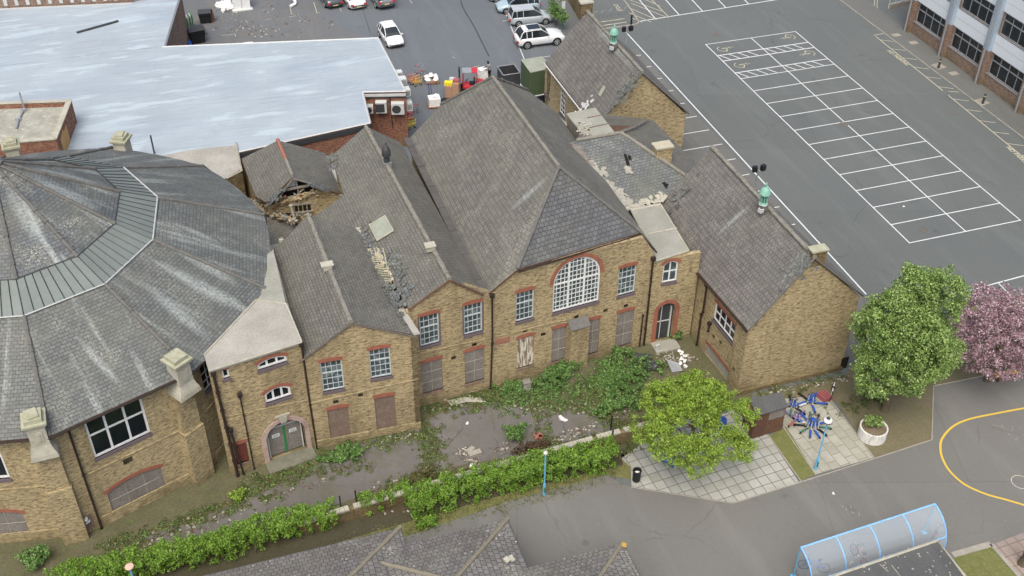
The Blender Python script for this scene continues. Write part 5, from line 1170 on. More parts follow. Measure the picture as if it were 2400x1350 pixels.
    m = MB(); k = [p+(Vector((0, 0, 0))) for p in q]; cen = sum(k, Vector())/4; k = [cen+(p-cen)*.95-Vector((0, 0, .15)) for p in k]; m.prism(k, (0, 0, -z+.3)); m.build('wall', [MT['board']], t2)
    m = MB(); 
    for a_, b_ in (((1376, 276), (1408, 270)), ((1382, 299), (1424, 290))): m.tube([G(*a_, z+.02), G(*b_, z+.02)], .03, 4)
    m.build('roof_seam', MT['timber'], t2)
    rr = random.Random(4); m = MB()
    for i in range(26): m.box(G(rr.uniform(1352, 1385), rr.uniform(285, 320), z+.03), (.25, .12, .03), rr.random()*3)
    m.build('loose_flakes', MT['stone'], t2)
    # lead flat between hall eave and tank room
    m = MB(); m.prism([G(1300, 262, 5.9), G(1372, 330, 5.9), G(1350, 350, 5.9), G(1420, 430, 5.9), G(1470, 470, 5.9), G(1400, 440, 5.9), G(1330, 330, 5.9)][:4], (0, 0, -.1)); m.build('back_gutter_roof', MT['felt'], t)
MT['yellowcap'] = surf('buff_stone_cap', 'b5b09c', '999482', 3, 10, .6)
middle()

# ================================================================== RUINED OUTBUILDING
def ruin():
    zr, zE = 6.9, 5.2
    t = thing('ruined_outbuilding', 'small derelict slate-roofed outbuilding with collapsed gable and red ridge tiles', 'outbuilding', tuple(G(690, 460)))
    a, b = G(686, 414, zr), G(651, 329, zr); wl, wlb = G(625, 474, zE), G(566, 372, zE); el, elb = G(806, 457, zE), G(762, 358, zE)
    roofmesh(t, [[b, a, wl, G(598, 460, zE-.1), wlb], [a, b, elb, el]], 'slate_g'); u = Vector((0, 0, .05)); ridge(t, [b+u, b.lerp(a, .55)+u], 'redridge', .13); ridge(t, [b.lerp(a, .55)+u, a+u], 'ridge', .11)
    pe = Plane(a, b, el); pw = Plane(a, b, wl)
    wf = WF(G(627, 474, zE), G(803, 455, zE)); sa = wf_s(wf, a); g0 = 0
    m = MB(); sL, zL = wf.sz(627, 476); L = wf.L
    wall(m, wf, [(0, 0), (L, 0), (L, zE-.2), (wf.sz(745, 440)[0], wf.sz(745, 440)[1]-.1), (wf.sz(740, 452)[0], wf.sz(740, 452)[1]), (wf.sz(720, 452)[0], wf.sz(720, 458)[1]), (wf.sz(690, 462)[0], wf.sz(690, 464)[1]), (wf.sz(660, 470)[0], wf.sz(660, 472)[1]), (wf.sz(645, 478)[0], wf.sz(640, 482)[1]), (0, wf.sz(630, 484)[1])], th=.4)
    wr = WF(wlb, wl); wall(m, wr, [(0, 0), (wr.L, 0), (wr.L, zE-.2), (0, zE-.2)]); wr = WF(el, elb); wall(m, wr, [(0, 0), (wr.L, 0), (wr.L, zE-.2), (0, zE-.2)])
    m.build('wall', MT['brick'], t)
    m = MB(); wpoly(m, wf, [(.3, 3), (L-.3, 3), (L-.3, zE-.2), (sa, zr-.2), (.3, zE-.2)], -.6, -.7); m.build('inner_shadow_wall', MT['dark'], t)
    m = MB()
    bar(m, wf, wf.sz(655, 462), wf.sz(685, 420), .10, .05, -.05); bar(m, wf, wf.sz(685, 418), wf.sz(722, 428), .10, .05, -.05); bar(m, wf, wf.sz(660, 449), wf.sz(724, 437), .12, -.05, -.2); bar(m, wf, wf.sz(693, 420), wf.sz(700, 455), .1, -.1, -.2); bar(m, wf, wf.sz(620, 484), wf.sz(660, 460), .1, .05, -.05)
    m.build('rafter', MT['board'], t)
    m = MB(); wpoly(m, wf, [wf.sz(664, 445), wf.sz(693, 440), wf.sz(692, 422), wf.sz(684, 421)], -.25, -.3); m.build('exposed_board', MT['grey'], t)
    m = MB(); rr = random.Random(9)
    for i in range(110):
        f = rr.random(); x = 640+f*108; y = 478-f*30+rr.gauss(0, 4.5); s_, z_ = wf.sz(x, y); m.box(wf.pt(s_, z_, rr.uniform(-.25, .25)), (.23, .1, .08), rr.gauss(0, .5), rr.choice((0, 0, 0, 1, 2)), Matrix.Rotation(rr.gauss(0, .5), 3, 'Z') @ Matrix.Rotation(rr.gauss(0, .25), 3, 'X'))
    m.build('broken_brickwork', [MT['brick'], MT['brickr'], MT['conc']], t)
    m = MB(); q = [G(805, 457, zE+.05), G(795, 420, zE+.05), G(783, 395, zE+.05)]; 
    for p, r_ in zip(q, q[1:]): m.prism([p+Vector((-.32, 0, 0)), p+Vector((.32, 0, 0)), r_+Vector((.32, 0, 0)), r_+Vector((-.32, 0, 0))], (0, 0, -.06))
    m.build('valley_board', MT['feltw'], t)
    # courtyard below with lower rubble, window strip and pipe
    m = MB(); wr = WF(G(655, 520, 3.4), G(760, 500, 3.4)); 
    wall(m, wr, [(0, 0), (wr.L, 0), (wr.L, 4.1), (0, 4.1)]); m.build('rear_wall', MT['brick'], t)
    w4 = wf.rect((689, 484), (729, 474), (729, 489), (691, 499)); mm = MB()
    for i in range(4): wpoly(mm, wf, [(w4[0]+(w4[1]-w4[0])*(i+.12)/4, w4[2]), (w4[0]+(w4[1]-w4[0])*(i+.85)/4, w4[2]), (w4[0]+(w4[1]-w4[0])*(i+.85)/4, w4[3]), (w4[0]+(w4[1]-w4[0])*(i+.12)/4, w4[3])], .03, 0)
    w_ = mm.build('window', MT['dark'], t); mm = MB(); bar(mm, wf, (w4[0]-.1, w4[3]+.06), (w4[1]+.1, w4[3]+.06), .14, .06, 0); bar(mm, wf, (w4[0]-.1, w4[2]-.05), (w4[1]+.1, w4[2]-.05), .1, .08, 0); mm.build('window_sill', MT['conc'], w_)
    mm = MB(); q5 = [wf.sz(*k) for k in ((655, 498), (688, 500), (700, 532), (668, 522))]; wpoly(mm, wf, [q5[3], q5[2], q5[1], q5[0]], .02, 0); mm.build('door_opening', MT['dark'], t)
    drain(t, [wf.pt(*wf.sz(681, 478), .2), wf.pt(*wf.sz(697, 530), .5)], .09, 'waste_pipe', 'stone', False)
    m = MB(); m.prism([G(610, 505, 4.0), G(700, 525, 4.0), G(640, 585, 4.0), G(622, 560, 4.0)], (0, 0, -.2)); m.prism([G(600, 480, 4.2), G(640, 476, 4.2), G(700, 525, 4.2), G(660, 505, 4.2)], (0, 0, -.2)); m.build('low_slate_roof', MT['slate_g'], t)
    m = MB(); m.prism([G(630, 575, 4.6), G(655, 570, 4.6), G(672, 710, 4.6), G(604, 700, 4.6), G(622, 640, 4.6)], (0, 0, -.15)); m.build('lean_to_roof', MT['felt'], t)
    # rubble heaps
    for k, (pts, n, sp) in enumerate((([(588, 472), (610, 490), (635, 500), (660, 510), (690, 525)], 110, .14), ([(650, 500), (690, 500), (720, 510)], 20, .2))):
        m = MB()
        for i in range(n):
            f = rr.random()*(len(pts)-1); j = int(f); x = pts[j][0]+(pts[j+1][0]-pts[j][0])*(f-j); y = pts[j][1]+(pts[j+1][1]-pts[j][1])*(f-j); p = G(x, y, 4.3 if k == 0 else 3.9); p += Vector((rr.gauss(0, sp), rr.gauss(0, sp), rr.random()*.2)); m.box(p, (rr.uniform(.1, .3), rr.uniform(.08, .2), .08), rr.random()*3, rr.choice((0, 0, 1, 2)))
        r = m.build('brick_rubble', [MT['brick'], MT['conc'], MT['hip']]); tag(r, ('heap of broken brick spilling beside the round hall wall', 'brick debris on the ruin floor under the small barred windows')[k], 'rubble'); 
    slipped(t, pw, [pw.at(632, 470), pw.at(655, 455)], n=60, seed=41, jit=.2); slipped(t, pe, [pe.at(728, 432), pe.at(760, 445)], n=50, seed=42, jit=.2)
    m = MB(); q = [G(750, 360, zE), G(790, 390, zE), G(805, 460, zE), G(770, 500, 4.6), G(740, 500, 4.6)]
    hole(t, pw, ((624, 444), (629, 444), (629, 450), (624, 450)))
ruin()

# ================================================================== BIG FLAT-ROOFED SHOP BUILDINGS
def shopbld():
    z = 5.0
    t = thing('flat_roofed_shop', 'large low building with patchy pale blue flat roof and air conditioners on its end', 'shop building', tuple(G(600, 250)))
    A, B, C, D, E_, F_, H_ = G(951, 214, z), G(886, 89, z), G(380, 110, z), G(850, 216, z), G(868, 288, z), G(556, 357, z), G(-200, 130, z)
    P = [A, B, C, G(232, 118, z), H_, G(-300, 400, z), G(200, 430, z), G(380, 420, z), F_, E_, D]
    m = MB(); V = [Vector((p.x, p.y, z)) for p in P]; tri = tessellate_polygon([V]); fs = []
    for a, b, c in tri: fs.append((a, b, c) if (V[b]-V[a]).cross(V[c]-V[a]).z > 0 else (c, b, a))
    m.mesh(V, fs); m.build('flat_roof', MT['roofpaint'], t)
    m = MB()
    def side(a, b, zt, mat=0, th=.25):
        w_ = WF(a, b); wall(m, w_, [(0, 0), (w_.L, 0), (w_.L, zt), (0, zt)], th=th, mi=mat)
    side(F_, E_, z-.02); side(E_, D, z-.02); side(D, A, z-.02); side(A, B, z-.02); side(B, C, z-.02)
    m.build('wall', MT['brickr'], t)
    m = MB()
    for a, b in ((A, B), (B, C), (F_, E_), (D, A), (E_, D)): m.tube([a+Vector((0, 0, .0)), b+Vector((0, 0, .0))], .07, 4)
    m.build('roof_edge_trim', MT['woff'], t)
    m = MB()
    for a, b in ((D, A), (F_, E_)): w_ = WF(a, b); wpoly(m, w_, [(0, z-.5), (w_.L, z-.5), (w_.L, z-.12), (0, z-.12)], .1, 0)
    m.build('fascia', MT['dgrey'], t)
    m = MB(); w_ = WF(D, A); wpoly(m, w_, [(0, z-.34), (w_.L, z-.34), (w_.L, z-.12), (0, z-.12)], .16, .02); m.build('white_fascia', MT['woff'], t)
    m = MB(); bar(m, w_, w_.sz(913, 225), w_.sz(921, 300), .08, .06, 0); m.build('black_pipe', MT['pipe'], t)
    # AC units
    for q, lab in ((((880, 235), (905, 232), (908, 256), (882, 260)), 'boxy white air conditioner in the middle of three on the brick end wall'), (((917, 237), (947, 236), (948, 260), (918, 262)), 'white air conditioner with round fan grille, right of the pipe on the brick end wall'), (((858, 243), (874, 242), (876, 258), (860, 260)), 'smallest air conditioner, at the left end of the brick end wall')):
        r = w_.rect(*q); ac = thing('air_conditioner', lab, 'air conditioner', tuple(w_.pt((r[0]+r[1])/2, r[2])), group='air conditioners on the shop wall')
        m = MB(); m.box(w_.pt((r[0]+r[1])/2, (r[2]+r[3])/2, .28), (r[1]-r[0], .5, r[3]-r[2]), math.atan2(w_.e.y, w_.e.x)); m.build('casing', MT['woff'], ac)
        m = MB(); c = w_.pt(r[0]+(r[1]-r[0])*.4, (r[2]+r[3])/2, .55); k = (r[3]-r[2])*.38
        if 'boxy' in lab: m.box(c, (k*2, .02, k*2), math.atan2(w_.e.y, w_.e.x))
        else:
            vs = [c+w_.e*k*math.cos(a*math.pi/8)+Vector((0, 0, k*math.sin(a*math.pi/8))) for a in range(16)]; m.prism(vs, -w_.n*.02)
        m.build('fan_grille', MT['dgrey'], ac)
        m = MB(); m.box(w_.pt((r[0]+r[1])/2, r[2]-.04, .25), (r[1]-r[0], .4, .05), math.atan2(w_.e.y, w_.e.x)); m.build('bracket', MT['grey'], ac)
    we = WF(A, B)
    for i, (y, s_) in enumerate(((245, 1.0), (214, .8), (188, .7), (172, .6))):
        x = 962-i*9 if i else 957; p = PX(x, y, A.x+.3); ac = thing('air_conditioner', ['large white unit on the corner of the shop wall', 'second pale unit along the shop side, behind the corner one', 'third pale unit along the shop side', 'farthest pale unit along the shop side'][i], 'air conditioner', tuple(p), group='units on the shop side wall')
        m = MB(); m.box(p, (.5, .9*s_, .7*s_)); m.build('casing', MT['woff'], ac)
        m = MB(); m.box(p+Vector((.0, -.46*s_, 0)), (.35, .02, .45*s_)); m.build('side_grille', MT['grey'], ac)
    # pale render parapet strip near the round hall
    m = MB(); q = [G(380, 365, z+.03), G(440, 352, z+.03), G(553, 340, z+.03), G(566, 395, z+.03), G(525, 420, z+.03), G(470, 395, z+.03)]; m.prism(q, (0, 0, -.04)); m.build('worn_roof_patch', MT['feltw'], t)
    m = MB(); m.tube([G(553, 335, z+.1), G(566, 400, z+.1), G(530, 418, z+.1)], .08, 4); m.build('parapet', MT['stone'], t)
    m = MB(); w_ = WF(G(528, 424, z-.1), G(568, 405, z-.1)); wall(m, w_, [(0, 0), (w_.L, 0), (w_.L, z-.1), (0, z-.1)]); w_ = WF(G(568, 405, z-.1), G(560, 352, z-.1)); wall(m, w_, [(0, 0), (w_.L, 0), (w_.L, z-.1), (0, z-.1)]); m.build('return_wall', MT['brickd'], t)
    # second block
    t2 = thing('rear_shop', 'farther pale flat-roofed building, top left, with a loose dark pipe lying on it', 'shop building', tuple(G(200, 60)))
    z2 = 5.04; a, b, c, d = G(385, 108, z2), G(418, 0, z2), G(430, -45, z2), G(-300, 25, z2)
    q = [a, G(424, -20, z2), G(310, 8, z2), G(0, 22, z2), G(-250, 38, z2), G(-300, 190, z2)]
    m = MB(); V = [Vector((p.x, p.y, z2)) for p in q]; m.prism(V, (0, 0, -.2)); m.build('flat_roof', [MT['roofpaint']], t2)
    m = MB(); k = WF(V[0], V[1]); wall(m, k, [(0, 0), (k.L, 0), (k.L, z2-.2), (0, z2-.2)]); k = WF(V[5], V[0]); wall(m, k, [(0, 0), (k.L, 0), (k.L, z2-.2), (0, z2-.2)]); m.build('wall', MT['brickm'], t2)
    m = MB(); m.tube([V[0]+Vector((.05, 0, 0)), V[1]+Vector((.05, 0, 0))], .1, 4); m.tube([V[1], V[2], V[3], V[4]], .1, 4); m.build('roof_edge_trim', MT['grey'], t2)
    m = MB(); m.tube([G(180, 76, z2+.1), G(277, 49, z2+.1)], .09, 6); p = m.build('loose_pipe', MT['dgrey']); tag(p, 'dark pipe lying loose on the far pale flat roof', 'pipe')
    # strip of a third building with white wall-top railings along the top edge
    t3 = thing('edge_building', 'brown brick parapet with pale posts along the top left edge of the picture', 'shop building', tuple(G(150, 10)))
    m = MB(); k = WF(G(-260, 34, z2), G(312, 5, z2)); wall(m, k, [(0, 0), (k.L, 0), (k.L, z2+.9), (0, z2+.9)]); m.build('wall', MT['brickm'], t3)
    m = MB()
    for i in range(22): bar(m, k, (k.L*(i+.5)/22, z2+.25), (k.L*(i+.5)/22, z2+.8), .3, .05, 0)
    m.build('pale_panel', MT['woff'], t3)
    # brick box with parapet roof
    t4 = thing('brick_roof_box', 'square brick box with mossy sunken roof, standing on the big pale flat roof', 'roof structure', tuple(G(80, 300, z)))
    z3 = 6.9; c1, c2, c3, c4 = G(167, 233, z3), G(131, 325, z3), G(-120, 345, z3), G(-90, 242, z3)
    m = MB(); q = [c1, c2, c3, c4]; cen = sum(q, Vector())/4
    for a, b in ((c3, c2), (c2, c1), (c1, c4), (c4, c3)): k = WF(a, b); wall(m, k, [(0, z-.2), (k.L, z-.2), (k.L, z3-.02), (0, z3-.02)], th=.35)
    m.build('wall', MT['brickr'], t4)
    m = MB()
    for a, b in ((c3, c2), (c2, c1), (c1, c4), (c4, c3)): k = WF(a, b); m.prism([k.pt(-.0, z3, .05), k.pt(k.L, z3, .05), k.pt(k.L-.35, z3, -.35), k.pt(.35, z3, -.35)], (0, 0, -.08))
    m.build('coping', MT['stone'], t4)
    m = MB(); V = [cen+(p-cen)*.9-Vector((0, 0, .4)) for p in q]; m.prism(V, (0, 0, -.1)); m.build('sunken_roof', [MT['mossroof']], t4)
    k = WF(c2, c1); m = MB(); m_ = k.L; 
    for i, (a, b) in enumerate(((.9, 1.9), (1.95, 2.9))): wpoly(m, k, [(a, z), (b, z), (b, z3-.35-.2*i), (a, z3-.6)], .03, 0)
    m.build('timber_sheet', MT['yellowtim'], t4)
    m = MB(); pth = [G(38, 300, z3-.3), G(43, 280, z3-.3), G(55, 258, z3-.3), G(57, 250, z3-.3)]; m.tube(pth, .09, 6); m.tube([G(57, 256, z3-.3), G(57, 256, z3-.3)+Vector((0, 0, 1.4))], .06, 6)
    for p in pth[1:3]: m.box(p, (.35, .3, .2), .4)
    fl = m.build('roof_pipe', MT['grey'], t4)
    m = MB(); a = G(362, 360, z); m.tube([a, a+Vector((0, 0, 1.5))], .06, 6); p = m.build('flue_pipe', MT['dgrey']); tag(p, 'thin black flue pipe standing behind the round hall roof', 'flue')
MT['mossroof'] = surf('mossy_flat_roof', 'a3a399', '7d8072', 1.0, 8, .9, blot=.5, blotc='c7c8c0')
shopbld()

# ================================================================== MODERN OFFICE BLOCK
def modern():
    t = thing('office_block', 'modern block with white panels, dark window bands and brick plinth along the right edge', 'office building', (20, -10, 0))
    X = 20.25; ys = G(2121, 72).y; H = 13.5; ye = -40.0
    wf = WF((X, 12.0+ys-9, 0), (X, ye, 0)); wf = WF((X, ys+.1, 0), (X, ye, 0)); bay = 5.55; L = wf.L; nb = int(L/bay)+1
    wins = []; m = MB(); holes = []
    for b in range(nb):
        s0, s1 = b*bay+.45+.35, (b+1)*bay-.2+.0
        if s1 > L-.2: break
        for f in range(3): r = (s0, s1, 1.25+f*3.78, 3.2+f*3.78); wins.append(r); holes.append(outl(r))
    wall(m, wf, [(0, 0), (L, 0), (L, H), (0, H)], holes, mi=0); k = WF((X+14, ys+.1, 0), (X, ys+.1, 0)); wall(m, k, [(0, 0), (14, 0), (14, H), (0, H)]); m.build('wall', MT['brickm'], t)
    m = MB(); m.prism([wf.pt(0, H, .3), wf.pt(L, H, .3), wf.pt(L, H, -14), wf.pt(0, H, -14)], (0, 0, -.3)); m.build('roof', MT['felt'], t)
    for b in range(nb):
        for f in range(3):
            s0, s1 = b*bay+.4, min(L, (b+1)*bay+.1); z0, z1 = 3.26+f*3.78, 4.98+f*3.78
            m = MB(); wpoly(m, wf, [(s0, z0), (s1, z0), (s1, z1), (s0, z1)], .06, 0); bar(m, wf, (s0, (z0+z1)/2), (s1, (z0+z1)/2), .02, .065, .05, 1); m.build('white_panel', [MT['panel'], MT['grey']], t)
    for r in wins:
        window(t, wf, r, 4, 1, 0, 'grey', 'glassd', .08, .09, sill=False, lint=False)
        m = MB(); bar(m, wf, (r[0], r[3]-.65), (r[1], r[3]-.65), .09, -.08, -.15); bar(m, wf, (r[0]-.1, r[2]-.05), (r[1]+.1, r[2]-.05), .09, .06, -.1); m.build('transom', MT['grey'], t)
    for b in range(nb):
        c = b*bay+.1
        m = MB(); lo = 3.3
        m.box(wf.pt(c+.15, lo/2, .2), (.4, .75, lo)); pl = m.build('pier', MT['brickm'], t)
        m = MB(); m.box(wf.pt(c+.15, (H+lo)/2, .2), (.42, .78, H-lo)); m.build('pier_cladding', MT['panelb'], pl)
        m = MB(); m.tube([wf.pt(c+.15, 0, .5), wf.pt(c+.15, H, .5)], .09, 8); m.build('downpipe', MT['grey'], t)
    # bollards
    for i, (q, lab) in enumerate((((2199, 160), 'dark bollard on the pavement, farther up by the first office pier'), ((2303, 243), 'dark bollard on the pavement, nearer, below the second office pier'))):
        p = G(*q, .05); b = thing('bollard', lab, 'bollard', tuple(p), group='bollards outside the office block'); m = MB(); m.lathe((0, 0, 0), [(.11, 0), (.11, .85), (.09, .95), (.02, .97)], 12); local(m, 'post', MT['dgrey'], b); m = MB(); m.lathe((0, 0, .7), [(.115, 0), (.115, .08), (.11, .081)], 12); local(m, 'band', MT['tan'], b)
    # ramp with railing
    t2 = thing('ramp_railing', 'pale metal handrail around a sunken ramp beside the office block corner', 'railing', tuple(G(2090, 15)))
    m = MB(); P = [G(2082, 20), G(2140, 6), G(2190, -8)]
    for z in (.5, 1.0): m.tube([p+Vector((0, 0, z)) for p in P], .035, 6)
    for i in range(5): p = P[0].lerp(P[1], i/4); m.tube([p, p+Vector((0, 0, 1))], .035, 6)
    m.build('rail', MT['woff'], t2)
    m = MB(); m.box((P[0]+P[1])/2+Vector((0, 0, .2)), ((P[1]-P[0]).length, .25, .4), math.atan2((P[1]-P[0]).y, (P[1]-P[0]).x)); m.build('kerb_wall', MT['conc'], t2)
MT['panel'] = flat('white_cladding', 'd5dde2', .45, var=.04); MT['panelb'] = flat('blue_grey_cladding', '9fb0c0', .45, var=.06)
modern()

# ================================================================== FOREGROUND TILED ROOFS
def fore():
    z = 3.2; k = .37
    C1, C2, C3 = G(938, 1236, z), G(1190, 1216, z), G(1460, 1272, z)
    t = thing('tiled_pavilion', 'low modern building with three stepped hipped roofs of dark lichen-spotted tiles along the bottom edge', 'pavilion', tuple(G(1000, 1340)))
    def hip(x0, x1, y1, w, nm, mat='tile'):
        """north end of a hipped roof: corner (x1,y1), depth w, running west to x0"""
        hw = min(w/2, (x1-x0)/2); zt = z+hw*k; y0 = y1-w
        NE, NW, SW, SE = Vector((x1, y1, z)), Vector((x0, y1, z)), Vector((x0, y0, z)), Vector((x1, y0, z))
        r1 = Vector((x1-hw, y1-hw, zt)); r2 = Vector((x0+hw, y1-hw, zt)) if (x1-x0) >= w else Vector((x1-hw, y0+hw, zt))
        if (x1-x0) >= w: F = [[NW, NE, r1, r2], [NE, SE, r1], [SE, SW, r2, r1], [SW, NW, r2]]
        else: F = [[NW, NE, r1], [NE, SE, r2, r1], [SE, SW, r2], [SW, NW, r1, r2]]
        roofmesh(t, F, mat, name=nm, side='dgrey'); u = Vector((0, 0, .03))
        ridge(t, [NE+u, r1+u], 'tileridge', .11, 'hip_tiles', .4, .12); ridge(t, [NW+u, r1+u if (x1-x0) < w else r2+u], 'tileridge', .11, 'hip_tiles', .4, .12); ridge(t, [r1+u, r2+u], 'tileridge', .11, 'ridge_tiles', .4, .12)
        m = MB(); m.prism([SW+Vector((.4, .4, -z)), SE+Vector((-.4, .4, -z)), NE+Vector((-.4, -.4, -z)), NW+Vector((.4, -.4, -z))], (0, 0, z-.1)); m.build('wall', MT['brickbr'], t)
        m = MB(); m.tube([NW-u*3, NE-u*3, SE-u*3], .06, 5); m.build('gutter', MT['dgrey'], t)
        return NE, r1
    hip(C1.x-16, C1.x, C1.y, 9.5, 'roof'); hip(C2.x-7.8, C2.x, C2.y, 10.0, 'roof'); hip(C3.x-7.4, C3.x, C3.y, 9.5, 'roof')
    m = MB(); q = G(1188, 1312, 3.9); m.box(q, (.25, .3, .12), .5); m.box(q+Vector((.25, 0, 0)), (.2, .35, .1), .2); m.build('tile_vent', MT['stone'], t)
    m = MB(); q = G(1462, 1276, z+.15); m.blob(q, (.17, .2, .1), seed=2); m.build('lichened_hip_end', surf('orange_lichen', 'b08f45', '8f8463', 6, 20, .8), t)
    m = MB(); a = G(555, 1350, 3.0); b = G(552, 1336, 3.0); m.tube([a, b, G(572, 1330, 3.0)], .045, 5); m.tube([G(590, 1340, 3.1), G(587, 1328, 3.2)], .03, 5); m.build('white_bracket', MT['white'], t)
fore()

# ================================================================== CYCLE SHELTER AND FLAT-ROOFED STORE
def shelter():
    t = thing('cycle_shelter', 'curved translucent canopy shelter with bright blue ribs beside a dark flat roof', 'shelter', tuple(G(2050, 1290)))
    A, B = G(1877, 1283, 2.35), G(2191, 1181, 2.35); e = (B-A); L = e.length; e.normalize(); n = Vector((e.y, -e.x, 0))
    prof = [(0, 2.35), (.25, 2.31), (.5, 2.22), (.75, 2.08), (1.0, 1.87), (1.2, 1.6), (1.36, 1.25), (1.45, .9), (1.5, .5), (1.52, .05)]
    P = lambda s, i: A+e*s+n*prof[i][0]*1.0+Vector((0, 0, prof[i][1]-2.35))
    nb = 4
    for b in range(nb):
        m = MB(); s0, s1 = L*b/nb+.03, L*(b+1)/nb-.03
        for i in range(len(prof)-2):
            if i >= 8: continue
            q = [P(s0, i), P(s0, i+1), P(s1, i+1), P(s1, i)]; m.face(q)
        m.build('canopy_panel', MT['poly'], t, smooth=True)
    for s_ in (0, L):     # end panels
        m = MB(); m.face([P(s_, i) for i in range(9)]+[A+e*s_+Vector((0, 0, -1.7))]); m.build('end_panel', MT['poly'], t)
    for b in range(nb+1): m = MB(); m.tube([P(L*b/nb, i)+Vector((0, 0, .01)) for i in range(len(prof))], .04, 6); m.build('rib', MT['skyb'], t)
    m = MB(); m.tube([A, B], .045, 6); m.tube([P(0, 6), P(L, 6)], .035, 6); m.build('rail', MT['skyb'], t)
    for s_ in (0, L): m = MB(); p = A+e*s_; m.tube([p, p-Vector((0, 0, 2.33))], .04, 6); m.box(p-Vector((0, 0, 2.3)), (.25, .25, .04)); m.build('post', MT['blue_p'], t)
    m = MB()
    for i in range(9): p = A+e*(L*(i+.5)/9)+n*.9; q = [p+Vector((0, 0, -2.35)), p+Vector((0, 0, -1.7)), p+n*.1+Vector((0, 0, -1.55)), p+n*.3+Vector((0, 0, -1.5)), p+n*.42+Vector((0, 0, -1.7)), p+n*.45+Vector((0, 0, -2.35))]; m.tube(q, .025, 5)
    m.build('cycle_stand', MT['grey'], t)
    for i, (x, y, c, h) in enumerate(((2185, 1262, 'black', .3), (2010, 1315, 'pink', .2), (1905, 1338, 'black', .25))):
        bike(G(x, y), .6+i, [MT['redp'], MT['pink'], MT['bluebike']][i], ['parked bicycle at the right end under the curved shelter', 'red toned bicycle under the middle of the curved shelter', 'bicycle at the near left end of the curved shelter'][i], 'bicycle', 'cycles parked in the shelter')
    t2 = thing('flat_roofed_store', 'dark felt flat roof with white debris in the bottom right, behind the curved shelter', 'store', tuple(G(2150, 1350)))
    z = 2.5; q = [G(2196, 1268, z), G(2262, 1352, z), G(2340, 1450, z), G(1900, 1560, z), G(1795, 1405, z)]
    m = MB(); m.prism(q, (0, 0, -.2)); m.build('flat_roof', [MT['feltd']], t2)
    m = MB(); cen = sum(q, Vector())/5; m.prism([cen+(p-cen)*.96-Vector((0, 0, .2)) for p in q], (0, 0, -2.3)); m.build('wall', MT['brickbr'], t2)
    m = MB(); m.tube([q[4]+Vector((0, 0, .03)), q[0]+Vector((0, 0, .03)), q[1]+Vector((0, 0, .03))], .07, 5); m.build('roof_edge', MT['stone'], t2)
    rr = random.Random(5); m = MB(); 
    for i in range(34):
        p = G(rr.uniform(1990, 2230), rr.uniform(1285, 1350), z+.02); m.box(p, (rr.uniform(.04, .12), rr.uniform(.03, .08), .02), rr.random()*3)
    for a, b in (((2062, 1322), (2082, 1340)), ((2090, 1325), (2110, 1350))): m.tube([G(*a, z+.02), G(*b, z+.02)], .02, 4)
    m.build('debris', MT['feltw'], t2, kind=None)
t = NT('polycarbonate', .35, .5); b = t.b; b.inputs['Base Color'].default_value = (*srgb('c3d3e0'), 1)
tr = t.new('ShaderNodeBsdfTransparent'); mx = t.new('ShaderNodeMixShader'); mx.inputs[0].default_value = .3; t.l.new(tr.outputs[0], mx.inputs[1]); t.l.new(b.outputs[0], mx.inputs[2]); t.l.new(mx.outputs[0], t.n['Material Output'].inputs[0]); MT['poly'] = t.m
shelter()
# ================================================================== TREES, HEDGE, WEEDS
LG = leafmat('tree_leaves', ['56743a', '759549', '8fae5c', 'abc677', '668643', 'c4d795', '7fa052'])
LY = leafmat('yellow_green_leaves', ['6f902f', '93b340', 'abc650', '82a439', 'c0d672', '5a772e', '9bb84e', '7f9a52'])
LH = leafmat('hedge_leaves', ['5f8a2a', '7ba434', '90b648', '6d952f', 'a8c768', '47702a', '7f9a4a'])
LP = leafmat('pink_blossom', ['ab8593', 'cbabb8', 'e0cad2', '8b6470', '9f7c86', 'ecdde2', '75565c', 'bc99a6'])
LW = leafmat('weed_leaves', ['4a6e38', '66904a', '446832', '86ab60', '5a8240', '9bb876', '6f7f4a'])
LB = leafmat('dry_weed_leaves', ['6f6f42', '575d34', '7b7652', '4e5a2e', '8a8160'])
def tree(name, lab, q, zc, r, mat, n, cr_, per, size, seed, trunk_r=.22, inner=.25, depth=.26, low=-.65, group=None, lumps=6, flat=.8, lobes=None):
    c = G(q[0], q[1], zc); t = thing(name, lab, 'tree', (c.x, c.y, 0), group=group)
    m = MB(); trunk(m, (c.x, c.y, 0), (c.x, c.y, zc), trunk_r, trunk_r*.55, seed, 7, r[0]*.6); m.build('trunk', MT['bark'], t)
    bl = []
    for k, (dx, dy, dz, fx, fy, fz, share) in enumerate(lobes or [(0, 0, 0, 1, 1, 1, 1)]):
        bl += crownblobs((c.x+dx*r[0], c.y+dy*r[1], zc+dz*r[2]), (r[0]*fx, r[1]*fy, r[2]*fz), int(n*share), cr_, per, seed+k, inner=inner, depth=depth, low=low, lumps=lumps, flat=flat)
    leafcloud('crown', mat, bl, size, t, seed=seed); return c
tree('broadleaf_tree', 'tall dense oval green tree at the corner of the blank brick gable', (2124, 790), 5.8, (3.2, 3.1, 4.9), LG, 900, .38, 85, .062, 11, lumps=7, depth=.3, inner=.2, lobes=[(0, 0, -.12, .92, .92, .8, .42), (-.5, -.1, .38, .42, .45, .42, .11), (.02, .1, .52, .38, .4, .48, .10), (.52, 0, .45, .40, .42, .46, .11), (-.55, -.2, -.35, .42, .42, .42, .1), (.55, -.25, -.2, .42, .42, .42, .1), (.1, -.6, -.1, .5, .4, .5, .13), (-.1, -.4, .25, .4, .4, .4, .08)])
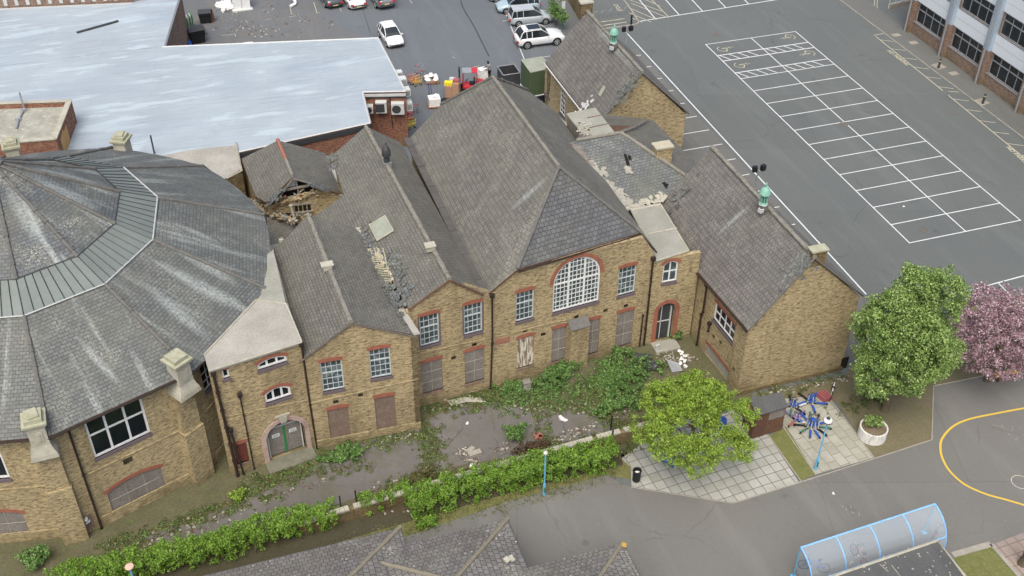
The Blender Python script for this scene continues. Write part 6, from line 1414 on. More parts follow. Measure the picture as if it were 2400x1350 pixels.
tree('yellow_green_tree', 'wide bright yellow-green tree spreading over the slab path and little shed', (1628, 985), 3.5, (3.6, 3.35, 2.3), LY, 600, .28, 74, .05, 12, .16, inner=.3, depth=.42, lumps=7, lobes=[(-.1, .1, 0, .75, .75, .7, .34), (-.58, -.1, -.1, .42, .5, .55, .14), (.6, .0, -.05, .42, .5, .5, .14), (-.2, -.6, -.2, .45, .42, .5, .13), (.35, -.55, -.25, .45, .42, .5, .12), (-.3, .5, .2, .45, .42, .6, .12), (.3, .5, .25, .42, .42, .6, .1), (0, 0, .5, .4, .4, .5, .08)])
tree('blossom_tree', 'dusky pink blossoming tree at the right edge behind the yellow bench', (2350, 790), 3.6, (3.3, 3.2, 3.1), LP, 800, .27, 42, .055, 13, .16, inner=.45, depth=.3, lumps=9)
# straggling shoots of the blossom tree are bare-tipped
hp0 = [(330, 1340), (480, 1300), (640, 1256), (785, 1216)]; hp1 = [(850, 1196), (960, 1170), (1100, 1128), (1250, 1092), (1440, 1068)]
def hedge(path, w, h, seed, lab, gaps=(), dens=1.0):
    c0 = G(*path[0]); t = thing('hedge', lab, 'hedge', tuple(c0), group='hedge along the courtyard wall'); P = [G(*q) for q in path]; rg = random.Random(seed); bl = []; m = MB(); L = 0
    for a, b in zip(P, P[1:]):
        n = int((b-a).length/.036*dens)
        d = (b-a).normalized(); nn = Vector((-d.y, d.x, 0))
        for i in range(n):
            f = rg.random(); hh = h*(1+.07*math.sin((a.x+b.x)*.5*3+f*7)+rg.uniform(-.06, .05))
            p = a.lerp(b, f)+nn*rg.uniform(-w/2, w/2)
            for z in ((hh-.2, 1), (rg.uniform(.15, hh-.3), 1)): r = rg.uniform(.15, .28); bl.append(((p.x, p.y, z[0]), (r, r, r*.85), int(54*(r/.22)**2)))
            if i % 60 == 0: m.tube([p*1+Vector((0, 0, -p.z)), (p.x+.1, p.y, .6), (p.x+rg.uniform(-.3, .3), p.y+rg.uniform(-.2, .2), hh-.2)], [.04, .03, .015], 5)
    m.build('stems', MT['bark'], t, kind='stuff'); leafcloud('foliage', LH, bl, .046, t, seed=seed, up=.6)
hedge([(330, 1352), (480, 1312), (640, 1266), (790, 1226)], 1.3, 1.6, 3, 'left length of bright green hedge, lower part by the bottom edge')
hedge([(120, 1400), (200, 1372), (330, 1345)], 1.2, 1.6, 8, 'short end of bright green hedge at the bottom left corner')
hedge([(850, 1203), (905, 1190), (960, 1175)], .8, 1.35, 4, 'thin straggly stretch of hedge with bare stems, left of the dense part', dens=.55)
hedge([(965, 1205), (1100, 1163), (1250, 1127), (1438, 1088)], 1.5, 1.65, 5, 'dense long hedge running past the blue lamp post')
def bush(name, lab, q, r, mat, n, seed, z=.5, cat='bush', size=.07, cr_=.24, per=45, group=None):
    c = G(*q); t = thing(name, lab, cat, tuple(c), group=group); m = MB()
    for i in range(5): a = i*1.3; m.tube([c, c+Vector((math.cos(a)*r[0]*.5, math.sin(a)*r[1]*.5, r[2]))], [.03, .01], 5)
    m.build('stems', MT['bark'], t, kind='stuff'); leafcloud('foliage', mat, crownblobs((c.x, c.y, z), (r[0]*1.15, r[1]*1.15, r[2]), int(n*1.5), cr_*.8, int(per*.8), seed, low=-.1, inner=.5, depth=.6, lumps=5), size*.85, t, seed=seed, up=.7)
bush('bramble_bush', 'dark green bush against the hall wall between the grey boarded windows', (1308, 884), (1.8, 1.0, 1.2), LW, 130, 1, .3)
bush('bramble_bush', 'low spreading arm of dark green weeds beside the small white box', (1215, 912), (1.3, .8, .55), LW, 50, 2, .2)
bush('bramble_bush', 'largest dark green bush, under the right boarded window next to the yellow-green tree', (1440, 888), (2.4, 1.8, 1.3), LW, 230, 3, .2)
bush('bramble_bush', 'dark green growth creeping down towards the yellow-green tree', (1440, 950), (1.6, 1.0, .6), LW, 90, 4, .2)
bush('self_seeded_shrub', 'narrow green shrub standing alone in the middle of the courtyard paving', (1208, 1030), (.6, .8, .9), LW, 40, 5, .4)
bush('self_seeded_shrub', 'green shrub at the foot of the front gabled block by the arched doors', (805, 1072), (1.5, .7, .5), LW, 60, 6, .2)
bush('self_seeded_shrub', 'round dark shrub at the foot of the round hall, bottom left', (88, 1325), (.7, .6, .7), LW, 40, 7, .4)
bush('self_seeded_shrub', 'pale green weeds in front of the long hedge, around the middle', (985, 1128), (.9, .5, .4), LB, 26, 8, .2)
bush('self_seeded_shrub', 'tiny bright yellow-green shrub between the round hall and the arched doors', (558, 1172), (.35, .3, .4), LY, 14, 9, .3)
bush('self_seeded_shrub', 'little leafy plant on the corner step beside the arched link door', (1588, 795), (.3, .3, .5), LW, 12, 10, .3)
bush('low_shrub', 'small bright shrub under the straggly hedge near the tiled hip', (1005, 1232), (.6, .4, .4), LH, 20, 14, .3)
bush('low_shrub', 'dark understorey shrub beneath the tall oval tree', (2048, 935), (.8, .7, .7), LG, 40, 15, .5)
bush('climbing_plant', 'dark ivy over the yard wall behind the silver people carriers', (1302, 60), (.7, 2.0, 1.6), LW, 80, 16, 1.2)
bush('low_shrub', 'patch of dry shrub by the open end of the slab path', (1260, 1050), (1.3, .5, .35), leafmat('brown_weed', ['5d4a3c', '6f5a48', '4a4032', '77664f']), 40, 17, .15)
# ground cover: one mass nobody could count
rg = random.Random(77); bl = []
poly_w = [((990, 925), (1000, 960), 26), ((1000, 985), (1010, 1120), 44), ((880, 1030), (985, 1010), 16), ((560, 1150), (700, 1120), 26), ((240, 1290), (520, 1190), 46), ((1010, 960), (1200, 905), 40), ((1150, 940), (1480, 960), 130), ((1360, 900), (1500, 930), 60), ((1010, 1100), (1010, 1000), 30), ((1250, 1070), (1420, 1020), 30), ((760, 1110), (860, 1090), 16), ((1770, 930), (1960, 880), 22), ((1500, 1010), (1460, 1060), 16), ((900, 1140), (1090, 1110), 50), ((600, 1130), (740, 1100), 40), ((740, 1080), (980, 1020), 44), ((1160, 925), (1300, 930), 50), ((1060, 960), (1180, 930), 40), ((1250, 960), (1300, 1050), 30), ((1380, 960), (1470, 1000), 40), ((420, 1230), (640, 1160), 40), ((1500, 870), (1560, 850), 14), ((1340, 930), (1470, 920), 30), ((1960, 960), (2150, 900), 24), ((1180, 930), (1260, 925), 14)]
for a, b, n in poly_w:
    for i in range(int(n*3.2)): f = rg.random(); p = G(a[0]+(b[0]-a[0])*f+rg.gauss(0, 16), a[1]+(b[1]-a[1])*f+rg.gauss(0, 9)); r = rg.uniform(.08, .3); bl.append(((p.x, p.y, .02), (r, r, r*.45), int(30*(r/.25)**2)))
leafcloud('weeds', LB, bl, .045, seed=5, up=1.0, kind='stuff')
for i in range(300): f = rg.random(); p = G(1170+340*f+rg.gauss(0, 10), 925-70*f+rg.gauss(0, 12)+rg.random()*40); r = rg.uniform(.2, .42); bl.append(((p.x, p.y, .1), (r, r, r*.8), int(34*(r/.25)**2)))
bl2 = [(b[0], b[1], int(b[2]*.5)) for b in bl if rg.random() < .75]; leafcloud('green_weeds', LW, bl2, .05, seed=6, up=1.0, kind='stuff')
bl = []
for i in range(420):
    f = rg.random(); a, b = ((700, 1320), (1000, 1225)) if rg.random() < .45 else ((1000, 1225), (1465, 1105)); p = G(a[0]+(b[0]-a[0])*f+rg.gauss(0, 9), a[1]+(b[1]-a[1])*f+rg.gauss(0, 12)); bl.append(((p.x, p.y, .01), (.3, .3, .06), 16))
leafcloud('verge_grass', leafmat('grass_blades', ['6b7440', '7d8150', '5a6636', '8c8c62']), bl, .04, seed=7, up=1.2, kind='stuff')
# small rubble, leaf litter and twigs
m = MB(); mats = [MT['conc'], MT['hip'], MT['stone'], MT['timber'], MT['soil']]
for a, b, n, s_ in (((1075, 1060), (1120, 1085), 55, .8), ((1080, 1060), (1095, 1050), 26, .3), ((1160, 1060), (1190, 1045), 40, .5), ((1300, 1030), (1390, 1000), 90, .7), ((1180, 945), (1480, 960), 120, 1.2), ((330, 1285), (520, 1210), 80, 1.0), ((1000, 955), (1140, 930), 60, .7), ((850, 1150), (1080, 1100), 50, .9), ((880, 1035), (985, 1020), 40, .4), ((1540, 840), (1620, 840), 110, .5), ((560, 1200), (760, 1120), 40, .8), ((1050, 1175), (900, 1200), 20, .4), ((1790, 925), (1990, 885), 90, .5)):
    for i in range(n):
        f = rg.random(); p = G(a[0]+(b[0]-a[0])*f+rg.gauss(0, 12*s_), a[1]+(b[1]-a[1])*f+rg.gauss(0, 9*s_), .04); k = rg.uniform(.03, .12); mi = rg.choice((0, 0, 0, 1, 2, 3, 3, 4))
        if mi == 3: m.box(p, (k*3, .03, .02), rg.random()*3, mi)
        else: m.blob(p, (k, k*.7, k*.5), mi, i, n=5)
m.build('rubble_litter', mats, kind='stuff')
m = MB()
for a, b, n in (((440, 40), (640, 80), 120), ((520, 10), (560, 30), 60), ((600, 20), (780, 60), 90), ((500, 60), (720, 90), 60)):
    for i in range(n): f = rg.random(); p = G(a[0]+(b[0]-a[0])*f+rg.gauss(0, 14), a[1]+(b[1]-a[1])*f+rg.gauss(0, 9), .03); k = .12*rg.random()**2+.025; m.blob(p, (k, k*.7, k*.4), rg.choice((0, 2, 0, 4, 4, 3)), i, n=5)
m.build('yard_litter', mats, kind='stuff')
def single(name, lab, cat, fn, mats, group=None):
    m = MB(); fn(m); o = m.build(name, mats); return tag(o, lab, cat, group)
single('stone_block', 'pair of grey concrete blocks on the courtyard paving beside a scatter of white rubble', 'block', lambda m: (m.box(G(1113, 1063, .12), (.75, .35, .22), .1), m.box(G(1103, 1055, .1), (.5, .3, .2), .5)), MT['conc'])
single('white_stone', 'single white round stone in the rubble in front of the hedge', 'stone', lambda m: m.blob(G(1105, 1092, .1), (.16, .14, .14), seed=4), MT['bagw'])
single('white_stone', 'lone white lump on the path in front of the front gable corner', 'stone', lambda m: m.blob(G(1095, 992, .08), (.12, .1, .1), seed=5), MT['bagw'])
single('plastic_bag', 'crumpled white bag lying in the courtyard right of centre', 'bag', lambda m: (m.blob(G(1317, 980, .1), (.25, .16, .1), seed=6, jit=.4), m.blob(G(1326, 985, .06), (.12, .12, .06), seed=9, jit=.4)), MT['bagw'])
single('plank_stack', 'thin bleached planks lying by the boarded windows in the inner corner', 'planks', lambda m: [m.tube([G(1048+i*2, 940+i*2.5, .06), G(1090+i, 932+i*2.2, .08+.02*i), G(1128+i*3, 934+i*2, .06)], .03, 4) for i in range(5)], MT['stone'])
single('brick_pile', 'pinkish pile of bricks on the bare patch by the low wall', 'bricks', lambda m: [m.box(G(1262+rg.uniform(-8, 8), 1022+rg.uniform(-5, 5), .08+.05*(i % 3)), (.24, .11, .08), rg.random()*3) for i in range(26)], MT['redridge'])
# inner corner junk by the link door
single('fallen_panel', 'dark green-black board lying at the foot of the link door, left one', 'board', lambda m: m.prism([G(1484, 826, .35), G(1530, 830, .3), G(1525, 858, .12), G(1490, 852, .12)], (0, 0, -.06)), MT['dgrey'])
single('fallen_panel', 'bluish grey board lying in the inner corner, nearer the tree', 'board', lambda m: m.prism([G(1562, 842, .2), G(1590, 850, .25), G(1600, 868, .12), G(1575, 872, .12)], (0, 0, -.05)), MT['grey'])
single('broken_chair_seat', 'pale upright scrap panel below the link doorstep', 'scrap', lambda m: m.box(G(1541, 814, .35), (.3, .08, .45), .3), MT['woff'])
single('rag_heap', 'white crumpled rags heaped against the wing wall in the inner corner', 'rags', lambda m: [m.blob(G(1598+rg.uniform(-14, 12), 822+i*6, .1), (.16, .12, .1), seed=i, jit=.5) for i in range(7)], MT['bagw'])
single('curled_hose', 'pale hose curled on the ground in the inner corner', 'hose', lambda m: m.tube(spline([G(1562, 828, .05), G(1560, 820, .1), G(1572, 818, .1), G(1577, 830, .08), G(1580, 845, .05)], 5), .035, 5), MT['conc'])
single('scrap_heap', 'dark purple-grey heap of scrap between the fallen boards and the bush', 'scrap', lambda m: [m.blob(G(1527+rg.uniform(-9, 9), 858+rg.uniform(-7, 7), .2), (.28, .22, .2), seed=i, jit=.4) for i in range(9)], MT['dgrey'])
t = thing('meter_box', 'small pale box standing by the weeds under the peeling boarded window', 'box', tuple(G(1234, 915))); c = G(1234, 915)
m = MB(); m.box(c+Vector((0, 0, .35)), (.42, .35, .7)); m.build('cabinet', MT['conc'], t); m = MB(); m.box(c+Vector((0, 0, .73)), (.5, .42, .06)); m.box(c+Vector((.05, -.18, .45)), (.2, .02, .2)); m.build('lid', MT['board'], t)

# low brick wall between courtyard and hedge, with iron posts
def lowwall(pts, lab):
    t = thing('low_wall', lab, 'wall', tuple(G(*pts[0])), group='courtyard boundary wall'); m = MB(); mc = MB()
    for q, r in zip(pts, pts[1:]):
        a, b = G(*q, .85), G(*r, .85); wf = WF(a, b); wall(m, wf, [(0, -.0), (wf.L, 0), (wf.L, .8), (0, .8)], th=.28)
        n = int(wf.L/.24)
        for i in range(n): mc.box(wf.pt((i+.5)*wf.L/n, .86, -.14), (wf.L/n-.015, .34, .12), math.atan2(wf.e.y, wf.e.x)) if rg.random() > .08 else None
    m.build('wall', MT['brickd'], t); mc.build('coping', MT['stone'], t)
lowwall([(700, 1232), (830, 1192), (1010, 1140), (1240, 1075)], 'left half of low brick wall, mostly buried behind the hedge')
lowwall([(1240, 1075), (1420, 1024), (1500, 1003), (1560, 985)], 'right half of low brick wall with exposed pale coping behind the hedge end')
for q, h, lab in (((801, 1205), 1.1, 'black iron post at the left end of the hedge gap'), ((837, 1192), 1.1, 'black iron post at the right side of the hedge gap'), ((1431, 1012), 1.0, 'black iron post rising above the low wall coping'), ((1434, 1040), .8, 'short iron post at the near face of the wall by the hedge end')):
    p = G(*q, .3); t = thing('iron_post', lab, 'post', (p.x, p.y, 0), group='iron fence posts'); m = MB(); m.box((0, 0, (.6+h)/2), (.07, .07, .6+h)); m.box((0, 0, .6+h), (.09, .09, .04)); local(m, 'shaft', MT['black'], t)

# lamp posts
def lamp(q, h, lab, head):
    p = G(*q); t = thing('lamp_post', lab, 'lamp post', tuple(p), group='blue lamp posts')
    m = MB(); m.lathe((0, 0, 0), [(.085, 0), (.085, .9), (.045, 1.0), (.042, h-.1), (.035, h)], 12); local(m, 'pole', MT['blue_p'], t)
    m = MB(); m.box((.0, -.1, .5), (.09, .03, .35)); local(m, 'access_door', MT['verdd'], t)
    m = MB()
    if head == 0: m.lathe((0, 0, h), [(.06, 0), (.12, .05), (.13, .12), (.08, .2), (.02, .22)], 12); local(m, 'lamp_head', MT['woff'], t)
    else:
        m.lathe((0, 0, h), [(.07, 0), (.2, .05), (.26, .16), (.22, .3), (.10, .36)], 16); local(m, 'lamp_head', MT['white'], t, smooth=True); m = MB(); m.lathe((0, 0, h+.36), [(.12, 0), (.1, .05), (.02, .08)], 12); m.lathe((0, 0, h+.14), [(.275, 0), (.275, .04)], 16); local(m, 'lamp_cap', MT['dgrey'], t)
lamp((1275, 1160), 3.25, 'slim blue lamp post in front of the dense hedge', 0)
lamp((1911, 1100), 3.7, 'pale blue lamp post with round white head beside the scooter heap', 1)
p = G(303, 1328, 3.4); t = thing('lamp_post', 'blue lamp post with flat pinkish round head at the bottom left', 'lamp post', (p.x, p.y, 0), group='blue lamp posts')
m = MB(); m.lathe((0, 0, 0), [(.1, 0), (.1, .9), (.055, 1), (.05, 3.3)], 12); local(m, 'pole', MT['blue_p'], t); m = MB(); m.lathe((0, 0, 3.3), [(.08, 0), (.2, .05), (.22, .1), (.2, .14), (.05, .16)], 16); local(m, 'lamp_head', flat('pink_beige_lamp', 'c9a99a'), t)
# floodlight poles by the car park
for q, hq, lab in (((1467, 100), (1470, 68), 'floodlight pole with two black lamps behind the far wing ridge'), ((1776, 445), (1778, 395), 'floodlight pole with two black lamps behind the right wing ridge')):
    b = G(*hq, 4.6); t = thing('floodlight_pole', lab, 'floodlight', (b.x, b.y, 0), group='floodlight poles'); m = MB(); m.lathe((0, 0, 0), [(.06, 0), (.05, 4.5)], 8); m.tube([(-.3, 0, 4.4), (.3, 0, 4.4)], .035, 5); local(m, 'pole', MT['grey'], t)
    for s_ in (-1, 1): m = MB(); m.box((s_*.33, -.05, 4.65), (.34, .28, .42), .3*s_); local(m, 'lamp_head', MT['black'], t)
# litter bin
p = G(1491, 1126); t = thing('litter_bin', 'round black litter bin on the corner of the slab path', 'litter bin', tuple(p)); m = MB(); m.lathe((0, 0, 0), [(.19, 0), (.22, .05), (.23, .72), (.25, .8), (.25, .84), (.2, .84), (.2, .6), (.02, .6)], 16); local(m, 'drum', MT['black'], t); m = MB(); m.blob((0, 0, .66), (.15, .13, .08), seed=2, jit=.4); local(m, 'rubbish', MT['bagw'], t)
# bench
a, b = G(2326, 893), G(2384, 880); c = (a+b)/2; t = thing('bench', 'yellow-topped bench under the pink tree', 'bench', tuple(c), math.atan2((b-a).y, (b-a).x)); L = (b-a).length
for y in (-.09, .09): m = MB(); m.box((0, y, .45), (L, .14, .05)); local(m, 'seat_board', MT['bench_y'], t)
for x in (-.35, .35): m = MB(); m.box((x*L, 0, .2), (.1, .4, .4)); local(m, 'leg', MT['timber'], t)
# concrete ring planter
c = G(2046, 1010, .4); c.z = 0; t = thing('planter', 'big white-painted concrete ring planter holding one small shrub', 'planter', tuple(c))
m = MB(); R0 = .82; m.lathe((0, 0, 0), [(R0, 0), (R0, .72), (R0-.02, .76), (R0-.08, .76), (R0-.1, .72), (R0-.1, .5)], 32); 
tt = NT('chalky_planter', .9, .2); tt.out(tt.mix(tt.ramp(tt.noise(tt.pos(), 1, 5, .7, sc=(5, 5, 1.2)), .5, .72), srgb('d2d2cd'), srgb('9b9a94'))); local(m, 'ring', tt.m, t, smooth=False)
m = MB(); m.lathe((0, 0, .5), [(R0-.11, 0), (R0-.11, .1), (.02, .14)], 24); local(m, 'soil', MT['soil'], t)
m = MB(); m.tube([(0, .1, .6), (.05, .15, 1.0)], .03, 5); local(m, 'stem', MT['bark'], t); pb = leafcloud('plant', LG, crownblobs((c.x+.1, c.y+.15, 1.0), (.5, .45, .42), 26, .18, 34, 5, low=-.3), .06, t, seed=9)
# little shed
zE = 1.9; t = thing('shed', 'small brown boarded shed with grey felt roof, half under the yellow-green tree', 'shed', tuple(G(1800, 1015)))
q = [G(1848, 953, 2.0), G(1832, 918, 2.15), G(1758, 936, 2.15), G(1772, 975, 2.0)]; m = MB(); m.prism(q, (0, 0, -.08)); m.build('roof', [MT['feltd']], t)
b0, b1 = q[3]+Vector((.05, .1, 0)), q[0]+Vector((-.05, .1, 0)); wf = WF(b0, b1); m = MB(); wall(m, wf, [(0, 0), (wf.L, 0), (wf.L, 1.9), (0, 1.9)], th=1.1)
for i in range(9): bar(m, wf, (wf.L*.45, .15+i*.2), (wf.L-.02, .15+i*.2), .02, .015, 0)
m.build('walls', MT['timber'], t); m = MB(); wpoly(m, wf, [(.06, .02), (wf.L*.4, .02), (wf.L*.4, 1.8), (.06, 1.8)], .03, 0); m.build('door', surf('dull_brown_door', '60463c', '4c3932', 3, 9, .6), t); m = MB(); wpoly(m, wf, [(wf.L*.46, 1.2), (wf.L-.04, 1.2), (wf.L-.04, 1.8), (wf.L*.46, 1.8)], .02, 0); m.build('panel', MT['board'], t)
single('plastic_barrel', 'bright blue barrel showing through the yellow-green tree', 'barrel', lambda m: m.lathe(G(1690, 1005, 0), [(.25, 0), (.28, .4), (.25, .8), (.2, .85)], 12), MT['bluebike'])
single('blue_play_panel', 'blue panel edge beneath the lower rim of the yellow-green tree', 'panel', lambda m: m.box(G(1568, 1075, .5), (.12, .8, .9), .5), MT['bluebike'])
# scooters heaped on stands
cl = [((1903, 1000), 11, 1.0, 'bluebike', ['bluebike', 'black', 'verdd', 'bluebike']), ((1900, 945), 5, .7, 'bluebike', ['bluebike', 'black', 'woff', 'bluebike']), ((1858, 955), 5, .6, 'bluebike', ['black', 'bluebike', 'verdd']), ((1866, 985), 4, .55, 'lead2', ['lead2', 'pink', 'woff'])]
nm = ['the big round heap by the lamp post', 'the far heap below the brick gable', 'the heap nearest the shed roof', 'the lilac heap in front of the shed']
for i, (q, n, s_, pm, cols) in enumerate(cl):
    p = G(*q); t = thing('scooter_stand', 'scooter stand with child scooters round it: '+nm[i], 'scooter stand', tuple(p)); m = MB(); m.tube(ringpts((0, 0, .35), .22*s_+.08, 10, (0, 0, 1)), .05, 5, cap=False); m.lathe((0, 0, 0), [(.06, 0), (.06, .5)], 8); m.blob((0, 0, .5), (.28*s_, .24*s_, .16), seed=i, jit=.3); local(m, 'hub', MT[pm], t)
    for k in range(n):
        a = 2*math.pi*k/n+i*.7; kscooter(p+Vector((math.cos(a)*.42*s_+math.cos(a)*.1, math.sin(a)*.42*s_+math.sin(a)*.1, 0)), a+rg.uniform(-.2, .2), MT[cols[k % len(cols)]], 'child scooter pointing outward in '+nm[i], 'child scooters in '+nm[i])
single('bicycle_rack', 'low dull red slatted rack beyond the far scooters', 'rack', lambda m: [m.box(G(1925+k*5, 932-k*2, .2), (.08, .7, .35), .25) for k in range(4)], MT['pink'])
bike(G(1946, 925), .9, MT['bagw'], 'white-framed bicycle leaning at the top end of the scooter area', 'bicycle')
# chalk smudges on the playground
m = MB()
for q, n, s_ in (((2370, 1010), 12, .45), ((1990, 1195), 7, .3)):
    for i in range(n): p = G(*q); a = p+Vector((rg.gauss(0, s_), rg.gauss(0, s_), 0)); stripe(m, a, a+Vector((rg.uniform(-.25, .25), rg.uniform(-.25, .25), 0)), .015, .010)
m.build('chalk_marks', MT['lineold'], kind='structure')
single('litter_scrap', 'crumpled white litter on the open playground asphalt', 'litter', lambda m: m.blob(G(1953, 1156, .04), (.1, .07, .05), seed=3, jit=.5), MT['bagw'])
single('litter_scrap', 'tiny white scrap in the nearest car park bays', 'litter', lambda m: m.box(G(2118, 484, .03), (.14, .14, .04), .3), MT['bagw'])
# bare tree trunk at bottom right edge
p = G(2395, 1322); t = thing('bare_tree', 'gnarled grey tree trunk on the pink paving at the bottom right edge', 'tree', tuple(p)); m = MB(); m.tube([p, p+Vector((.05, 0, .8)), p+Vector((-.05, .05, 1.7)), p+Vector((.15, .1, 2.6))], [.26, .2, .17, .12], 9); m.tube([p+Vector((-.05, .05, 1.5)), p+Vector((.5, .2, 2.4))], [.1, .05], 6); m.build('trunk', MT['bark'], t)

# ================================================================== VEHICLES
def at2(q1, q2): a, b = G(*q1), G(*q2); return a, b
car('suv', (-15.0, 4.95, 0), -.03, MT['cw'], 'white off-road car with dark glass roof, nearest in the row by the yard wall', sunroof=True, rails=True)
car('mpv', (-14.35, 9.55, 0), -.08, MT['cs'], 'silver people carrier with its bonnet to the right, beside the white off-road car', rails=True)
car('mpv', (-14.6, 12.6, 0), math.pi-.12, MT['cb'], 'pale blue people carrier with its bonnet towards the lane, third in the row', rails=True)
car('hatch', (-14.9, 15.6, 0), math.pi-.1, MT['cs'], 'silver car cut off by the top edge, last of the row by the yard wall')
car('hatch', (-28.3, 9.55, 0), math.radians(-86), MT['cw'], 'small white hatchback alone by the corner of the big flat roof')
car('coupe', (-32.2, 20.3, 0), math.radians(97), MT['cd'], 'dark car with its rear towards us, leftmost of three at the top edge')
car('coupe', (-30.0, 19.3, 0), math.radians(96), MT['cw'], 'white coupe between the dark car and the grey van at the top edge')
car('van', (-27.3, 18.8, 0), math.radians(95), MT['cg'], 'grey van with its rear towards us, rightmost of three at the top edge')
p = G(577, 102, 1.4); car('hatch', (p.x, p.y, 0), math.radians(92), MT['cw'], 'white car almost wholly hidden behind the long flat roof edge')
# forklift
p = G(1100, 215); fr = thing('forklift', 'red forklift truck with black mast carrying goods, in the market yard', 'forklift', tuple(p), 2.9)
m = MB(); m.box((-.3, 0, .5), (1.6, 1.0, .5)); m.box((-.95, 0, .75), (.5, 1.0, .5)); m.box((.3, 0, .35), (.5, .9, .2)); local(m, 'chassis', MT['redp'], fr)
m = MB()
for y in (-.32, .32): m.box((.85, y, 1.15), (.12, .12, 2.2))
m.box((.85, 0, 2.2), (.12, .7, .1)); m.box((.85, 0, 1.2), (.1, .7, .1)); local(m, 'mast', MT['black'], fr)
m = MB()
for y in (-.25, .25): m.box((1.4, y, .12), (1.0, .1, .04))
m.box((.93, 0, .4), (.04, .8, .5)); local(m, 'forks', MT['dgrey'], fr)
m = MB()
for x, y in ((.55, -.42), (.55, .42), (-.75, -.42), (-.75, .42)): m.tube([(x, y, .6), (x*.9, y, 2.05)], .04, 6)
local(m, 'overhead_guard_posts', MT['redp'], fr); m = MB(); m.box((.2, 0, 2.08), (.8, .95, .06)); local(m, 'roof_panel', MT['grey'], fr); m = MB(); m.box((-.45, 0, 2.08), (.5, .95, .06)); local(m, 'rear_roof_panel', MT['redp'], fr)
m = MB(); m.box((-.25, 0, .85), (.45, .5, .14)); m.box((-.45, 0, 1.1), (.1, .5, .45)); local(m, 'seat', MT['black'], fr)
m = MB(); m.tube(ringpts((.2, 0, 1.15), .15, 10, (1, 0, 1)), .02, 4, cap=False); m.tube([(.2, 0, 1.15), (.4, 0, .8)], .02, 4); local(m, 'steering_wheel', MT['black'], fr)
for x, r_ in ((.5, .3), (-.8, .25)):
    for y in (-.45, .45): m = MB(); m.tube([(x, y-.1, r_), (x, y+.1, r_)], r_, 14); local(m, 'wheel', MT['rubber'], fr)
# goods on pallets
def pallet(q, lab, goods, group=None, z=0, rz=.2, s=1.0):
    p = G(*q); t = thing('pallet', lab, 'pallet', (p.x, p.y, z), rz, group); m = MB()
    for i in range(6): m.box((0, -.5+i*.2, .13), (1.2, .13, .02))
    for x in (-.52, 0, .52): m.box((x, 0, .06), (.1, 1.1, .1))
    local(m, 'deck', MT['pallet'], t); Rm = t.rotation_euler.to_matrix(); out = []
    for i, (pos, dim, mat, nm, lb) in enumerate(goods):
        m = MB(); c = Vector(pos)+Vector((0, 0, .15)); hx = dim[2]/2
        if nm == 'sack': m.blob((0, 0, hx), (dim[0]/2, dim[1]/2, dim[2]/2), seed=i, jit=.12, n=10)
        else:
            m.box((0, 0, hx), dim); m.box((0, 0, dim[2]+.005), (dim[0]*.9, dim[1]*.08, .01))
        o = m.build(nm, MT[mat]); o.location = Vector((p.x, p.y, z))+Rm@c; o.rotation_euler = (0, 0, rz+.05*(i % 3)); tag(o, lb, nm.replace('_', ' '), lab.split(',')[0]+' goods')
    return t
W_ = lambda k: 'white wrapped sack on the pallet in the middle of the yard, '+k
pallet((1012, 192), 'reddish wooden pallet heaped with white sacks, left of the forklift', [((-.35, -.3, .1), (.7, .5, .3), 'bagw', 'sack', W_('front left')), ((.35, -.3, .1), (.7, .5, .3), 'bagw', 'sack', W_('front right')), ((-.3, .25, .1), (.7, .5, .34), 'bagw', 'sack', W_('back left')), ((.35, .25, .1), (.65, .5, .34), 'bagw', 'sack', W_('back right')), ((-.05, .05, .38), (.75, .5, .3), 'bagw', 'sack', W_('top of the heap')), ((0, 0, .0), (1.2, 1.0, .12), 'card', 'carton', 'flat pinkish carton under the white sacks')], rz=-.15)
pallet((1062, 226), 'pallet stacked with brown and yellow cartons, just left of the forklift mast', [((-.3, 0, 0), (.6, .9, 1.0), 'card', 'carton', 'tall brown carton, left of the pair below the yellow crate'), ((.3, 0, 0), (.6, .9, 1.3), 'card', 'carton', 'tallest brown carton against the forklift mast'), ((-.3, -.1, 1.02), (.8, .45, .28), 'yellow', 'crate', 'bright yellow crate on top of the brown cartons'), ((.3, .1, 1.32), (.5, .5, .2), 'pink', 'carton', 'lilac-pink carton on the tallest brown carton'), ((-.1, .35, 1.0), (.5, .35, .45), 'woff', 'carton', 'pale carton behind the yellow crate')], rz=-.5)
pallet((1018, 248), 'pallet with white sheet-wrapped load, in front of the brown cartons', [((0, 0, 0), (1.0, .9, .7), 'bagw', 'wrapped_load', 'big white wrapped cube load nearest the hall roof'), ((.15, .1, .7), (.6, .5, .18), 'bagw', 'sack', 'white bag lying on the wrapped cube load')], rz=-.1)
pallet((1131, 186), 'pallet with white wrapped stack beside the standing worker', [((0, 0, 0), (.8, .7, .5), 'bagw', 'wrapped_load', 'lower white wrapped stack beside the worker'), ((0, 0, .52), (.75, .65, .4), 'bagw', 'wrapped_load', 'upper white wrapped stack beside the worker')], rz=.1)
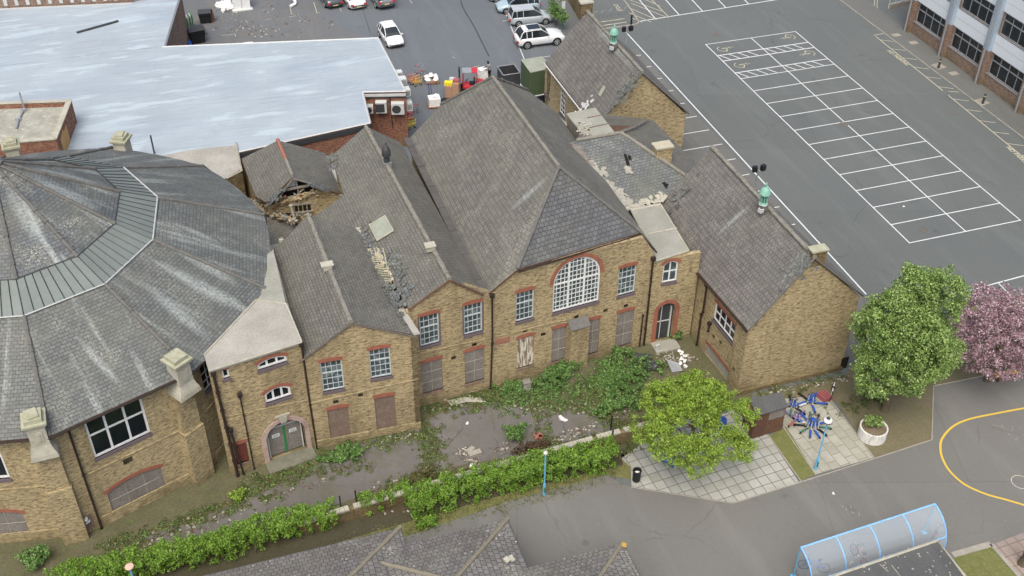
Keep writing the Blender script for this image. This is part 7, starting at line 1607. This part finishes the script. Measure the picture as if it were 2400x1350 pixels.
def trolley(q, lab, rz, mat, s=1.0, name='shopping_trolley', cat='trolley'):
    t = thing(name, lab, cat, tuple(G(*q)), rz); m = MB()
    for z in (.35, .55, .8):
        k = 1 if z > .4 else .85; m.tube([(-.4*k, -.25*k, z), (.4*k, -.25*k, z), (.4*k, .25*k, z), (-.4*k, .25*k, z), (-.4*k, -.25*k, z)], .018, 4)
    for x, y in ((-.36, -.22), (.36, -.22), (.36, .22), (-.36, .22), (0, -.22), (0, .22)): m.tube([(x, y, .1), (x, y, .8)], .014, 4)
    for i in range(5): m.tube([(-.34, -.2+i*.1, .35), (.34, -.2+i*.1, .35)], .01, 3)
    local(m, 'basket', MT[mat], t); m = MB(); m.tube([(-.45, -.25, .95), (-.45, .25, .95)], .025, 5); m.tube([(-.4, -.25, .8), (-.45, -.25, .95)], .02, 4); m.tube([(-.4, .25, .8), (-.45, .25, .95)], .02, 4); local(m, 'handle', MT['redp'], t)
    for x, y in ((-.3, -.2), (.3, -.2), (.3, .2), (-.3, .2)): m = MB(); m.tube([(x, y-.02, .07), (x, y+.02, .07)], .07, 8); local(m, 'wheel', MT['rubber'], t)
    return t
trolley((985, 172), 'empty grey wire trolley tipped next to the white sacks', .8, 'grey'); trolley((990, 183), 'second grey wire trolley nested behind the white sack pallet', 1.0, 'grey')
trolley((968, 196), 'orange-sided wire trolley by the corner of the flat roof', .1, 'orange'); trolley((978, 200), 'yellow and white framed trolley next to the orange one', .3, 'bench_y')
trolley((963, 300), 'yellow wire trolley at the foot of the brick end wall', .3, 'yellow'); trolley((972, 262), 'tall grey cage trolley of red sacks by the brick end wall', 1.5, 'grey')
single('sack', 'dull red sacks in the cage trolley by the brick end wall', 'sacks', lambda m: [m.blob(G(962+rg.uniform(-5, 5), 270+rg.uniform(-8, 8), .6), (.25, .2, .2), seed=i, jit=.3) for i in range(6)], MT['pink'])
t = thing('hand_truck', 'blue upright sack barrow standing between the white load and the sacks', 'hand truck', tuple(G(1010, 228)), .3); m = MB()
for y in (-.2, .2): m.tube([(0, y, .1), (-.1, y, 1.3)], .03, 5)
for z in (.4, .8, 1.2): m.tube([(-.05, -.2, z), (-.05, .2, z)], .02, 4)
local(m, 'frame', flat('navy_frame', '4d5a86'), t); m = MB(); m.box((.12, 0, .05), (.28, .45, .03)); local(m, 'toe_plate', MT['grey'], t)
for y in (-.25, .25): m = MB(); m.tube([(-.05, y-.03, .12), (-.05, y+.03, .12)], .12, 10); local(m, 'wheel', MT['rubber'], t)
single('black_sack_heap', 'black sacks between the wrapped load and the brown cartons', 'sacks', lambda m: [m.blob(G(1042+rg.uniform(-6, 6), 238+rg.uniform(-3, 5), .2), (.3, .25, .22), seed=i, jit=.25) for i in range(4)], MT['black'])
# worker
def person(p, rz):
    t = bpy.data.meshes.new('person'); o = bpy.data.objects.new('person', t); COL.objects.link(o); tag(o, 'worker in grey patterned top and dark trousers bending towards the wrapped goods', 'person')
    J = {'pel': (0, 0, .95), 'che': (.08, 0, 1.3), 'nek': (.12, 0, 1.5), 'hd0': (.14, 0, 1.57), 'hd1': (.17, 0, 1.70), 'hL': (0, .11, .9), 'kL': (.05, .12, .5), 'aL': (-.03, .12, .09), 'fL': (.14, .13, .04), 'hR': (0, -.11, .9), 'kR': (.12, -.12, .5), 'aR': (.08, -.12, .09), 'fR': (.25, -.13, .04),
         'sL': (.1, .19, 1.43), 'eL': (.22, .27, 1.18), 'wL': (.45, .2, 1.1), 'sR': (.1, -.19, 1.43), 'eR': (.25, -.26, 1.2), 'wR': (.48, -.15, 1.15)}
    Rd = dict(pel=.15, che=.155, nek=.06, hd0=.085, hd1=.10, hL=.1, kL=.065, aL=.045, fL=.035, hR=.1, kR=.065, aR=.045, fR=.035, sL=.065, eL=.048, wL=.032, sR=.065, eR=.048, wR=.032)
    E_ = [('pel', 'che'), ('che', 'nek'), ('nek', 'hd0'), ('hd0', 'hd1'), ('pel', 'hL'), ('hL', 'kL'), ('kL', 'aL'), ('aL', 'fL'), ('pel', 'hR'), ('hR', 'kR'), ('kR', 'aR'), ('aR', 'fR'), ('che', 'sL'), ('sL', 'eL'), ('eL', 'wL'), ('che', 'sR'), ('sR', 'eR'), ('eR', 'wR')]
    for s_, sd in (('L', 1), ('R', -1)):
        w_ = Vector(J['w'+s_]); 
        for f in range(4):
            k = 'f%s%d' % (s_, f); J[k] = tuple(w_+Vector((.09+.01*(f % 2), sd*(-.03+f*.02), -.02))); Rd[k] = .009; k2 = k+'t'; J[k2] = tuple(Vector(J[k])+Vector((.05, 0, -.04))); Rd[k2] = .008; E_ += [('w'+s_, k), (k, k2)]
        k = 'th'+s_; J[k] = tuple(w_+Vector((.04, -sd*.05, .0))); Rd[k] = .01; E_.append(('w'+s_, k))
    names = list(J); t.from_pydata([J[k] for k in names], [(names.index(a), names.index(b)) for a, b in E_], [])
    sk = o.modifiers.new('skin', 'SKIN'); o.modifiers.new('sub', 'SUBSURF').render_levels = 1
    for i, k in enumerate(names): t.skin_vertices[0].data[i].radius = (Rd[k], Rd[k]); t.skin_vertices[0].data[i].use_root = (k == 'pel')
    t.materials.append(flat('dark_skin', '4a3a33')); o.location = p; o.rotation_euler = (0, 0, rz)
    m = MB(); loft(m, [[Vector((x+.17*math.cos(a)*w_, .22*math.sin(a)*w_, z)) for a in [i*math.pi/6 for i in range(12)]] for x, z, w_ in ((0, .9, .95), (.03, 1.1, .93), (.08, 1.3, 1.05), (.1, 1.46, .95), (.12, 1.52, .45))]); local(m, 'top', flat('grey_top', '8a8f8c', var=.4), o, smooth=True)
    for s_, kx in ((1, .05), (-1, .12)):
        m = MB(); m.tube([(0, s_*.1, .97), (kx, s_*.12, .5), (kx-.07, s_*.12, .12)], [.13, .09, .075], 10); local(m, 'trouser_leg', flat('black_trousers', '24262a'), o, smooth=True)
        m = MB(); m.tube([(.1, s_*.18, 1.45), (.23, s_*.265, 1.19), (.38, s_*.22, 1.12)], [.08, .062, .05], 9); local(m, 'sleeve', flat('grey_sleeve', '8f9391', var=.3), o, smooth=True)
        m = MB(); m.blob((kx+.02, s_*.125, .05), (.14, .055, .05), seed=1, jit=.03, n=10); local(m, 'shoe', MT['black'], o)
    m = MB(); m.blob((.15, 0, 1.72), (.115, .105, .115), seed=1, jit=.05, n=10); local(m, 'hair', MT['black'], o)
    m = MB(); m.blob((.27, 0, 1.66), (.02, .018, .022), seed=2, jit=0); local(m, 'nose', flat('skin_nose', '5b463d'), o)
    return o
person(tuple(G(1148, 186)), math.pi*.95)
# open metal skip
c = G(1192, 192); t = thing('skip', 'open dark metal skip behind the hall ridge', 'skip', tuple(c), .0); m = MB(); 
for a, d in (((-.75, 0), (.08, 1.7)), ((.75, 0), (.08, 1.7)), ((0, -.82), (1.5, .08)), ((0, .82), (1.5, .08))): m.box((a[0], a[1], .6), (d[0], d[1], 1.2))
m.box((0, 0, .06), (1.5, 1.6, .08)); local(m, 'body', MT['dgrey'], t); m = MB(); m.tube([(-.78, -.85, 1.2), (.78, -.85, 1.2), (.78, .85, 1.2), (-.78, .85, 1.2), (-.78, -.85, 1.2)], .05, 5); local(m, 'rim', MT['grey'], t)
# olive box trailer
a, b = G(1224, 205), G(1262, 235); t = thing('box_trailer', 'olive green tarpaulin-sided trailer with pale top, parked against the far wing', 'trailer', tuple(G(1248, 215)))
z0, z1 = .8, 3.1; P1, P2, P3, P4 = G(1221, 141, z1), G(1243, 171, z1), G(1300, 160, z1), G(1270, 133, z1); m = MB(); m.prism([P1, P2, P3, P4], (0, 0, z0-z1)); m.build('tarpaulin_body', MT['olive'], t)
m = MB(); m.prism([p+Vector((0, 0, .05)) for p in (P1, P2, P3, P4)], (0, 0, -.04)); m.build('top_sheet', MT['olivet'], t)
m = MB(); m.tube([P1-Vector((0, 0, 2.3)), P2-Vector((0, 0, 2.3)), P3-Vector((0, 0, 2.3))], .08, 5); m.tube([P2-Vector((0, 0, 2.3)), P2-Vector((.2, 1.2, 2.5))], .06, 5); m.build('chassis', MT['woff'], t)
for f in (.3, .7): p = P2.lerp(P3, f)-Vector((0, 0, z1-.35)); m = MB(); m.tube([p+Vector((0, -.1, 0)), p+Vector((0, .15, 0))], .35, 14); m.build('wheel', MT['rubber'], t)
# waste bins, cabinets and clutter at the top left of the yard
def wheelbin(q, lab, s=1.0, rz=.1, lid='dgrey', lean=0):
    p = G(*q); t = thing('wheeled_bin', lab, 'waste bin', tuple(p), rz, 'waste bins in the market yard'); m = MB(); vs = []
    for z, k in ((.12, .85), (1.15, 1.0)): vs += [Vector((x*.62*k*s, y*.48*k*s, z*s)) for x, y in ((-1, -1), (1, -1), (1, 1), (-1, 1))]
    m.mesh(vs, [(3, 2, 1, 0), (4, 5, 6, 7)]+[(i, (i+1) % 4, 4+(i+1) % 4, 4+i) for i in range(4)]); m.box((0, -.5*s, .95*s), (1.2*s, .05, .1)); local(m, 'body', MT['black'], t)
    m = MB(); m.prism([(-.66*s, -.53*s, 1.17*s), (.66*s, -.53*s, 1.17*s), (.66*s, 0, 1.34*s), (-.66*s, 0, 1.34*s)], (0, 0, -.04)); m.prism([(-.66*s, 0, 1.34*s), (.66*s, 0, 1.34*s), (.66*s, .53*s, 1.2*s), (-.66*s, .53*s, 1.2*s)], (0, 0, -.04)); local(m, 'lid', MT[lid], t)
    for x in (-.45, .45):
        for y in (-.35, .35): m = MB(); m.tube([(x*s, y*s-.03, .08), (x*s, y*s+.03, .08)], .08, 8); local(m, 'wheel', MT['rubber'], t)
wheelbin((464, 98), 'black wheeled bin with peaked dark lid, nearest the flat roofs', 1.15, .15); wheelbin((483, 52), 'black wheeled bin beside the brown crate, upper one', .95, -.1)
t = thing('white_cabinet', 'tall white double cabinet standing at the top edge of the yard', 'cabinet', tuple(G(568, 20))); p = G(568, 22); m = MB()
for x in (-.42, .42): m.box(p+Vector((x, .3, 1.0)), (.8, .8, 2.0))
m.build('doors', MT['white'], t); m = MB(); m.box(p+Vector((0, -.15, .05)), (2.0, .6, .1)); m.build('base', MT['woff'], t)
single('crumpled_sheeting', 'heap of crumpled white sheeting left of the white cabinet', 'sheeting', lambda m: [m.blob(G(528+rg.uniform(-16, 16), 14+rg.uniform(-9, 12), .2), (.4, .3, .25), seed=i, jit=.45) for i in range(16)], MT['bagw'])
single('foam_roll', 'curved white foam offcut on the yard near the parked dark car', 'foam', lambda m: m.tube(spline([G(690, 0, .2), G(692, 8, .2), G(680, 15, .15)], 5), .15, 7), MT['bagw'])
single('brown_crate', 'brown open crate behind the upper black bin', 'crate', lambda m: [m.box(G(490, 38, .5)+Vector((x, y, 0)), d) for x, y, d in ((-.4, 0, (.06, .8, 1)), (.4, 0, (.06, .8, 1)), (0, .4, (.8, .06, 1)), (0, -.4, (.8, .06, 1)), (0, 0, (.8, .8, .1)))], MT['timber'])
single('stacked_boards', 'upright green and white boards leaning along the rear shop wall', 'boards', lambda m: [m.box(G(432+i*3, 60-i*2, .7), (.06, .8, 1.4), .15, i % 2) for i in range(7)], [flat('green_board', '3f7a4a'), MT['woff']])
single('wire_fence_roll', 'roll of grey wire mesh between the two black bins', 'wire roll', lambda m: [m.tube(ringpts(G(455, 76, .3)+Vector((.1*i, 0, 0)), .3, 10, (1, .2, 0)), .02, 4, cap=False) for i in range(12)], MT['verdd'])
single('air_duct_box', 'pale boxed unit fixed to the rear shop wall', 'unit', lambda m: (m.box(G(403, 85, 2.2), (.8, 1.0, 1.2), .0), m.box(G(409, 92, 1.0), (.3, .5, 1.8))), MT['woff'])
single('rubbish_sack', 'dark and blue rubbish sacks by the peaked bin', 'sacks', lambda m: [m.blob(G(440+rg.uniform(-6, 6), 100+rg.uniform(-4, 4), .25), (.3, .25, .28), i % 2, seed=i, jit=.2) for i in range(4)], [MT['black'], MT['bluebike']])
# yard boundary wall, sign pole, cycle hoops
t = thing('yard_wall', 'old brick garden wall between the market yard and the school car park', 'wall', tuple(G(1320, 60))); m = MB(); k = WF(G(1330, 20, 0), G(1400, 120, 0)); a, b = G(1330, 0, 0), G(1385, 92, 0); k = WF(a, b); wall(m, k, [(0, 0), (k.L, 0), (k.L, 2.0), (0, 2.0)], th=.3); m.build('wall', MT['brickd'], t); m = MB()
for i in range(int(k.L/.3)): m.box(k.pt(.15+i*.3, 2.04, -.15), (.27, .4, .08), math.atan2(k.e.y, k.e.x))
m.build('coping', MT['stone'], t)
p = G(1318, 68); t = thing('sign_pole', 'thin pale pole with a small white sign in front of the ivy', 'sign', tuple(p)); m = MB(); m.lathe((0, 0, 0), [(.05, 0), (.05, 3.6)], 8); local(m, 'pole', MT['verdd'], t); m = MB(); m.box((0, -.06, 2.5), (.35, .03, .75)); local(m, 'sign_plate', MT['woff'], t)
t0 = None
for i, (x, y) in enumerate(((1396, 45), (1414, 42), (1432, 39), (1450, 36), (1467, 33))):
    p = G(x, y); t = thing('cycle_hoop', ['steel cycle hoop nearest the yard wall end of the row', 'second steel cycle hoop from the yard wall end', 'middle hoop of the five steel cycle hoops', 'fourth steel cycle hoop, next to the one by the black post', 'steel cycle hoop nearest the short black post'][i], 'cycle stand', tuple(p), .3, 'cycle hoops in a row'); m = MB(); m.tube([(-.3, 0, 0), (-.3, 0, .55), (-.2, 0, .72), (0, 0, .8), (.2, 0, .72), (.3, 0, .55), (.3, 0, 0)], .03, 6); local(m, 'hoop', MT['grey'], t)
m = MB(); 
for a, b in (((1408, 52), (1463, 44)), ((1414, 60), (1468, 52))): q0, q1 = G(*a, .05), G(*b, .05); m.tube([q0, q1], .05, 4)
o = m.build('kerb_rail', MT['stone']); o['kind'] = 'structure'
single('car_park_post', 'short black post beside the cycle hoops', 'post', lambda m: m.box(G(1480, 48, .5), (.14, .14, 1.1)), MT['black'])
m = MB(); P = spline(gp((1452, -12), (1474, 18), (1492, 45), (1496, 55), (1480, 60), (1420, 68)), 6)
kerb(m, [tuple(p) for p in P], .15, .1); m.build('car_park_kerb', MT['conc'], kind='structure')
m = MB(); a = G(1080, 0); curve_strip(m, spline(gp((1078, -10), (1086, 20), (1110, 60), (1130, 100), (1146, 132)), 6), .12, .0075); m.build('yard_joint', MT['dgrey'], kind='structure')
for k_, q in enumerate((((705, 30), (716, 85)), ((660, 40), (662, 90)), ((850, 20), (868, 78)))): 
    m = MB(); stripe(m, G(*q[0]), G(*q[1]), .05, .0078); m.build('yard_joint', MT['dgrey'], kind='structure')
